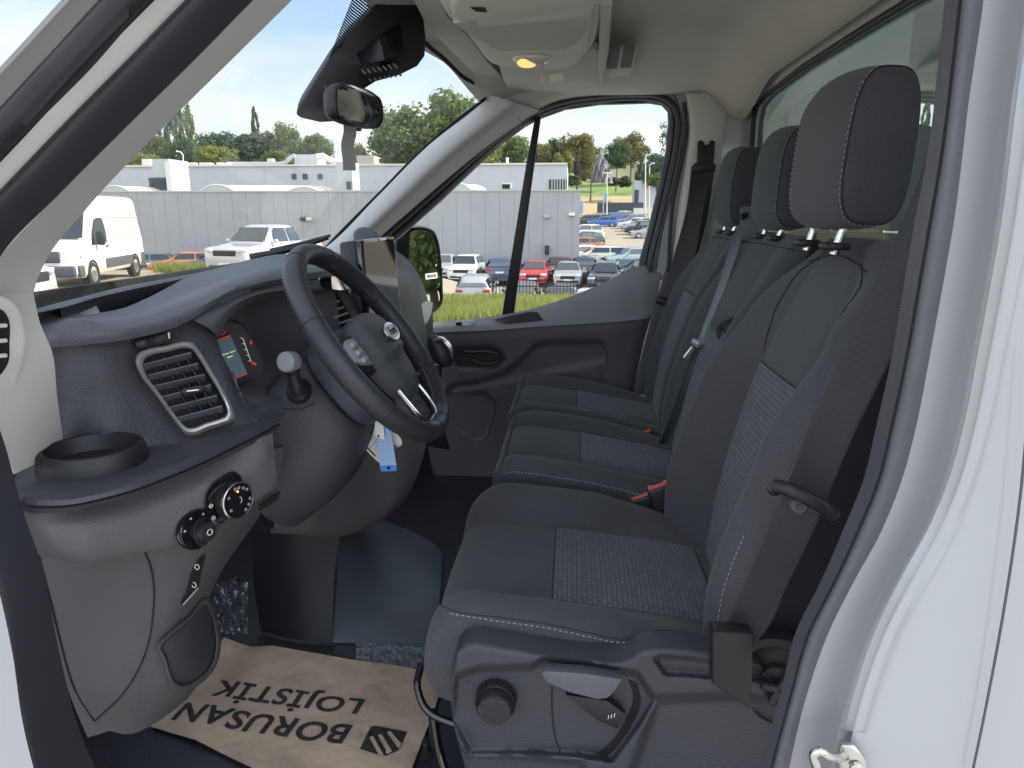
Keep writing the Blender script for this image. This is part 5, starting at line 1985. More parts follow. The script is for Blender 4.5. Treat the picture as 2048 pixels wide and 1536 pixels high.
rows = [[o_.lerp(i_, t) + Vector((0, dy, 0)) for o_, i_ in zip(ol_, il_)] for t, dy in ((0, 0), (.12, -.008), (.35, -.012), (.5, -.004), (.55, .004), (.62, -.006), (.8, -.008), (1, 0))]
mb.grid(rows, closed_v=True)
mb.build('window_seal', M['rubberd'], pd, smooth_angle=60)
mb = MB()
ol2 = [at(x, y, Y=2.505) for x, y in ringL]
mb.plate([[p + Vector((0, .002, 0)) for p in ol2], il[::-1]], (0, .03, 0))
mb.build('window_frame', M['black'], pd)
mb = MB()
gl = [at(x, y, Y=2.52) for x, y in glassL]
mb.plate([gl], (0, .0005, 0))
gp = MB()
gp.add(gl, [list(t) for t in geometry.tessellate_polygon([gl])])
gp.build('window_glass', M['sideglass'], pd, fixn=False)
mb = MB()
mb.plate([[(1070, 234, 2.49), (1082, 232, 2.49), (1026, 640, 2.49), (1002, 640, 2.49), (1052, 330, 2.49)]], (0, .02, 0))
mb.build('window_divider', M['black'], pd, bevel=.003)
# trim: bright sill, lower skin
top0 = [(840, 650, 2.485), (860, 646, 2.485), (920, 640, 2.485), (990, 632, 2.485), (1080, 613, 2.485), (1180, 577, 2.485), (1240, 548, 2.485), (1258, 538, 2.48), (1280, 532, 2.48), (1316, 533, 2.48)]
top1 = [(840, 654, 2.46), (860, 650, 2.46), (920, 646, 2.455), (990, 640, 2.45), (1080, 626, 2.45), (1180, 596, 2.45), (1240, 570, 2.45), (1262, 560, 2.45), (1285, 552, 2.45), (1320, 550, 2.455)]
top2 = [(840, 662, 2.41), (860, 660, 2.41), (920, 656, 2.41), (990, 653, 2.41), (1080, 645, 2.41), (1180, 636, 2.41), (1240, 632, 2.41), (1265, 630, 2.415), (1288, 628, 2.42), (1312, 620, 2.44)]
top3 = [(840, 668, 2.40), (860, 666, 2.40), (920, 663, 2.40), (990, 660, 2.40), (1080, 653, 2.40), (1180, 647, 2.40), (1240, 643, 2.40), (1265, 640, 2.405), (1286, 638, 2.41), (1306, 634, 2.43)]
mb = MB()
mb.patch([top0, top1, top2, top3], 24, 60)
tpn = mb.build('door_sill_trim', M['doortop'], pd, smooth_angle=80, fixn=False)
low = [top3,
       [(840, 680, 2.405), (860, 678, 2.405), (920, 676, 2.405), (990, 674, 2.405), (1080, 668, 2.405), (1180, 662, 2.405), (1240, 658, 2.405), (1260, 656, 2.41), (1282, 652, 2.415), (1302, 650, 2.435)],
       [(840, 770, 2.42), (860, 770, 2.42), (920, 770, 2.42), (990, 768, 2.42), (1080, 765, 2.42), (1160, 760, 2.42), (1215, 758, 2.42), (1240, 756, 2.42), (1258, 754, 2.425), (1274, 752, 2.44)],
       [(850, 860, 2.43), (870, 860, 2.43), (920, 865, 2.43), (990, 870, 2.43), (1080, 870, 2.43), (1150, 870, 2.43), (1205, 868, 2.43), (1230, 866, 2.43), (1245, 864, 2.435), (1258, 862, 2.45)],
       [(880, 1010, 2.43), (900, 1010, 2.43), (950, 1020, 2.43), (1000, 1020, 2.43), (1080, 1020, 2.43), (1150, 1020, 2.43), (1200, 1020, 2.43), (1225, 1020, 2.43), (1240, 1020, 2.435), (1250, 1020, 2.45)]]
swoosh = [(905, 770), (960, 764), (1010, 745), (1040, 722), (1072, 690), (1090, 684), (1200, 684), (1212, 694), (1210, 720), (1195, 724), (1050, 752), (960, 770), (890, 790)]
pocket = [(880, 788), (972, 786), (992, 806), (984, 846), (968, 880), (948, 884), (900, 850), (880, 830)]
mb = relief_plate(low, [(swoosh, .016, 12), (pocket, .010, 8), ([(898, 696), (985, 694), (1004, 706), (1012, 722), (990, 734), (935, 736), (915, 734), (902, 716)], .022, 8), ([(1206, 700), (1212, 690), (1216, 720), (1198, 800), (1194, 800)], .004, 4)], nu=70, nv=130, thick=.02)
lw = mb.build('door_trim', M['door'], pd, smooth_angle=80, fixn=False)
sf = lambda x, y, yy: at(x, y, Y=yy)
mb = MB()
mb.plate([[sf(898, 700, 2.428), sf(985, 697, 2.428), sf(1001, 707, 2.428), sf(1008, 720, 2.428), sf(988, 731, 2.428), sf(935, 733, 2.428), sf(916, 731, 2.428)]], (0, .002, 0))
hr = mb.build('handle_recess', M['black'], lw)
mb = MB()
mb.tube(spline([(930, 703, 2.415), (950, 704, 2.405), (968, 703, 2.402), (984, 704, 2.402), (996, 712, 2.404), (1000, 721, 2.41), (985, 727, 2.41), (960, 726, 2.41), (945, 720, 2.412)], 30), .006, n=10)
mb.build('door_handle', M['dash'], lw)
mb = MB()
mb.plate([[sf(908, 645, 2.425), sf(915, 641, 2.43), sf(946, 640, 2.43), sf(950, 645, 2.425), sf(944, 651, 2.415), sf(912, 652, 2.415)]], (0, .002, .003))
sw = mb.build('window_switch', M['silver'], tpn, bevel=.0008)
mb = MB()
mb.plate([[sf(911, 646, 2.414), sf(924, 645, 2.414), sf(924, 650, 2.41), sf(912, 651, 2.41)]], (0, -.001, .002))
mb.build('switch_key', M['vblack'], sw)
mb = MB()
mb.plate([[sf(986, 640, 2.440), sf(1060, 624, 2.440), sf(1075, 625, 2.438), sf(1086, 640, 2.412), sf(1010, 645, 2.412)]], (0, -.0008, .0015))
mb.build('sill_slot', M['black'], tpn)  # flat plate; its black colour stands in for the recess shade
mb = MB()
mb.tube(spline([(1206, 696, 2.408), (1214, 703, 2.410), (1212, 730, 2.412), (1204, 770, 2.415), (1198, 800, 2.42)], 24), .0010, n=5)
mb.build('trim_gap', M['vblack'], lw)
mb = MB()
mb.tube(spline([(884, 789, 2.424), (970, 787, 2.424), (990, 806, 2.424), (983, 846, 2.426), (966, 880, 2.428), (946, 883, 2.428), (898, 848, 2.428)], 40), .0014, n=5)
mb.build('speaker_grille', M['black'], lw)
mb = MB()
mb.plate([[(600, 560, 2.56), (640, 522, 2.56), (659, 494, 2.56), (755, 398, 2.56), (858, 296, 2.56), (953, 219, 2.56), (976, 200, 2.56), (1100, 165, 2.56), (1300, 150, 2.56), (1520, 160, 2.56), (1540, 600, 2.56), (1480, 1100, 2.56), (700, 1100, 2.56), (600, 700, 2.56)],
          [(x, y, 2.56) for x, y in [(700, 565), (742, 514), (800, 467), (880, 396), (950, 330), (1000, 284), (1050, 247), (1078, 231), (1130, 212), (1200, 202), (1300, 199), (1330, 203), (1343, 220), (1343, 245), (1337, 300), (1322, 370), (1302, 455), (1284, 520), (1279, 560), (1180, 622), (1000, 662), (800, 672)]]], (0, .02, 0))
mb.build('body_side', M['white'], shell)
def on_plane(x, y, p0, n_):
    d = _F + _R * ((x - 1024) / 1420.0) - _U * ((y - 768) / 1420.0)
    e = Vector((0, 0, CZ))
    return e + d * ((p0 - e).dot(n_) / d.dot(n_))


# outside mirror on that door
om = thing('door_mirror', 'black outside mirror with two glasses, seen through the far door window', 'door mirror', loc=at(835, 560, Y=2.8))
mo = [(793, 640), (789, 560), (790, 500), (797, 466), (815, 454), (850, 452), (868, 460), (877, 480), (883, 520), (886, 575), (884, 610), (872, 624), (840, 630)]
mb = MB()
om0 = at(835, 545, Y=2.80)
mnn = Vector((.86, -.50, .055)).normalized()
lo_ = [on_plane(v.x, v.y, om0, mnn) for v in spline([Vector((x, y, 0)) for x, y in mo], 60, closed=True)]
lcx = sum(lo_, Vector()) / 60
rows = [[lcx + (p - lcx) * k - mnn * d for p in lo_] for k, d in ((.1, .15), (.6, .13), (.85, .09), (.98, .04), (1.0, .01), (.99, 0.0), (.965, -.002), (.95, .006))]
mb.grid(rows, closed_v=True)
mb.build('mirror_shell', M['black'], om, smooth_angle=70)


def plane_loop(pts, p0, n_, k=40):
    q = spline([Vector((x, y, 0)) for x, y in pts], k, closed=True)
    return [on_plane(v.x, v.y, p0, n_) for v in q]


p0 = lcx + mnn * .001
mb = MB()
mb.plate([plane_loop([(822, 464), (850, 461), (864, 467), (872, 490), (878, 540), (879, 572), (874, 578), (826, 580), (820, 570), (819, 500)], p0, mnn)], -mnn * .002)
mb.build('mirror_glass', M['mirror'], om, smooth_angle=10)
mb = MB()
mb.plate([plane_loop([(824, 588), (877, 583), (879, 600), (872, 616), (850, 624), (828, 628), (820, 620), (819, 596)], p0, mnn)], -mnn * .002)
mb.build('wide_angle_glass', M['mirror'], om, smooth_angle=10)
mb = MB()
mb.plate([[on_plane(x, y, lcx + mnn * .003, mnn) for x, y in ((851, 548), (874, 545), (875, 556), (852, 559))]], -mnn * .0005)
st_ = mb.build('sticker', M['tagw'], om)
mb = MB()
for k in range(8):
    x = 854 + k * 2.4
    mb.plate([[on_plane(xx, yy, lcx + mnn * .0042, mnn) for xx, yy in ((x, 549.5 - k * .25), (x + 1.2, 549.4 - k * .25), (x + 1.6, 556 - k * .25), (x + .4, 556 - k * .25))]], -mnn * .0003)
mb.build('bar_code', M['ink'], st_)
mb = MB()
mb.tube([lcx - mnn * .1 + Vector((0, 0, -.05)), at(800, 600, Y=2.62)], .02, n=10)
mb.build('mirror_arm', M['black'], om)

# ------------------------------------------------------------------ far side pillar and rear wall
mb = MB()
mb.patch([[(1350, 186, 2.462), (1366, 240, 2.462), (1362, 310, 2.462), (1347, 380, 2.462), (1328, 455, 2.462), (1314, 540, 2.462), (1300, 640, 2.462), (1285, 740, 2.462), (1270, 830, 2.462)],
          [(1380, 186, 2.462), (1388, 240, 2.462), (1380, 310, 2.462), (1366, 380, 2.462), (1350, 455, 2.462), (1340, 540, 2.462), (1328, 640, 2.462), (1312, 740, 2.462), (1296, 830, 2.462)]], 4, 40, thick=.02)
mb.build('door_opening_flange', M['white'], shell, fixn=False)
mb = MB()
mb.tube(spline([(1368, 205, 2.452), (1372, 260, 2.452), (1362, 330, 2.452), (1346, 400, 2.452), (1340, 470, 2.452), (1334, 550, 2.45), (1322, 600, 2.45), (1302, 660, 2.45), (1284, 740, 2.45), (1272, 815, 2.45)], 50), .006, n=8)
mb.build('door_seal', M['rubberd'], shell)
mb = MB()
mb.tube(spline([(1323, 560, 2.425), (1318, 600, 2.425), (1298, 655, 2.43), (1280, 730, 2.435), (1264, 812, 2.44)], 40), .0045, n=8)
mb.build('flange_edge', M['pillar'], shell)
mb = MB()
mb.patch([[(1370, 187, 2.455), (1378, 250, 2.455), (1370, 330, 2.455), (1356, 420, 2.455), (1340, 560, 2.455)],
          [(1376, 187, 2.42), (1384, 250, 2.42), (1376, 330, 2.42), (1364, 420, 2.42), (1350, 560, 2.42)],
          [(1440, 187, 2.42), (1440, 250, 2.42), (1430, 330, 2.42), (1412, 420, 2.42), (1384, 560, 2.42)],
          [(1452, 187, 2.43), (1450, 250, 2.43), (1440, 330, 2.43), (1420, 420, 2.43), (1392, 560, 2.43)]], 16, 30)
mb.build('door_pillar_trim', M['beige'], shell, smooth_angle=60, fixn=False)
mb = MB()
mb.patch([[(1451, 188, 2.440), (1449, 250, 2.440), (1438, 330, 2.440), (1416, 430, 2.44), (1385, 560, 2.44)],
          [(1478, 190, 2.440), (1480, 250, 2.440), (1474, 330, 2.440), (1462, 430, 2.44), (1440, 560, 2.44)],
          [(1504, 192, 2.440), (1507, 250, 2.440), (1504, 330, 2.440), (1500, 430, 2.44), (1500, 560, 2.44)],
          [V(.56, 2.43, .36), V(.56, 2.41, .26), V(.56, 2.40, .16), V(.56, 2.38, 0), V(.56, 2.36, -.2)]], 12, 30, thick=.01)
mb.build('rear_corner_panel', M['white'], shell, smooth_angle=50, fixn=False)
mb = MB()
mb.patch([[(1330, 545, 2.418), (1400, 543, 2.418), (1500, 540, 2.418)], [(1300, 650, 2.418), (1380, 650, 2.418), (1500, 650, 2.418)], [(1262, 815, 2.418), (1350, 820, 2.418), (1500, 820, 2.418)], [(1250, 1000, 2.418), (1350, 1000, 2.418), (1500, 1000, 2.418)]], 16, 16, thick=.01)
mb.build('lower_pillar_trim', M['trim'], shell, fixn=False)
mb = MB()
mb.rbox(at(1500, 216, Y=2.37), (.020, .02, .016), .004)
mb.build('trim_clip', M['vblack'], shell)
# rear wall with its window
WX = .56
wc = [at(1508, 236, X=WX), at(1514, 212, X=WX), at(1531, 192, X=WX), at(1601, 138, X=WX), at(1711, 68, X=WX), at(1836, -8, X=WX)]
zt_ = wc[-1].z - CZ
far_y = wc[0].y
win = [V(WX, far_y, -.18), wc[0], wc[1], wc[2]] + wc[3:] + [V(WX, .98, zt_ + .0), V(WX, .93, zt_ - .03), V(WX, .92, -.18), V(WX, .97, -.23), V(WX, far_y - .05, -.23)]
outer_ = [V(WX, 2.46, -.93), V(WX, 2.46, .44), V(WX, .62, .44), V(WX, .62, -.93)]
mb = MB()
mb.plate([outer_, win], (.03, 0, 0))
mb.build('rear_wall', M['beige'], shell)
mb = MB()
mb.rbox(V(WX - .025, 1.54, -.60), (.03, 1.86, .66), .01)
mb.build('rear_wall_lining', mat('black rear lining', (.012, .012, .014), .85, bump=.4, bscale=200), shell)
mb = MB()
mb.add([p + Vector((.012, 0, 0)) for p in win], [list(t) for t in geometry.tessellate_polygon([win])])
rw = mb.build('rear_window', M['rearglass'], shell, fixn=False)
mb = MB()
mb.tube(win, .008, n=10, closed=True)
mb.build('window_seal', M['rubberd'], rw)
bx = thing('cargo_box', 'white cargo box body behind the rear cab window', 'cargo box', loc=V(2.6, 1.6, -.6))
mb = MB()
mb.rbox(V(2.80, 1.58, .30), (3.4, 2.16, 2.0), .03)
mb.build('box_body', mat('white box panel', (.74, .76, .74), .45), bx)

# ------------------------------------------------------------------ near door opening: bands between pairs of edges, each bent like the real flange
def band(e0, e1, name, m, bulge=.0, nv=90, nu=10, thick=.0015, parent=None, label=None):
    a, b = spline(e0, nv), spline(e1, nv)
    g = []
    for i in range(nu + 1):
        t = i / nu
        g.append([p.lerp(q, t) + Vector((0, -bulge * math.sin(math.pi * t), 0)) for p, q in zip(a, b)])
    mb_ = MB()
    mb_.sheet(g, thick)
    return mb_.build(name, m, parent or shell, fixn=False, smooth_angle=70, label=label)


band([(840, -300, .62), (640, -130, .63), (506, 0, .64), (415, 92, .64), (250, 255, .64), (120, 385, .64), (0, 513, .64), (-60, 590, .64), (-90, 650, .64)],
     [(900, -290, .74), (712, -130, .74), (584, 0, .74), (480, 103, .74), (342, 239, .74), (171, 420, .74), (88, 528, .74), (70, 575, .74), (66, 600, .74)],
     'windscreen_pillar_trim', M['beige'], bulge=.004, label='near windscreen pillar trim')
band([(-60, 580, .637), (-75, 660, .637), (-45, 780, .637), (-5, 860, .647), (30, 948, .662)],
     [(67, 588, .738), (80, 645, .742), (103, 700, .750), (114, 790, .762), (129, 899, .79)],
     'lower_pillar_trim', M['beige'], bulge=.002, label='light trim panel with the side outlet beside the dashboard')
band([(620, -290, .605), (480, -110, .605), (369, 0, .605), (250, 122, .605), (120, 252, .605), (0, 379, .605), (-120, 510, .605), (-130, 640, .605), (-100, 800, .605), (-50, 960, .605), (0, 1196, .605), (23, 1304, .605), (43, 1440, .605), (74, 1545, .605), (110, 1680, .605)],
     [(840, -290, .635), (636, -120, .635), (507, 0, .635), (416, 93, .635), (251, 256, .635), (121, 386, .635), (0, 514, .635), (-58, 640, .635), (-40, 760, .635), (0, 860, .64), (52, 1040, .645), (76, 1106, .65), (118, 1301, .66), (152, 1440, .67), (200, 1560, .68)],
     'door_seal', M['rubberd'], bulge=.020, label='black seal strip along the near windscreen pillar')
band([(560, -260, .590), (430, -120, .590), (304, 0, .590), (200, 108, .590), (0, 318, .590), (-160, 480, .590)],
     [(630, -260, .602), (500, -120, .602), (370, 0, .602), (250, 123, .602), (0, 380, .602), (-130, 510, .602)], 'painted_flange', M['beige'], bulge=.004)
band([(480, -260, .565), (330, -120, .565), (202, 0, .565), (120, 88, .565), (0, 219, .565), (-160, 390, .565)],
     [(566, -260, .588), (434, -120, .588), (305, 0, .588), (200, 109, .588), (0, 319, .588), (-160, 482, .588)], 'door_seal', M['rubber'], bulge=.016, label='wide grey rubber strip on the near windscreen pillar')
band([(420, -125, .572), (292, 0, .572), (180, 112, .572), (0, 309, .572), (-160, 472, .572)],
     [(430, -122, .570), (303, 0, .570), (190, 128, .570), (0, 318, .570), (-160, 482, .570)], 'seal_groove', M['vblack'], bulge=.002, thick=.004)
band([(420, -260, .53), (270, -120, .53), (140, 0, .53), (75, 70, .53), (0, 150, .53), (-160, 320, .53)],
     [(484, -260, .563), (334, -120, .563), (204, 0, .563), (122, 90, .563), (0, 221, .563), (-160, 392, .563)], 'painted_pillar', M['white'], bulge=.014)
# lower left outer skin
band([(-260, 900, .56), (-220, 1100, .56), (-200, 1300, .56), (-190, 1500, .56), (-180, 1680, .56)],
     [(-70, 960, .59), (0, 1190, .60), (24, 1302, .60), (44, 1438, .60), (108, 1680, .60)], 'painted_pillar', M['white'], bulge=.01)
# side outlet in the trim
mb = MB()
mb.plate([spline([(-40, 596, .655), (0, 594, .672), (20, 606, .68), (38, 640, .69), (44, 700, .69), (32, 750, .69), (12, 790, .68), (-10, 802, .672), (-50, 800, .65)], 50, closed=True)], (0, .005, 0))
sv_ = mb.build('side_outlet', M['beige'], shell, bevel=.0015)
mb = MB()
mb.plate([spline([(-40, 616, .650), (0, 622, .667), (9, 634, .672), (13, 690, .673), (10, 728, .673), (-6, 752, .667), (-45, 760, .645)], 40, closed=True)], (0, .004, 0))
mb.build('outlet_opening', M['vblack'], sv_)
for y in (652, 682, 712):
    mb = MB()
    mb.tube([(-40, y + 2, .642), (12, y - 1, .667)], .0022, n=6)
    mb.build('slat', M['beige'], sv_)
# near B-pillar: rubber then painted steel
SL = [(1900, -120, .62), (1889, 0, .62), (1875, 137, .62), (1862, 260, .62), (1851, 332, .62), (1832, 430, .62), (1805, 586, .62), (1786, 700, .62), (1753, 850, .62), (1726, 962, .62), (1690, 1051, .62), (1637, 1172, .62), (1596, 1252, .62), (1561, 1386, .62), (1520, 1536, .62), (1480, 1700, .62)]
SRt = [(1975, -120, .58), (1967, 0, .58), (1953, 98, .58), (1938, 200, .58), (1924, 320, .58), (1910, 430, .58), (1883, 586, .58), (1862, 700, .58), (1833, 850, .58), (1806, 953, .58), (1762, 1064, .58), (1708, 1163, .58), (1663, 1252, .58), (1612, 1395, .58), (1578, 1536, .58), (1540, 1700, .58)]
SM = [((a[0] * .62 + b[0] * .38), a[1] * .62 + b[1] * .38, .585) for a, b in zip(SL, SRt)]
mb = MB()
g = [spline(r, 120) for r in (SL, SM, SRt)]
rows = []
for i in range(13):
    t = i / 12
    rows.append([cr1([g[0][k], g[1][k], g[2][k]], t * 2) + Vector((0, -.006 * math.sin(math.pi * t), 0)) for k in range(120)])
mb.sheet(rows, .012)
mb.build('door_seal', M['rubber'], shell, fixn=False, smooth_angle=70, label='grey rubber seal down the near rear pillar')
mb = MB()
mb.tube([p + Vector((0, -.006, 0)) for p in spline([((a[0] * .70 + b[0] * .30), a[1] * .70 + b[1] * .30, .588) for a, b in zip(SL, SRt)], 120)], .0012, n=5)
mb.build('seal_groove', M['vblack'], shell)
ks = [(0, 0, 0.583), (45, 40, .594), (78, 68, .597), (108, 100, .590), (135, 128, .566), (150, 142, .558), (420, 560, .545), (700, 900, .53)]
nn_ = len(SRt)
rows = []
for dx0, dx1, y_ in ks:
    rows.append(spline([(q[0] + lerp(dx0, dx1, i / (nn_ - 1)), q[1], y_ + (q[2] - .58)) for i, q in enumerate(SRt)], 110))
g = []
for i in range(57):
    t = i / 56 * 7
    g.append([cr1([r[k] for r in rows], t) for k in range(110)])
mb = MB()
mb.sheet(g, .01)
mb.build('painted_pillar', M['white'], shell, fixn=False, smooth_angle=80, label='white painted near rear pillar')
# rail above the near door, off the top of the picture, and the lower sill
band([(900, -290, .70), (1100, -330, .70), (1500, -350, .70), (1900, -240, .70), (1980, -100, .66)], [(880, -330, .60), (1100, -380, .60), (1500, -400, .60), (1950, -290, .60), (2080, -100, .60)], 'roof_rail', M['white'], bulge=.01)
mb = MB()
mb.tube(spline([(2066, 700, .541), (2040, 1000, .541), (2008, 1220, .541), (1975, 1400, .542), (1942, 1560, .543)], 50), .0011, n=5)
mb.build('sealant_line', M['rubber'], shell)
st = thing('door_striker', 'bright steel door striker loop bolted to the white pillar', 'door striker', loc=at(1680, 1515, Y=.58))
mb = MB()
mb.plate([[(1682, 1490, .548), (1710, 1492, .548), (1732, 1520, .545), (1738, 1560, .545), (1690, 1580, .55), (1676, 1530, .552)]], (0, .006, 0))
pl_ = mb.build('striker_plate', M['steel'], st, bevel=.0015)
mb = MB()
mb.tube(spline([(1690, 1512, .548), (1672, 1516, .530), (1655, 1512, .524), (1636, 1502, .522), (1628, 1508, .522), (1632, 1530, .522), (1640, 1570, .525), (1680, 1580, .545)], 40), .0038, n=10)
mb.build('striker_loop', M['steel'], st)
mb = MB()
mb.lathe(at(1712, 1535, Y=.546), (0, -1, 0), [(.006, 0), (.006, .003), (.003, .004), (0, .002)], 16)
mb.build('bolt', M['steel'], pl_)

# ------------------------------------------------------------------ floor
mb = MB()
mb.plate([[V(-1.15, .60, -.93), V(.56, .60, -.93), V(.56, 2.46, -.93), V(-1.15, 2.46, -.93)]], (0, 0, -.02))
mb.build('floor_covering', M['floor'], shell)
mb = MB()
mb.plate([[V(-1.15, .60, -.93), V(-1.15, .60, -.16), V(-1.15, 2.46, -.16), V(-1.15, 2.46, -.93)]], (.02, 0, 0))
mb.plate([[V(-1.15, 2.44, -.93), V(-1.15, 2.44, -.16), V(-.25, 2.455, -.55), V(-.25, 2.455, -.93)]], (0, .02, 0))
mb.plate([[V(-1.15, .80, -.93), V(-1.15, .80, -.16), V(-.68, .80, -.16), V(-.72, .84, -.93)]], (0, -.02, 0))
mb.build('bulkhead', M['vblack'], shell)
tb = thing('tunnel_box', 'black plastic box with a round plug beside the pedals', 'footwell box', loc=at(600, 1275, Z=-.93))
mb = MB()
b = [at(522, 1262, Z=-.925), at(600, 1280, Z=-.925), at(665, 1284, Z=-.925)]
t_ = [at(505, 1063, Y=1.50), at(600, 1063, Y=1.46), at(677, 1065, Y=1.47)]
m1 = [a.lerp(c_, .5) + Vector((0, -.015, 0)) for a, c_ in zip(b, t_)]
mb.patch([b, m1, t_], 14, 16)
mb.build('box_face', M['black'], tb, fixn=False, smooth_angle=70)
mb = MB()
c = at(577, 1180, Y=1.414)
mb.tube([c + Vector((math.cos(a) * .018, -.004, math.sin(a) * .018)) for a in [2 * math.pi * k / 32 for k in range(32)]], .0008, n=5, closed=True)
mb.build('round_plug', M['vblack'], tb)
rm_ = thing('footwell_mat', 'blue-grey rubber mat rising over the floor between the pedals and the bench', 'footwell mat', loc=at(770, 1280, Z=-.93))
mb = MB()
mb.patch([[at(664, 1285, Z=-.926), at(780, 1286, Z=-.926), at(870, 1290, Z=-.926)],
          [(673, 1170, 1.47), (790, 1180, 1.56), (880, 1190, 1.56)],
          [(679, 1066, 1.52), (780, 1085, 1.75), (885, 1112, 1.80)],
          [(684, 1045, 1.70), (800, 1045, 2.05), (890, 1060, 2.05)]], 20, 20, thick=.01)
mb.build('mat_sheet', M['mat'], rm_, fixn=False, smooth_angle=70)
pe = thing('pedal', 'black foot pedal wrapped in clear plastic, low in the dark footwell', 'pedal', loc=at(455, 1255, Y=1.35))
mb = MB()
mb.plate([[(438, 1180, 1.30), (468, 1168, 1.31), (486, 1192, 1.31), (490, 1216, 1.31), (470, 1250, 1.30), (452, 1262, 1.30), (430, 1230, 1.29)]], (0, .02, .01))
mb.build('pedal_pad', M['black'], pe, bevel=.003)
cling = mat('crinkled clear film', (.05, .06, .075), .12, spec=1.0, bump=1.0, bscale=28, bdist=.02)
mb = MB()
g = []
for i in range(18):
    row = []
    for j in range(18):
        q = at(lerp(428, 496, j / 17), lerp(1165, 1268, i / 17), Y=1.292 + random.uniform(-.004, .004))
        row.append(q)
    g.append(row)
mb.sheet(g, .001)
mb.build('plastic_wrap', cling, pe, fixn=False, smooth_angle=60)
ff = thing('plastic_film', 'shiny crinkled strip of clear protective film beyond the brown paper mat', 'plastic film', loc=at(800, 1310, Z=-.93))
mb = MB()
g = []
for i in range(16):
    row = []
    for j in range(50):
        t, s_ = j / 49, i / 15
        x, y = lerp(712, 862, t), lerp(1286, lerp(1318, 1345, t), s_)
        q = at(x, y, Z=-.9285)
        row.append(q + Vector((0, 0, random.uniform(0, .003))))
    g.append(row)
mb.sheet(g, .0006)
mb.build('film', mat('floor film', (.13, .145, .17), .08, spec=1.0, bump=1.0, bscale=45, bdist=.02), ff, fixn=False, smooth_angle=75)  # base colour lightened to stand in for sky glints on the film

# brown paper mat with its print
pm_ = thing('paper_mat', 'brown kraft paper floor mat with upside-down black lettering in front of the driver seat', 'paper mat', loc=at(600, 1400, Z=-.928))
pap = mat('kraft paper', (.46, .35, .255), .85, bump=1.0, bscale=16, var=.20, vscale=7, bdist=.008)
pl2 = [at(x, y, Z=-.922) for x, y in ((300, 1452), (370, 1400), (448, 1276), (480, 1286), (500, 1294), (545, 1292), (600, 1300), (640, 1308), (700, 1316), (780, 1330), (840, 1340), (893, 1347), (868, 1420), (838, 1500), (815, 1562), (560, 1562), (500, 1536), (440, 1504), (390, 1482), (340, 1464))]
# a gridded sheet clipped to that outline, so that it can wave a little
xs = [p.x for p in pl2]
ys = [p.y for p in pl2]
tess = geometry.delaunay_2d_cdt([Vector((p.x, p.y)) for p in pl2] + [Vector((x_, y_)) for x_ in [min(xs) + k * (max(xs) - min(xs)) / 40 for k in range(41)] for y_ in [min(ys) + k * (max(ys) - min(ys)) / 26 for k in range(27)]],
                                [(i, (i + 1) % len(pl2)) for i in range(len(pl2))], [list(range(len(pl2)))], 1, 1e-6)


def paperz(x, y):
    return .0022 * math.sin(x * 21 + y * 9) * math.sin(y * 17 - x * 4) + .0016 * math.sin(x * 47 + 1) + .0012 * math.sin(y * 60 + x * 13)


mb = MB()
vv = [Vector((p.x, p.y, CZ - .922 + paperz(p.x, p.y))) for p in tess[0]]
n0 = len(vv)
mb.add(vv, [list(f) for f in tess[2]])
mb.build('paper_sheet', pap, pm_, fixn=False, smooth_angle=180)


def flat_print(name, src):
    """turn the lettering into a sheet that follows the paper"""
    dg = bpy.context.evaluated_depsgraph_get()
    me = bpy.data.meshes.new_from_object(src.evaluated_get(dg))
    mw = src.matrix_world.copy()
    bpy.data.objects.remove(src, do_unlink=True)
    bm = bmesh.new()
    bm.from_mesh(me)
    bmesh.ops.transform(bm, matrix=mw, verts=bm.verts)
    for _ in range(4):
        es = [e for e in bm.edges if e.calc_length() > .012]
        if es:
            bmesh.ops.subdivide_edges(bm, edges=es, cuts=1)
    bmesh.ops.triangulate(bm, faces=bm.faces)
    for v in bm.verts:
        v.co.z = CZ - .922 + paperz(v.co.x, v.co.y) + .0013
    bm.to_mesh(me)
    bm.free()
    me.name = name
    o_ = bpy.data.objects.new(name, me)
    COL.objects.link(o_)
    me.materials.clear()
    me.materials.append(M['ink'])
    hang(o_, pm_)
    return o_


bx_ = Vector((-.993, .118, 0))
by_ = Vector((-.10, -.995, 0))


def print_text(body, size, p, sx):
    o_ = text('lettering', body, size, Vector((p[0], p[1], CZ - .92)), bx_, by_, M['ink'], None, align='LEFT', extrude=0, bold=size * .024, space=1.06)
    o_.scale = (sx, 1, 1)
    bpy.context.view_layer.update()
    w_ = o_.dimensions.x
    return o_, w_


for body, size, base, cap, length in (('BORUSAN', .069, (-.385, 1.081), .046, .345), ('LOJ\u0130ST\u0130K', .059, (-.382, 1.156), .040, .315)):
    o_, w_ = print_text(body, size, base, 1)
    m4 = o_.matrix_local.copy()
    loc_, rot_, sc_2 = m4.decompose()
    o_.matrix_local = Matrix.Translation(loc_) @ rot_.to_matrix().to_4x4() @ Matrix.Diagonal((length / max(w_, .01), 1, 1, 1))
    bpy.context.view_layer.update()
    flat_print('lettering', o_)
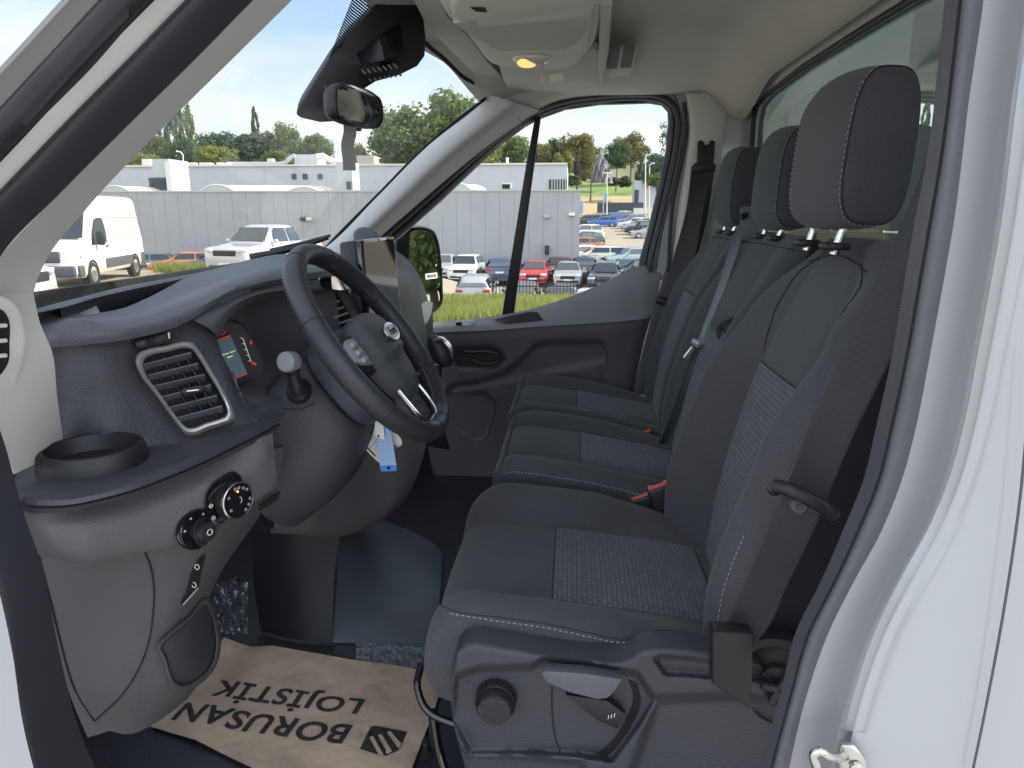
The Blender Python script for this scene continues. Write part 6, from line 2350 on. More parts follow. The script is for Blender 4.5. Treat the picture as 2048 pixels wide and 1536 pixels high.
# emblem: a leaning rounded block cut by three bars
sh_ = [at(x, y, Z=-.9207) for x, y in ((739, 1458), (743, 1453), (751, 1451), (814, 1462), (802, 1489), (796, 1501), (772, 1511), (754, 1508), (720, 1499))]
mb = MB()
mb.plate([[Vector((p.x, p.y, CZ - .922 + paperz(p.x, p.y) + .0016)) for p in sh_]], (0, 0, -.0008))
em_ = mb.build('emblem', M['ink'], pm_)
for q4 in (((739, 1477), (746, 1474), (767, 1512), (757, 1510)), ((756, 1471), (763, 1469), (784, 1505), (776, 1510)), ((774, 1464), (781, 1462), (803, 1490), (797, 1499))):
    mb = MB()
    q4 = [at(x, y, Z=-.9207) for x, y in q4]
    mb.plate([[Vector((p.x, p.y, CZ - .922 + paperz(p.x, p.y) + .0042)) for p in q4]], (0, 0, -.0006))
    mb.build('emblem_stripe', pap, em_)
mb = MB()
mb.lathe(at(776, 1504, Z=-.9195), (0, 0, 1), [(.0035, 0), (.0030, .0012), (0, .0015)], 12)
mb.build('blue_dot', M['dotblue'], pm_)
fb = thing('floor_button', 'black mushroom-shaped floor peg at the corner of the paper mat', 'floor peg', loc=at(850, 1500, Z=-.93))
mb = MB()
mb.lathe(at(852, 1503, Z=-.929), (0, 0, 1), [(.019, 0), (.0185, .002), (.010, .004), (.0055, .006), (.0055, .016), (.008, .018), (.007, .022), (0, .023)], 28)
mb.build('peg', M['black'], fb)
# wiper outside
wi = thing('windscreen_wiper', 'black wiper arm lying across the foot of the windscreen', 'wiper', loc=at(580, 500, Y=1.95))
mb = MB()
mb.tube([at(500, 516, Y=1.95), at(540, 508, Y=1.97), at(600, 494, Y=2.0), at(656, 475, Y=2.05)], [.012, .010, .008, .006], n=8)
mb.build('wiper_arm', M['black'], wi)
mb = MB()
mb.tube([at(540, 500, Y=1.98), at(600, 488, Y=2.0), at(660, 471, Y=2.06)], [.004, .006, .004], n=6)
mb.build('wiper_blade', M['dash'], wi)
# ================================================================== outdoors
def sstep(a, b, x):
    return smooth((x - a) / (b - a))


def terr(x, y):
    """ground height, relative to the camera"""
    if y < -40:
        return -1.95
    right = -1.95
    if y > 9:
        right = lin([(9, -1.95), (14, -2.0), (20, -2.55), (27, -3.30), (31, -4.85), (36, -4.78), (48, -4.24), (75, -2.95), (106, -1.63), (125, -.6), (160, 4.0), (200, 9.0), (260, 14.0), (400, 26.0), (900, 40), (2500, 60)], y)
    left = lin([(0, -1.95), (12, -1.97), (20, -2.08), (28, -2.20), (40, -3.2), (48, -4.0), (75, -4), (120, -2), (200, 2), (400, 12), (2500, 60)], y)
    t = sstep(-5.5, -9.5, x) if y < 60 else sstep(-5, -40, x)
    return lerp(right, left, t)


def pos(px, y, dz=0.0):
    """a spot on the ground at distance y, under the photo column px"""
    p = at(px, 430, Y=y)
    return Vector((p.x, y, terr(p.x, y) + CZ + dz))


def stripe_mat(name, base, line, pitch, width=.02, rough=.6, axis='X', var=.03):
    m = mat(name, base, rough, var=var, vscale=.6)
    n = m.node_tree
    b = n.nodes['Principled BSDF']
    t = n.nodes.new('ShaderNodeTexCoord')
    sp_ = n.nodes.new('ShaderNodeSeparateXYZ')
    md = n.nodes.new('ShaderNodeMath')
    md.operation = 'PINGPONG'
    md.inputs[1].default_value = pitch / 2
    lt = n.nodes.new('ShaderNodeMath')
    lt.operation = 'LESS_THAN'
    lt.inputs[1].default_value = width
    mix = n.nodes.new('ShaderNodeMixRGB')
    mix.inputs[2].default_value = (*line, 1)
    src = b.inputs['Base Color'].links[0].from_socket
    n.links.new(t.outputs['Object'], sp_.inputs[0])
    n.links.new(sp_.outputs[axis], md.inputs[0])
    n.links.new(md.outputs[0], lt.inputs[0])
    n.links.new(lt.outputs[0], mix.inputs[0])
    n.links.new(src, mix.inputs[1])
    n.links.new(mix.outputs[0], b.inputs['Base Color'])
    return m


M['gravel'] = mat('sandy yard ground', (.30, .245, .17), .95, bump=.6, bscale=6, var=.25, vscale=.8, bdist=.05)
M['asphalt'] = mat('pale worn asphalt', (.27, .235, .185), .93, bump=.3, bscale=9, var=.12, vscale=.35, bdist=.02)
M['bank'] = mat('bank soil and grass', (.10, .125, .035), .95, var=.3, vscale=2)
M['bounce_paving'] = mat('grey paving', (.36, .36, .365), .9, bump=.4, bscale=12, var=.15, vscale=1.5)  # unseen grey ground round the van, added to bounce neutral light inside
M['field'] = mat('dry field', (.34, .26, .15), .95, var=.15, vscale=.12)
M['fieldg'] = mat('green field', (.14, .20, .05), .95, var=.2, vscale=.2)


def region(x, y):
    if -8 < x < 9 and -10 <= y < 8:
        return 'bounce_paving'
    if -9.5 < x < 40 and 8.0 < y < 29.5 and not (x < -7):
        return 'bank'
    if y > 29 and y < 128 and x > -14:
        return 'lot'
    if 128 <= y < 158 and x > -20:
        return 'field'
    if y >= 158:
        return 'green'
    return 'ground'


gx = [-2500, -900, -400, -200, -120] + [-80 + 4 * k for k in range(12)] + [-32 + 1.0 * k for k in range(64)] + [32 + 4 * k for k in range(14)] + [100, 160, 300, 700, 2500]
gy = [-2500, -400, -100, -40, -10, 0] + [4 + 1.0 * k for k in range(50)] + [54 + 3 * k for k in range(36)] + [165, 180, 200, 230, 260, 330, 400, 600, 900, 2500]
surf = {}
for i in range(len(gx) - 1):
    for j in range(len(gy) - 1):
        k = region((gx[i] + gx[i + 1]) / 2, (gy[j] + gy[j + 1]) / 2)
        mb = surf.setdefault(k, MB())
        q = [(gx[i], gy[j]), (gx[i + 1], gy[j]), (gx[i + 1], gy[j + 1]), (gx[i], gy[j + 1])]
        mb.add([V(x, y, terr(x, y)) for x, y in q], [(0, 1, 2, 3)])
for k, nm, mt in (('ground', 'ground', 'gravel'), ('lot', 'parking_ground', 'asphalt'), ('bounce_paving', 'bounce_paving', 'bounce_paving'), ('bank', 'grass_bank', 'bank'), ('field', 'dry_field', 'field'), ('green', 'hillside', 'fieldg')):
    o = surf[k].build(nm, M[mt], smooth_angle=180)
    o['kind'] = 'structure'
# pale kerb of the lot by the wall
# ---- grass
ggr = mat('sunlit grass', (.19, .215, .07), .7, var=.35, vscale=.9)
_n = ggr.node_tree
_tl = _n.nodes.new('ShaderNodeBsdfTranslucent')
_tl.inputs[0].default_value = (.40, .42, .10, 1)
_mx = _n.nodes.new('ShaderNodeMixShader')
_mx.inputs[0].default_value = .45
_n.links.new(_n.nodes['Principled BSDF'].outputs[0], _mx.inputs[1])
_n.links.new(_tl.outputs[0], _mx.inputs[2])
_n.links.new(_mx.outputs[0], _n.nodes['Material Output'].inputs[0])
mb = MB()


def blade(mb, x, y, h, wd=.018):
    z = terr(x, y)
    a = random.uniform(0, 3.14)
    dx, dy = math.cos(a) * wd, math.sin(a) * wd
    lx, ly = random.uniform(-.3, .3) * h, random.uniform(-.3, .3) * h
    mb.add([V(x - dx, y - dy, z), V(x + dx, y + dy, z), V(x + lx * .4 + dx * .6, y + ly * .4, z + h * .6), V(x + lx, y + ly, z + h)], [(0, 1, 2), (0, 2, 3)])


for _ in range(52000):
    y = random.uniform(12, 28.5)
    x = lerp(-5.2, 3.4, random.random()) * y / 22
    d = .5 + .5 * math.sin(x * 1.7 + y * .6) * math.sin(x * .6 - y * 1.1)
    blade(mb, x, y, random.uniform(.12, .30) * (1 + .7 * d * (1 if y < 24 else .6)), .008 + .010 * d)
for _ in range(5000):
    y = random.uniform(26.5, 33)
    x = at(random.uniform(295, 460), 430, Y=y).x
    blade(mb, x, y, random.uniform(.10, .42), .02)
o = mb.build('grass', ggr, fixn=False, smooth_angle=180)
o['kind'] = 'stuff'

# ---- trees
def leafmat(name, c1, c2):
    m = bpy.data.materials.new(name)
    m.use_nodes = True
    n = m.node_tree
    b = n.nodes['Principled BSDF']
    b.inputs['Roughness'].default_value = .7
    b.inputs['Specular IOR Level'].default_value = .25
    t = n.nodes.new('ShaderNodeTexCoord')
    x = n.nodes.new('ShaderNodeTexNoise')
    x.inputs['Scale'].default_value = .5
    x.inputs['Detail'].default_value = 5
    mx_ = n.nodes.new('ShaderNodeMixRGB')
    mx_.inputs[1].default_value = (*c1, 1)
    mx_.inputs[2].default_value = (*c2, 1)
    mr = n.nodes.new('ShaderNodeMapRange')
    mr.inputs['From Min'].default_value = .38
    mr.inputs['From Max'].default_value = .62
    n.links.new(t.outputs['Object'], x.inputs['Vector'])
    n.links.new(x.outputs[0], mr.inputs['Value'])
    n.links.new(mr.outputs[0], mx_.inputs[0])
    n.links.new(mx_.outputs[0], b.inputs['Base Color'])
    tl = n.nodes.new('ShaderNodeBsdfTranslucent')
    n.links.new(mx_.outputs[0], tl.inputs[0])
    ms = n.nodes.new('ShaderNodeMixShader')
    ms.inputs[0].default_value = .35
    n.links.new(b.outputs[0], ms.inputs[1])
    n.links.new(tl.outputs[0], ms.inputs[2])
    n.links.new(ms.outputs[0], n.nodes['Material Output'].inputs[0])
    return m


LM = {'green': leafmat('green leaves', (.085, .135, .040), (.19, .25, .075)),
      'dark': leafmat('dark green leaves', (.050, .090, .045), (.10, .155, .065)),
      'yellow': leafmat('yellow green leaves', (.14, .18, .045), (.28, .30, .080)),
      'rust': leafmat('browning leaves', (.13, .14, .05), (.25, .19, .09)),
      'blue': leafmat('blue green leaves', (.065, .11, .075), (.13, .18, .11)),
      'purple': leafmat('purple leaves', (.07, .035, .045), (.12, .06, .06))}
M['bark'] = mat('bark', (.10, .075, .055), .9)


def crown_mesh(kind, seed, n=3600, leaf=.5):
    """a crown of unit height and unit half-width 0.5 from leaf-sized faces grouped in clumps"""
    rnd = random.Random(seed)
    clumps = []
    nc = {'round': 60, 'poplar': 40, 'cone': 40, 'bush': 30, 'sparse': 26}[kind]
    for i in range(nc):
        if kind in ('round', 'bush', 'sparse'):
            a, b = rnd.uniform(0, 2 * math.pi), math.acos(rnd.uniform(-.95, 1))
            r_ = rnd.uniform(.55, 1.0) * (.95 + .15 * math.sin(a * 3 + seed))
            c_ = Vector((math.cos(a) * math.sin(b) * .40 * r_, math.sin(a) * math.sin(b) * .40 * r_, .50 + .40 * math.cos(b) * r_))
            s_ = rnd.uniform(.09, .17) * (1.0 if kind != 'sparse' else .62)
        elif kind == 'poplar':
            t = (i + rnd.random()) / nc
            rr_ = .34 * math.sin(math.pi * min(1, .12 + t * .88)) ** .6
            a = rnd.uniform(0, 6.28)
            c_ = Vector((math.cos(a) * rr_ * rnd.random(), math.sin(a) * rr_ * rnd.random(), t * .94 + .02))
            s_ = .05 + .06 * rnd.random()
        else:
            t = (i + rnd.random()) / nc
            rr_ = .46 * (1 - t) ** .8
            a = rnd.uniform(0, 6.28)
            c_ = Vector((math.cos(a) * rr_ * rnd.uniform(.4, 1), math.sin(a) * rr_ * rnd.uniform(.4, 1), t * .92 + .03))
            s_ = .05 + .07 * (1 - t)
        clumps.append((c_, s_))
    vs, fs = [], []
    for i in range(n):
        c_, s_ = clumps[i % nc]
        d = Vector((rnd.gauss(0, 1), rnd.gauss(0, 1), rnd.gauss(0, .8)))
        d = d.normalized() * s_ * rnd.uniform(.45, 1.08) ** .6
        if kind == 'poplar':
            d.z *= 1.6
        p = c_ + d
        l_ = leaf * rnd.uniform(.6, 1.35)
        ax = (d.normalized() + Vector((rnd.gauss(0, .5), rnd.gauss(0, .5), rnd.gauss(0, .5)))).normalized()
        u_ = ax.orthogonal().normalized()
        w_ = ax.cross(u_)
        a = rnd.uniform(0, 3.14)
        e1_ = (u_ * math.cos(a) + w_ * math.sin(a)) * l_
        e2_ = (w_ * math.cos(a) - u_ * math.sin(a)) * l_ * .6
        o_ = len(vs)
        vs += [p - e1_, p + e2_, p + e1_, p - e2_]
        fs.append((o_, o_ + 1, o_ + 2, o_ + 3))
    me = bpy.data.meshes.new('crown')
    me.from_pydata([tuple(v) for v in vs], [], fs)
    me.materials.append(LM['green'])
    return me


CROWN = {}
for kd, sd_, lf_ in (('round', 1, .027), ('round', 2, .027), ('round', 3, .027), ('poplar', 4, .020), ('cone', 5, .022), ('bush', 6, .034), ('sparse', 7, .020)):
    CROWN.setdefault(kd, []).append(crown_mesh(kd, sd_, 6500 if kd != 'sparse' else 1500, lf_))
trunk_me = None


def tree(label, kind, px, top, bottom, width, dist, lm, group='trees beyond the buildings', variant=0, name=None):
    """px centre, top and bottom photo rows, width in photo pixels, distance"""
    zt = at(px, top, Y=dist).z
    zb = at(px, bottom, Y=dist).z
    gxp = at(px, 430, Y=dist).x
    gz = min(terr(gxp, dist) + CZ, zb)
    wid = width / 1420.0 * dist * 1.15
    t = thing(name or ('poplar_tree' if kind == 'poplar' else 'conifer_tree' if kind == 'cone' else 'bush' if kind == 'bush' else 'broadleaf_tree'), label, 'bush' if kind == 'bush' else 'tree', group, loc=(gxp, dist, gz))
    me = CROWN[kind][variant % len(CROWN[kind])]
    c_ = bpy.data.objects.new('crown', me)
    COL.objects.link(c_)
    c_.parent = t
    c_.location = (0, 0, zb - gz - (zt - zb) * .12)
    c_.scale = (wid * 1.12, wid * 1.12, (zt - zb) * 1.16)
    c_.rotation_euler = (0, 0, random.uniform(0, 6.28))
    c_.material_slots[0].link = 'OBJECT'
    c_.material_slots[0].material = LM[lm]
    if kind != 'bush':
        mb_ = MB()
        h = zb - gz + (zt - zb) * .6
        r_ = max(.12, (zt - zb) * .022)
        mb_.tube([Vector((0, 0, -.2)), Vector((.1, 0, h * .5)), Vector((0, .1, h))], [r_ * 1.3, r_, r_ * .4], n=8)
        for a in (0.3, 2.2, 4.1):
            b0_ = Vector((0.05, 0, zb - gz + (zt - zb) * .18))
            mb_.tube([b0_, b0_ + Vector((math.cos(a) * wid * .14, math.sin(a) * wid * .14, (zt - zb) * .2)), b0_ + Vector((math.cos(a) * wid * .24, math.sin(a) * wid * .24, (zt - zb) * .42))], [r_ * .5, r_ * .35, r_ * .12], n=6)
        o_ = mb_.build('trunk', M['bark'], None)
        o_.parent = t
    return t


tree('short dark tree cut by the near windscreen pillar, left of the three poplars', 'round', 316, 262, 345, 62, 118, 'dark')
tree('leftmost of the three tall poplars, the widest one beside the pillar', 'poplar', 352, 212, 345, 46, 122, 'blue')
tree('middle poplar of the three, thin with a pointed top', 'poplar', 376, 210, 340, 26, 124, 'blue')
tree('right-hand poplar of the three, thin and lit', 'poplar', 396, 214, 340, 32, 121, 'green')
tree('yellow-green tree low over the roof unit at the far left', 'round', 290, 300, 350, 70, 108, 'yellow', variant=1)
tree('dark broad tree right below the poplars', 'round', 392, 278, 345, 86, 114, 'dark', variant=2)
tree('pale yellow-green round tree in front of the dark trees, right of the poplars', 'round', 436, 284, 345, 74, 108, 'yellow', variant=0)
tree('dark low tree behind the pale green round one', 'round', 432, 262, 340, 64, 124, 'dark', variant=1)
tree('broad dull green tree left of the pointed conifer', 'round', 476, 264, 345, 84, 120, 'blue', variant=2)
tree('pointed dark conifer standing above the row of round trees', 'cone', 524, 214, 330, 34, 126, 'dark')
tree('wide grey-green tree at the foot of the pointed conifer', 'round', 532, 258, 345, 100, 119, 'blue', variant=0)
tree('low green tree right under the wide grey-green tree', 'round', 560, 298, 346, 66, 112, 'green', variant=1)
tree('tall cone-shaped leafy tree right of the pointed conifer', 'round', 584, 244, 345, 66, 118, 'green', variant=2)
tree('rounded single tree left of the hanging mirror strap', 'round', 645, 262, 332, 62, 116, 'green', variant=0)
tree('small yellow-green tree just right of the hanging strap', 'round', 720, 284, 345, 42, 112, 'yellow', variant=1)
tree('large light green tree under the rear view mirror', 'round', 800, 208, 345, 122, 110, 'green', variant=1)
tree('tallest light green tree, filling the corner of the windscreen', 'round', 915, 180, 350, 150, 112, 'green', variant=2)
tree('dark low tree between the two tall light green trees', 'round', 858, 270, 350, 70, 116, 'dark', variant=0)
tree('dull green tree seen through the front quarter window', 'round', 1012, 262, 350, 96, 120, 'green', variant=0)
tree('bright yellow-green bush above the upper wall in the quarter window', 'bush', 962, 302, 350, 60, 100, 'yellow')
tree('reddish-brown tree just right of the window divider', 'round', 1082, 284, 335, 44, 125, 'rust', variant=1)
tree('dark small tree left of the round browning tree', 'round', 1110, 276, 340, 46, 128, 'dark', variant=2)
tree('round browning tree with a brown middle, above the upper building corner', 'round', 1152, 257, 345, 64, 124, 'rust', variant=0)
tree('bright yellow-green bush beside the upper building roof', 'bush', 1126, 302, 345, 40, 112, 'yellow')
tree('dark tree behind the grey draped sculpture', 'round', 1180, 284, 345, 44, 150, 'green', variant=1)
tree('purple-leaved shrub at the end of the upper building', 'bush', 1147, 322, 350, 26, 118, 'purple')
tree('orange-brown dying shrub left of the draped sculpture', 'bush', 1168, 330, 362, 24, 135, 'rust')
tree('dark green tree left of the cream house', 'round', 1230, 282, 335, 46, 170, 'dark', variant=2)
tree('large brown-topped tree over the cream house', 'round', 1258, 262, 330, 62, 185, 'rust', variant=1)
tree('small dark conical tree beside the cream house', 'cone', 1280, 312, 362, 26, 165, 'dark')
tree('grey-green tree at the rear edge of the door window', 'round', 1312, 296, 380, 50, 130, 'blue', variant=0)
tree('thin branch tips hanging at the rear edge of the door window', 'sparse', 1330, 218, 310, 44, 60, 'dark', group='trees beyond the buildings')
tree('low dark bush under the draped sculpture', 'bush', 1142, 348, 372, 34, 120, 'dark')
tree('low dark hedge bush on the green slope below the house', 'bush', 1240, 352, 374, 44, 150, 'dark')
tree('green bush by the flagpoles', 'bush', 1306, 345, 372, 34, 115, 'green')
# row reflected in the mirrors, beyond the far rear corner of the van
for k, (x, y, lab) in enumerate(((14, 11, 'first tree of the row behind the far side of the van'), (20, 14, 'second tree of the row behind the far side of the van'), (27, 12, 'third tree of the row behind the far side of the van'), (35, 16, 'last tree of the row behind the far side of the van'))):
    gz = terr(x, y) + CZ
    t = thing('broadleaf_tree', lab, 'tree', 'trees beside the yard', loc=(x, y, gz))
    c_ = bpy.data.objects.new('crown', CROWN['round'][k % 3])
    COL.objects.link(c_)
    c_.parent = t
    c_.location = (0, 0, .2)
    c_.scale = (7, 7, 7.5)
    c_.material_slots[0].link = 'OBJECT'
    c_.material_slots[0].material = LM['green']
    mb_ = MB()
    mb_.tube([Vector((0, 0, -.1)), Vector((0.1, 0, 2)), Vector((0, 0, 4.5))], [.22, .16, .06], n=8)
    mb_.build('trunk', M['bark']).parent = t

# ---- buildings
M['wall1'] = stripe_mat('grey wall panels', (.34, .345, .352), (.22, .225, .235), 1.0, .018, var=.07)
M['wall2'] = stripe_mat('pale upper wall panels', (.47, .48, .50), (.40, .41, .43), 3.0, .03)
M['plinth'] = mat('dark plinth', (.055, .065, .085), .7)
M['roofw'] = mat('cream roof sheet', (.62, .58, .48), .6, var=.04, vscale=.5)
M['unit'] = mat('grey green roof unit', (.42, .44, .42), .6)
M['unitw'] = mat('pale roof unit', (.66, .63, .55), .6)
hall = thing('long_grey_hall', 'long low grey panelled hall with a dark plinth behind the parked cars', 'hall', loc=V(-20, 55, -4.4))
x0, x1 = -64, at(1160, 430, Y=50).x
zt1 = at(700, 383, Y=50).z - CZ
mb = MB()
mb.box(V((x0 + x1) / 2, 55, (zt1 - 6) / 2), (x1 - x0, 10, zt1 + 6))
mb.build('wall', M['wall1'], hall)
mb = MB()
mb.box(V((x0 + x1) / 2, 55, -4.3), (x1 - x0 + .06, 10.06, 2.0))
mb.build('plinth', M['plinth'], hall)
mb = MB()
mb.box(V((x0 + x1) / 2, 50.0, zt1 + .03), (x1 - x0 + .1, .12, .10))
mb.build('roof_edge', M['unit'], hall)
for (a, b, c_) in ((606, 438, .34), (618, 438, .3)):
    mb = MB()
    mb.rbox(at(a, b, Y=49.9), (.42, .3, .26), .08)
    mb.build('wall_lamp', M['plinth'] if a < 610 else M['unitw'], hall)
for (a, b) in ((1094, 433), (1143, 429)):
    mb = MB()
    mb.rbox(at(a, b, Y=49.9), (.4, .3, .2), .05)
    mb.build('wall_lamp', M['unit'] if a < 1100 else M['tagw'], hall)
mb = MB()
mb.rbox(at(1094, 500, Y=49.85), (.28, .3, .62), .03)
mb.build('wall_charger', M['black'], hall)
ub = thing('upper_hall', 'pale flat-roofed hall rising behind the long grey one', 'hall', loc=V(-20, 76, -2))
zt2 = at(700, 331, Y=70).z - CZ
xu = at(1133, 430, Y=70).x
mb = MB()
mb.box(V((-75 + xu) / 2, 77, (zt2 - 4) / 2), (xu + 75, 14, zt2 + 4))
mb.build('wall', M['wall2'], ub)
mb = MB()
mb.box(V((-75 + xu) / 2, 69.98, zt2 + .05), (xu + 75, .3, .16))
mb.build('roof_edge', M['unitw'], ub)
for px_, s_ in ((588, .8), (610, .8), (640, .8)):
    mb = MB()
    mb.box(at(px_, 353, Y=69.95), (.45, .1, .5))
    mb.build('window', M['plinth'], ub)
mb = MB()
mb.box(at(1014, 372, Y=69.95), (1.05, .14, .6))
w_ = mb.build('window_frame', M['tagw'], ub)
mb = MB()
mb.box(at(1012, 373, Y=69.9), (.75, .12, .42))
mb.build('pane', M['vblack'], w_)
mb = MB()
mb.box(at(1116, 370, Y=69.95), (1.7, .14, 1.0))
w_ = mb.build('window', mat('dark office glass', (.03, .05, .045), .08), ub)
for k in range(6):
    mb = MB()
    mb.box(at(1104 + k * 5.4, 370, Y=69.85), (.10, .1, .95))
    mb.build('glazing_bar', M['unit'], w_)
# roof furniture
def roofbox(name, label, cat, px0, px1, py0, py1, dist, mt, depth=2.0, parts=None):
    a, b = at(px0, py0, Y=dist), at(px1, py1, Y=dist)
    zb = min(b.z, (zt1 if dist < 66 else zt2) + CZ + .02)
    t = thing(name, label, cat, None, loc=((a.x + b.x) / 2, dist + depth / 2, zb))
    mb_ = MB()
    mb_.box(((a.x + b.x) / 2, dist + depth / 2, (a.z + zb) / 2), (b.x - a.x, depth, a.z - zb))
    mb_.build('casing', mt, t)
    return t


t = roofbox('ventilation_tower', 'grey-green ventilation tower with louvres on the roof, at the left of the windscreen view', 'roof unit', 303, 344, 318, 384, 58, M['unit'], 3)
mb = MB()
for k in range(5):
    mb.box(at(316, 360 + k * 4.2, Y=57.9), (1.45, .12, .06))
mb.box(at(316, 368, Y=57.96), (1.5, .05, 1.0))
mb.build('louvre', M['plinth'], t)
mb = MB()
a = at(338, 350, Y=57.7)
mb.box((a.x, 58.4, a.z - .4), (.45, 1.6, 2.9))
mb.build('duct', M['unitw'], t)
roofbox('roof_hatch', 'small cream box on the roof left of the ventilation tower', 'roof unit', 283, 301, 318, 334, 72, M['unitw'], 1)
roofbox('roof_unit', 'large pale box on the upper roof, right of the long pipe', 'roof unit', 588, 633, 309, 334, 74, M['wall2'], 3)
t = roofbox('roof_duct', 'pale square duct elbow on the lower roof below the hanging strap', 'roof unit', 672, 706, 324, 384, 58, M['unit'], 2)
mb = MB()
mb.box(at(698, 371, Y=57.9), (.35, .2, .6))
mb.build('grille', M['plinth'], t)
roofbox('roof_hatch', 'brown flat box on the upper roof right of the strap', 'roof unit', 713, 748, 311, 332, 74, mat('brown roof box', (.36, .31, .27), .7), 2)
roofbox('roof_hatch', 'small upright cream vent on the upper roof in the middle', 'roof unit', 534, 546, 317, 328, 74, M['unitw'], .6)
roofbox('roof_vent', 'thin white chimney on the upper roof seen through the quarter window', 'roof vent', 1012, 1017, 315, 330, 74, M['tagw'], .3)
for k, (a, b, lab) in enumerate(((375, 388, 'first small frame-like skylight on the upper roof from the lamp'), (398, 420, 'second skylight on the upper roof, the widest'), (432, 440, 'third skylight on the upper roof, the narrowest'), (444, 457, 'fourth skylight on the upper roof, nearest the long pipe'))):
    t = roofbox('skylight', lab, 'skylight', a, b, 325, 332, 72, M['unitw'], .8)
    t['group'] = 'skylights on the upper roof'
pp = thing('roof_pipe', 'long silver ventilation pipe lying along the upper roof', 'pipe', loc=at(520, 328, Y=73))
mb = MB()
mb.tube([at(456, 328, Y=73), at(500, 328, Y=73), at(560, 328, Y=73), at(572, 324, Y=73), at(582, 314, Y=73), at(590, 311, Y=73)], .22, n=10)
mb.build('pipe_run', M['silver'], pp)
p2 = thing('roof_pipe', 'cream curled duct on the upper roof right of the large pale box', 'pipe', loc=at(650, 325, Y=73))
mb = MB()
mb.tube([at(634, 314, Y=74), at(645, 312, Y=74), at(660, 320, Y=74), at(680, 322, Y=74)], [.32, .32, .28, .2], n=10)
mb.build('pipe_run', M['unitw'], p2)


def barrel(label, px0, px1, ytop, ybase, dist, mt, length):
    """barrel roof light running to the right and away"""
    t = thing('barrel_roof', label, 'roof', 'barrel roofs on the hall', loc=at((px0 + px1) / 2, ybase, Y=dist))
    a, b = at(px0, ybase, Y=dist), at(px1, ybase, Y=dist)
    h = at(px0, ytop, Y=dist).z - a.z
    mb_ = MB()
    prof = []
    for k in range(17):
        u = k / 16
        prof.append(Vector((lerp(a.x, b.x, u), dist, a.z + h * math.sin(math.pi * u) ** .8)))
    off = Vector((length, 2.5, 0))
    mb_.grid([[p for p in prof], [p + off for p in prof]])
    mb_.build('sheet', mt, t)
    mb_ = MB()
    mb_.plate([prof], (0, .05, 0))
    mb_.build('gable', M['unit'], t)
    mb_ = MB()
    mb_.tube([p + Vector((0, -.02, .02)) for p in prof], .05, n=6)
    mb_.build('gable_trim', M['unitw'], t)


ribm = stripe_mat('ribbed cream sheet', (.66, .62, .52), (.50, .47, .40), .35, .03)
barrel('long cream barrel roof in the middle of the hall roof', 398, 470, 370, 384, 56, ribm, 7.5)
barrel('short cream barrel roof at the far left of the hall roof', 200, 260, 372, 384, 56, ribm, 2.2)
barrel('small barrel roof seen through the quarter window', 890, 945, 367, 384, 56, ribm, 1.0)
barrel('cream barrel roof with a crumpled end left of the square duct', 575, 640, 374, 384, 57, ribm, 1.2)

# lamp posts
def lamp(label, px, top, bottom, dist, side=-1, arm=True, name='street_lamp'):
    t = thing(name, label, 'street lamp' if arm else 'pole', 'street lamps', loc=pos(px, dist))
    a, b = at(px, top, Y=dist), pos(px, dist)
    h = a.z - b.z
    mb_ = MB()
    mb_.tube([b, b.lerp(a, .5), a], [.12, .09, .07], n=8)
    mb_.build('post', M['unitw'], t)
    mb_ = MB()
    if arm:
        mb_.tube([a, a + Vector((side * .25, 0, .35)), a + Vector((side * .8, 0, .45))], [.07, .07, .10], n=8)
    else:
        mb_.rbox(a, (1.4, .5, .15), .05)
    mb_.build('lamp_head', M['tagw'], t)
    return t


lamp('curved-top lamp post behind the upper roof left of the skylights', 366, 310, 335, 88, -1)
lamp('lamp post with a flat double head in front of the grey draped sculpture', 1214, 346, 400, 120, 1, False)
lamp('tall white lamp post near the rear edge of the door window', 1291, 315, 420, 112, 1)
lamp('shorter white lamp post right beside the tall white one', 1299, 332, 420, 118, 1)

# sculpture, house, containers, flags
sc2 = thing('draped_sculpture', 'large grey dome of draped netting with a pointed flap on the green slope', 'sculpture', loc=at(1204, 365, Y=140))
mb = MB()
net = mat('grey netting', (.22, .22, .24), .7, bump=.4, bscale=3, var=.3, vscale=.8)
g = []
for i in range(19):
    t = i / 18
    row = []
    for j in range(13):
        s_ = j / 12
        px_ = lerp(1180, 1224, t)
        arch = math.sin(math.pi * (.12 + .88 * t)) ** .6
        q = at(px_, lerp(366, 366 - 58 * arch, s_), Y=140)
        row.append(q + Vector((.25 * math.sin(s_ * 9 + t * 14), 2.5 * math.sin(math.pi * s_ * .5) * (t - .5) + .35 * math.sin(t * 40), 0)))
    g.append(row)
mb.sheet(g, .1)
mb.build('drape', net, sc2, fixn=False)
mb = MB()
mb.plate([[(1169, 299, 139), (1179, 312, 139), (1180, 322, 139), (1166, 324, 139), (1164, 318, 139)]], (0, .3, 0))
mb.build('flap', M['unit'], sc2)
ho_ = thing('house', 'cream two-storey house with an orange roof behind trees on the hill', 'house', loc=at(1270, 345, Y=195))
M['cream'] = mat('cream render', (.66, .56, .40), .8)
M['tile'] = mat('orange roof tiles', (.42, .17, .09), .8)
a, b = at(1228, 350, Y=195), at(1282, 318, Y=195)
mb = MB()
mb.box(((a.x + b.x) / 2, 199, (a.z + b.z) / 2 - 2), (b.x - a.x, 8, b.z - a.z + 4))
mb.build('wall', M['cream'], ho_)
mb = MB()
mb.plate([[Vector((a.x - .4, 194.5, b.z)), Vector((b.x + .4, 194.5, b.z)), Vector((b.x - 1.5, 194.5, b.z + 1.3)), Vector((a.x + 1.5, 194.5, b.z + 1.3))]], (0, 9, 0))
mb.build('roof', M['tile'], ho_)
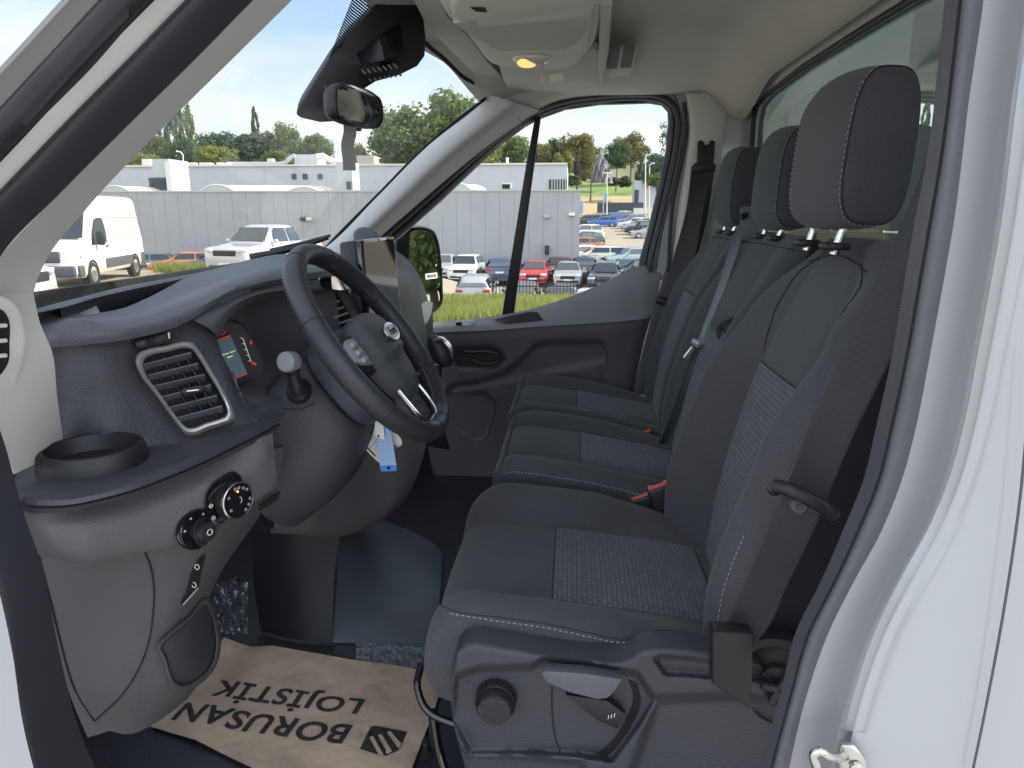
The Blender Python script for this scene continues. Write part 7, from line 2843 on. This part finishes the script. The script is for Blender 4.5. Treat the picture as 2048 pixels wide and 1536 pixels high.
for x_ in (1236, 1250, 1265, 1276):
    mb = MB()
    mb.box(at(x_, 332, Y=194.9), (.9, .2, 1.3))
    o = mb.build('window', M['tagw'], ho_)
    mb = MB()
    mb.box(at(x_, 332, Y=194.75), (.6, .1, 1.0))
    mb.build('pane', M['plinth'], o)
h2 = thing('house', 'low house with orange-edged roof at the rear edge of the door window', 'house', loc=at(1310, 350, Y=190))
mb = MB()
a, b = at(1290, 350, Y=190), at(1330, 330, Y=190)
mb.box(((a.x + b.x) / 2, 193, (a.z + b.z) / 2), (b.x - a.x, 6, b.z - a.z))
mb.build('wall', M['cream'], h2)
mb = MB()
mb.box(((a.x + b.x) / 2, 193, b.z + .3), (b.x - a.x + .8, 7, .6))
mb.build('roof', M['tile'], h2)
cn = thing('container', 'long dark blue container beyond the far parked cars', 'container', loc=pos(1240, 122))
a, b = at(1195, 425, Y=122), at(1287, 405, Y=122)
mb = MB()
mb.box(((a.x + b.x) / 2, 123.2, (a.z + b.z) / 2), (b.x - a.x, 2.4, b.z - a.z))
mb.build('container_body', stripe_mat('blue container steel', (.055, .065, .085), (.04, .045, .06), .5, .05), cn)
kb_ = thing('site_cabin', 'pale grey cabin with a dark door at the rear edge of the door window', 'cabin', loc=pos(1285, 132))
a, b = at(1267, 418, Y=130), at(1312, 361, Y=130)
mb = MB()
mb.box(((a.x + b.x) / 2, 132, (a.z + b.z) / 2), (b.x - a.x, 4, b.z - a.z))
mb.build('wall', M['wall2'], kb_)
mb = MB()
mb.box(at(1273, 395, Y=129.9), (.7, .1, 2.6))
mb.build('door', M['plinth'], kb_)
for px_, dist, y0, y1, lab in ((1162, 95, 402, 428, 'short light blue banner flag at the corner of the grey hall'), (1211, 118, 386, 405, 'slim blue banner pylon on the dry field behind the container')):
    t = thing('banner', lab, 'banner', 'blue banners', loc=pos(px_, dist))
    a, b = at(px_, y0, Y=dist), at(px_, y1, Y=dist)
    mb = MB()
    mb.box(((a.x), dist, (a.z + b.z) / 2), (.55, .06, a.z - b.z))
    mb.build('banner_cloth', mat('banner blue', (.25, .38, .62), .7), t)
    mb = MB()
    g0 = pos(px_, dist)
    mb.tube([Vector((a.x - .3, dist, g0.z)), Vector((a.x - .3, dist, (g0.z + a.z) / 2)), Vector((a.x - .3, dist, a.z))], .04, n=6)
    mb.build('pole', M['tagw'], t)
lwl = thing('low_wall', 'low white block wall beside the container', 'low wall', loc=pos(1290, 110))
a = at(1268, 416, Y=112)
b = at(1304, 428, Y=112)
mb = MB()
mb.box(((a.x + b.x) / 2, 112.5, (a.z + b.z) / 2), (b.x - a.x, 1, a.z - b.z))
mb.build('wall', M['unitw'], lwl)
# picket fence along the bank
fn = thing('picket_fence', 'thin black spiked metal fence on the grass bank before the parked cars', 'fence', loc=V(0, 27.5, terr(0, 27.5)))
mb = MB()
mr_ = MB()
n = 0
xa, xb = at(985, 430, Y=27.5).x, 5.2
k = 0
pk_ = MB()
while xa + k * .13 < xb:
    x = xa + k * .13
    zg = terr(x, 27.5)
    pk_.box(V(x, 27.5, zg + .50), (.028, .02, 1.0))
    pk_.box(V(x, 27.5, zg + 1.02), (.014, .014, .10))
    k += 1
pk_.build('pickets', M['black'], fn)
for h in (.18, .82):
    mb = MB()
    mb.box(V((xa + xb) / 2, 27.5, terr(0, 27.5) + h), (xb - xa, .03, .04))
    mb.build('rail', M['black'], fn)
for x in (xa, -1.0, 1.6, 4.2):
    mb = MB()
    mb.box(V(x, 27.5, terr(x, 27.5) + .55), (.06, .06, 1.15))
    mb.build('post', M['black'], fn)

# ---- cars
M['tyre'] = mat('tyre', (.018, .018, .02), .8)
M['alloy'] = mat('alloy wheel', (.45, .45, .46), .3, metal=.9)
M['carglass'] = mat('car window glass', (.02, .03, .035), .04, coat=.8, spec=1.0)
M['lampg'] = mat('headlamp', (.55, .56, .58), .1, coat=.8)
M['lampr'] = mat('tail lamp red', (.35, .02, .02), .2, coat=.6)
PAINT = {}


def paint(c_, name=None):
    if c_ not in PAINT:
        PAINT[c_] = mat('car paint', c_, .22, coat=.9, metal=.15 if sum(c_) < 1.6 else 0.0)
    return PAINT[c_]


def sect(x, hw, zb, zbelt, zmid=None, roofz=None, rhw=None):
    """half cross-section of a car at x: from the sill up to the belt (and roof)"""
    zm = zb + (zbelt - zb) * .55
    pts = [(hw * .90, zb), (hw * .985, zb + (zm - zb) * .35), (hw, zm), (hw * .985, zbelt - .08), (hw * .94, zbelt)]
    if roofz is not None:
        pts += [((hw * .92 + rhw) / 2, (zbelt + roofz) / 2), (rhw, roofz - .07), (rhw - .10, roofz - .015)]
        pts += [(rhw * .5, roofz)]
    else:
        pts += [(hw * .86, zbelt + .01), (hw * .7, zbelt + .02), (hw * .5, zbelt + .03), (hw * .3, zbelt + .035)]
    full = [Vector((x, -y, z)) for y, z in pts] + [Vector((x, y, z)) for y, z in reversed(pts)]
    return full


def car_proto(kind):
    """x forward is -L/2 .. rear +L/2 ; returns list of (name, mesh, parent index, slot kind)"""
    L, Wd, H, belt, hood = {'suv': (4.5, 1.86, 1.66, 1.05, 1.00), 'hatch': (4.3, 1.80, 1.46, .95, .86), 'estate': (4.7, 1.84, 1.48, .96, .86), 'pickup': (5.3, 1.90, 1.84, 1.18, 1.10)}[kind]
    hw = Wd / 2
    cl_ = .24 if kind in ('suv', 'pickup') else .18
    xs_ = {'suv': [(-2.25, .55, None), (-2.20, .78, None), (-2.05, .90, None), (-1.6, .98, None), (-1.05, 1.03, None), (-.35, 1.05, 1.60), (0, 1.05, 1.66), (.9, 1.05, 1.65), (1.7, 1.06, 1.60), (2.0, 1.05, 1.35), (2.18, 1.02, None), (2.25, .70, None)],
           'hatch': [(-2.15, .50, None), (-2.10, .66, None), (-1.95, .76, None), (-1.5, .84, None), (-.98, .92, None), (-.15, .95, 1.40), (.2, .95, 1.46), (.9, .96, 1.44), (1.5, .98, 1.36), (1.85, .98, 1.12), (2.08, .95, None), (2.15, .62, None)],
           'estate': [(-2.35, .50, None), (-2.30, .66, None), (-2.1, .76, None), (-1.6, .84, None), (-1.05, .92, None), (-.2, .95, 1.41), (.2, .96, 1.48), (1.2, .97, 1.46), (1.95, .98, 1.38), (2.15, .98, 1.15), (2.29, .95, None), (2.35, .62, None)],
           'pickup': [(-2.65, .70, None), (-2.60, .95, None), (-2.45, 1.04, None), (-1.9, 1.10, None), (-1.35, 1.16, None), (-.65, 1.18, 1.76), (-.3, 1.18, 1.84), (.6, 1.18, 1.82), (.85, 1.18, 1.60), (.95, 1.17, None), (2.55, 1.17, None), (2.65, .80, None)]}[kind]
    rhw = hw * .70
    rings = []
    for i, (x, zb_, rz) in enumerate(xs_):
        e = min(i, len(xs_) - 1 - i)
        w_ = hw * (.84 if e == 0 else .93 if e == 1 else 1.0)
        rings.append(sect(x, w_, cl_, zb_, roofz=rz, rhw=rhw))
    # interpolate for smoothness
    R_ = []
    nn2 = len(rings)
    for k in range((nn2 - 1) * 3 + 1):
        t = k / 3
        i = min(int(t), nn2 - 2)
        R_.append([a.lerp(b, t - i) for a, b in zip(rings[i], rings[i + 1])])
    mb_ = MB()
    mb_.loft(R_)
    out = [('body', mb_, None, 'paint')]
    ri = [i for i, q in enumerate(xs_) if q[2]]
    f0, f1 = xs_[ri[0] - 1], xs_[ri[0]]
    r0_, r1_ = xs_[ri[-1]], xs_[ri[-1] + 1]

    def quad(p):
        m_ = MB()
        m_.plate([p], (0, 0, .01))
        return m_
    # windscreen lies on the slope between hood end and roof start
    slope = (f1[2] - f0[1] - .035) / (f1[0] - f0[0])
    xa_, xb_ = f0[0] + .06, f1[0] - .05
    za_, zb2 = f0[1] + .035 + slope * (xa_ - f0[0]), f0[1] + .035 + slope * (xb_ - f0[0])
    m_ = MB()
    n_ = Vector((-(zb2 - za_), 0, (xb_ - xa_))).normalized() * .022
    m_.add([Vector((xa_, -hw * .82, za_)) + n_, Vector((xa_, hw * .82, za_)) + n_, Vector((xb_, rhw * .90, zb2)) + n_, Vector((xb_, -rhw * .90, zb2)) + n_], [(0, 1, 2, 3)])
    out.append(('windscreen', m_, 0, 'glass'))
    xa_, za_, xb_, zb2 = (r1_[0] - .04, r1_[1] + .035 + (r0_[2] - r1_[1] - .035) * .04 / max(.05, r1_[0] - r0_[0]) + .02, r0_[0] + .03, r0_[2] - .03) if kind != 'pickup' else (.93, 1.24, .86, 1.58)
    m_ = MB()
    n_ = Vector(((zb2 - za_), 0, (xa_ - xb_))).normalized() * .025
    m_.add([Vector((xa_, -hw * .80, za_)) + n_, Vector((xa_, hw * .80, za_)) + n_, Vector((xb_, rhw * .92, zb2)) + n_, Vector((xb_, -rhw * .92, zb2)) + n_], [(0, 1, 2, 3)])
    out.append(('rear_window', m_, 0, 'glass'))
    xm = (f1[0] + r0_[0]) / 2
    for sgn in (-1, 1):
        for (xa_, xb_) in ((f0[0] + .45, xm - .05), (xm + .05, r0_[0] + .02)):
            m_ = MB()
            zl_, zh_ = belt + .03 if kind != 'pickup' else 1.22, H - .12

            def sy(z):
                t = (z - belt) / (H - belt)
                return sgn * (lerp(hw * .94, rhw, min(1, t)) + .02)
            xt = max(xa_, f1[0] - .02)
            xe = xb_ - (.18 if xb_ > xm + .3 else 0)
            m_.add([Vector((xa_, sy(zl_), zl_)), Vector((xb_, sy(zl_), zl_)), Vector((xe, sy(zh_), zh_)), Vector((xt, sy(zh_), zh_))], [(0, 1, 2, 3)])
            out.append(('side_window', m_, 0, 'glass'))
    wr = .36 if kind in ('suv', 'pickup') else .32
    for sx in (-L * .30, L * .29):
        for sgn in (-1, 1):
            m_ = MB()
            m_.lathe((sx, sgn * (hw - .20), wr), (0, sgn, 0), [(0, 0), (wr, 0), (wr, .20), (wr * .92, .225), (wr * .70, .225)], 24)
            out.append(('wheel', m_, None, 'tyre'))
            wi_ = len(out) - 1
            m_ = MB()
            m_.lathe((sx, sgn * (hw - .20), wr), (0, sgn, 0), [(wr * .70, .222), (wr * .60, .200), (wr * .2, .215), (0, .22)], 20)
            out.append(('hub', m_, wi_, 'alloy'))
    fx, rx = -L / 2, L / 2
    hz = .70 if kind in ('hatch', 'estate') else .82
    if kind == 'pickup':
        hz = .95
    for sgn in (-1, 1):
        m_ = MB()
        m_.rbox((fx + .12, sgn * hw * .72, hz), (.26, .40, .13), .04, Matrix.Rotation(sgn * -.35, 3, 'Z'))
        out.append(('headlight', m_, 0, 'lampg'))
        m_ = MB()
        m_.rbox((rx - .09, sgn * hw * .74, hz + .12), (.18, .38, .15), .04, Matrix.Rotation(sgn * .3, 3, 'Z'))
        out.append(('tail_light', m_, 0, 'lampr'))
        m_ = MB()
        m_.rbox((f1[0] - .35, sgn * (hw + .09), belt + .06), (.12, .20, .14), .04)
        out.append(('wing_mirror', m_, 0, 'paint'))
    m_ = MB()
    m_.rbox((fx + .03, 0, hz - .10), (.10, Wd * .50, .20), .03)
    out.append(('grille', m_, 0, 'black'))
    m_ = MB()
    m_.rbox((fx + .05, 0, .36), (.14, Wd * .74, .14), .04)
    out.append(('lower_intake', m_, 0, 'black'))
    m_ = MB()
    m_.rbox((fx - .02, 0, .46), (.02, .50, .11), .005)
    m_.rbox((rx + .012, 0, hz - .05), (.02, .50, .11), .005)
    out.append(('number_plate', m_, 0, 'white'))
    if kind == 'suv':
        m_ = MB()
        m_.rbox((0, 0, .30), (L * .96, Wd * .985, .16), .05)
        out.append(('lower_cladding', m_, 0, 'black'))
    return out


CARS = {}


def car(kind, color, label, p, heading, group='cars parked by the halls', simple=False, name='parked_car', cat='car'):
    """heading: direction the nose points to, degrees from +X counter-clockwise"""
    t = thing(name, label, cat, group, loc=p)
    t.rotation_euler = (0, 0, R(heading + 180))
    if kind not in CARS:
        lst = []
        for nm, m_, par, sl in car_proto(kind):
            mm = {'paint': paint(color), 'glass': M['carglass'], 'tyre': M['tyre'], 'alloy': M['alloy'], 'lampg': M['lampg'], 'lampr': M['lampr'], 'black': M['black'], 'white': M['tagw']}[sl]
            o_ = m_.build(nm, mm, None, bevel=0, smooth_angle=45)
            COL.objects.unlink(o_)
            lst.append((o_, par, sl))
        CARS[kind] = lst
    made = []
    for o_, par, sl in CARS[kind]:
        c_ = o_.copy()
        COL.objects.link(c_)
        c_.parent = t if par is None else made[par]
        if sl == 'paint':
            c_.material_slots[0].link = 'OBJECT'
            c_.material_slots[0].material = paint(color)
        made.append(c_)
    return t


SILV, WHT, BLK, GRY, RED, BLU, NVY, ORG, TEAL_ = (.36, .37, .39), (.62, .62, .60), (.02, .02, .024), (.10, .11, .12), (.50, .02, .03), (.03, .13, .42), (.04, .06, .11), (.42, .15, .06), (.05, .38, .36)
TEAL = (.22, .32, .32)
W0 = 'cars parked along the grey hall'
car('hatch', SILV, 'silver car half hidden behind the far door mirror', pos(884, 47), 268, W0)
car('suv', WHT, 'white sport utility car facing forward against the grey wall', pos(932, 47), 268, W0)
car('suv', NVY, 'dark blue car parked tail out between the white car and the window divider', pos(1003, 47), 92, W0)
car('hatch', RED, 'bright red hatchback parked against the grey wall', pos(1071, 46.5), 269, W0)
car('hatch', SILV, 'silver hatchback right of the red one, at the wall corner', pos(1139, 46), 269, W0)
car('hatch', (.16, .02, .03), 'dark red car squeezed behind the silver hatchback', pos(1121, 49), 269, W0)
N0 = 'cars behind the picket fence'
car('suv', SILV, 'pale silver car seen tail first over the grass beside the mirror', pos(952, 38), 92, N0)
car('suv', GRY, 'dark grey car seen tail first behind the window divider', pos(1046, 35), 91, N0)
car('hatch', (.09, .10, .13), 'slate grey hatchback facing us behind the spiked fence', pos(1127, 34.5), 266, N0)
Q0 = 'cars in the crowded corner of the lot'
car('suv', BLK, 'black sport utility car facing us at the corner of the crowded lot', pos(1216, 44), 262, Q0)
car('suv', (.03, .04, .07), 'dark car seen tail first at the hall corner, behind the silver hatchback', pos(1180, 48), 80, Q0)
car('estate', (.55, .54, .48), 'grey estate car standing side-on behind the black one', pos(1195, 57), 185, Q0)
car('hatch', WHT, 'white car partly hidden by the hall corner', pos(1160, 58), 200, Q0)
car('hatch', ORG, 'orange-red car just past the hall corner', pos(1160, 66), 190, Q0)
car('hatch', (.03, .06, .05), 'dark green car behind the orange-red one', pos(1166, 73), 195, Q0)
car('hatch', TEAL, 'car with a turquoise roof behind the black one', pos(1262, 56), 200, Q0)
car('hatch', BLK, 'low black car at the right of the black sport utility car', pos(1266, 48), 210, Q0)
car('suv', WHT, 'white van-like car behind the orange-red one', pos(1168, 82), 185, Q0)
R0 = 'cars in the far side-on row'
for px_, d_, kd, col_, lab in ((1300, 84, 'hatch', SILV, 'nearest light silver car of the far side-on row'), (1287, 90, 'suv', BLK, 'black sport utility car in the far side-on row'), (1276, 96, 'hatch', (.30, .31, .33), 'grey car behind the black one in the far row'),
                               (1268, 102, 'estate', WHT, 'white estate car in the far side-on row'), (1262, 108, 'suv', (.20, .24, .30), 'blue-grey tall car in the far side-on row'), (1206, 106, 'hatch', BLU, 'bright blue car at the head of the far row'),
                               (1226, 113, 'suv', (.05, .10, .40), 'second blue car, half hidden in the far row'), (1190, 112, 'hatch', (.25, .26, .28), 'dull grey car left of the bright blue one'), (1172, 110, 'hatch', (.06, .07, .10), 'dark car at the left end of the far row'),
                               (1240, 118, 'suv', (.60, .60, .60), 'pale car in front of the container')):
    car(kd, col_, lab, pos(px_, d_), 183, R0)
car('hatch', (.55, .56, .56), 'silver car close behind the far door, only its roof and screen showing', pos(1450, 11.5, .02), 186, None)
# left part of the yard
car('pickup', (.50, .51, .52), 'white pickup truck facing the yard in front of the grey wall', pos(532, 27.5), 258, None, name='pickup_truck', cat='pickup truck')
car('hatch', ORG, 'small orange car in the grass between the white van and the pickup', pos(358, 46), 200, None)
car('hatch', (.10, .12, .12), 'dark car beside the small orange one behind the white van', pos(322, 47), 20, None)
car('hatch', (.06, .07, .09), 'dark car half hidden by grass left of the pickup', pos(424, 46), 190, None)
car('suv', (.50, .52, .55), 'light grey car at the left edge of the windscreen with its alloy wheel showing', pos(-185, 13.6), 12, None)

# ---- the tall white van
vn = thing('delivery_van', 'tall white panel van with grey lower trim parked in the sandy yard', 'van', loc=V(-16.1, 22.5, -2.12))
vL, vW, vH = 5.9, 2.06, 2.75


def vsec(x, hw, zb_, pts):
    full = [Vector((x, -y * hw, z)) for y, z in pts] + [Vector((x, y * hw, z)) for y, z in reversed(pts)]
    return full


def vst(z0, zs, ztop, tk):
    return [(.94, z0), (1.0, z0 + .12), (1.0, z0 + .45), (.99, zs * .5 + z0 * .5), (.98, zs), (lerp(.98, .90, tk), lerp(zs, ztop, .45)), (lerp(.98, .84, tk), lerp(zs, ztop, .90)), (lerp(.93, .76, tk), ztop - .02), (.4, ztop)]


st2 = [(-2.95, .86, vst(.42, .80, .90, .3)), (-2.90, .93, vst(.32, .90, 1.05, .3)), (-2.7, .98, vst(.30, 1.02, 1.16, .3)), (-2.3, 1.0, vst(.30, 1.15, 1.28, .4)), (-1.95, 1.0, vst(.32, 1.22, 1.42, .6)), (-1.5, 1.0, vst(.35, 1.28, 1.95, 1)), (-1.15, 1.0, vst(.35, 1.30, 2.42, 1)),
       (-.75, 1.0, vst(.35, 1.30, 2.66, 1)), (-.3, 1.0, vst(.35, 1.30, 2.73, 1)), (.8, 1.0, vst(.35, 1.30, 2.75, 1)), (2.2, 1.0, vst(.35, 1.30, 2.75, 1)), (2.85, 1.0, vst(.35, 1.30, 2.72, 1)), (2.93, .99, vst(.37, 1.30, 2.60, 1)), (2.95, .96, vst(.42, 1.30, 2.4, 1))]
rings = [vsec(x, vW / 2 * w_, 0, p) for x, w_, p in st2]
R2 = []
for k in range((len(rings) - 1) * 3 + 1):
    t = k / 3
    i = min(int(t), len(rings) - 2)
    R2.append([a.lerp(b, t - i) for a, b in zip(rings[i], rings[i + 1])])
mb = MB()
mb.loft(R2)
vparts = [('body', mb, None, M['white'])]
vparts[0] = ('body', mb, None, mat('sun tinted white van paint', (.60, .58, .535), .3, coat=.5))  # white paint with the sun's cream tint put into its colour
hw = vW / 2
m_ = MB()
m_.add([Vector((-1.98, -.86, 1.40)), Vector((-1.98, .86, 1.40)), Vector((-1.26, .74, 2.26)), Vector((-1.26, -.74, 2.26))], [(0, 1, 2, 3)])
for v in m_.v:
    v += Vector((-.045, 0, .05))
vparts.append(('windscreen', m_, 0, M['carglass']))
for sgn in (-1, 1):
    m_ = MB()
    y0_ = sgn * (hw * .985 + .012)
    y1_ = sgn * (hw * .925 + .012)
    m_.add([Vector((-1.80, y0_, 1.22)), Vector((-.55, y0_, 1.28)), Vector((-.50, (y0_ + y1_) / 2, 1.65)), Vector((-.58, y1_, 2.02)), Vector((-1.12, y1_, 2.04)), Vector((-1.5, (y0_ + y1_) / 2, 1.62))], [(0, 1, 2, 3, 4, 5)])
    vparts.append(('side_window', m_, 0, M['carglass']))
    m_ = MB()
    m_.rbox((.35, sgn * (hw + .012), .62), (2.45, .03, .30), .012)
    m_.rbox((-2.75, sgn * (hw - .05), .50), (.30, .16, .34), .05)
    m_.rbox((2.72, sgn * (hw - .01), .60), (.44, .05, .40), .02)
    vparts.append(('side_moulding', m_, 0, M['rubber']))
    m_ = MB()
    m_.rbox((-1.45, sgn * (hw + .14), 1.42), (.14, .22, .42), .05)
    vparts.append(('wing_mirror', m_, 0, M['black']))
    m_ = MB()
    m_.rbox((-2.60, sgn * (hw - .13), 1.00), (.36, .24, .22), .06, Matrix.Rotation(sgn * -.5, 3, 'Z'))
    vparts.append(('headlight', m_, 0, M['lampg']))
    m_ = MB()
    m_.rbox((-.62, sgn * (hw + .015), 1.15), (.16, .03, .05), .012)
    vparts.append(('door_handle', m_, 0, M['black']))
    m_ = MB()
    m_.tube([Vector((-.42, sgn * (hw + .002), .8)), Vector((-.42, sgn * (hw - .005), 1.3)), Vector((-.42, sgn * (hw * .93), 1.95))], .006, n=5)
    m_.tube([Vector((-.3, sgn * (hw * .925), 2.05)), Vector((1.2, sgn * (hw * .925), 2.08)), Vector((2.8, sgn * (hw * .925), 2.05))], .012, n=5)
    m_.tube([Vector((-.3, sgn * (hw * .985), 1.40)), Vector((1.2, sgn * (hw * .985), 1.42)), Vector((2.8, sgn * (hw * .985), 1.40))], .012, n=5)
    vparts.append(('pressed_crease', m_, 0, M['cream']))
    for sx in (-1.95, 1.85):
        m_ = MB()
        m_.lathe((sx, sgn * (hw - .21), .36), (0, sgn, 0), [(.43, .05), (.43, .222), (.37, .226), (.36, .05)], 26)
        vparts.append(('wheel_arch', m_, 0, M['black']))
        m_ = MB()
        m_.lathe((sx, sgn * (hw - .21), .36), (0, sgn, 0), [(0, 0), (.36, 0), (.36, .20), (.33, .228), (.24, .228)], 26)
        vparts.append(('wheel', m_, None, M['tyre']))
        m_ = MB()
        m_.lathe((sx, sgn * (hw - .21), .36), (0, sgn, 0), [(.24, .224), (.20, .200), (.12, .215), (.06, .235), (0, .235)], 20)
        vparts.append(('hub', m_, len(vparts) - 1, M['alloy']))
m_ = MB()
m_.rbox((-2.93, 0, .92), (.10, 1.10, .34), .05)
vparts.append(('grille', m_, 0, M['plinth']))
m_ = MB()
m_.rbox((-2.90, 0, .50), (.20, 1.84, .34), .07)
vparts.append(('bumper', m_, 0, M['plinth']))
made = []
for nm, m_, par, mm in vparts:
    o_ = m_.build(nm, mm, None, smooth_angle=45)
    o_.parent = vn if par is None else made[par]
    made.append(o_)
vn.rotation_euler = (0, 0, R(104.5))
SC.view_layers[0].update()
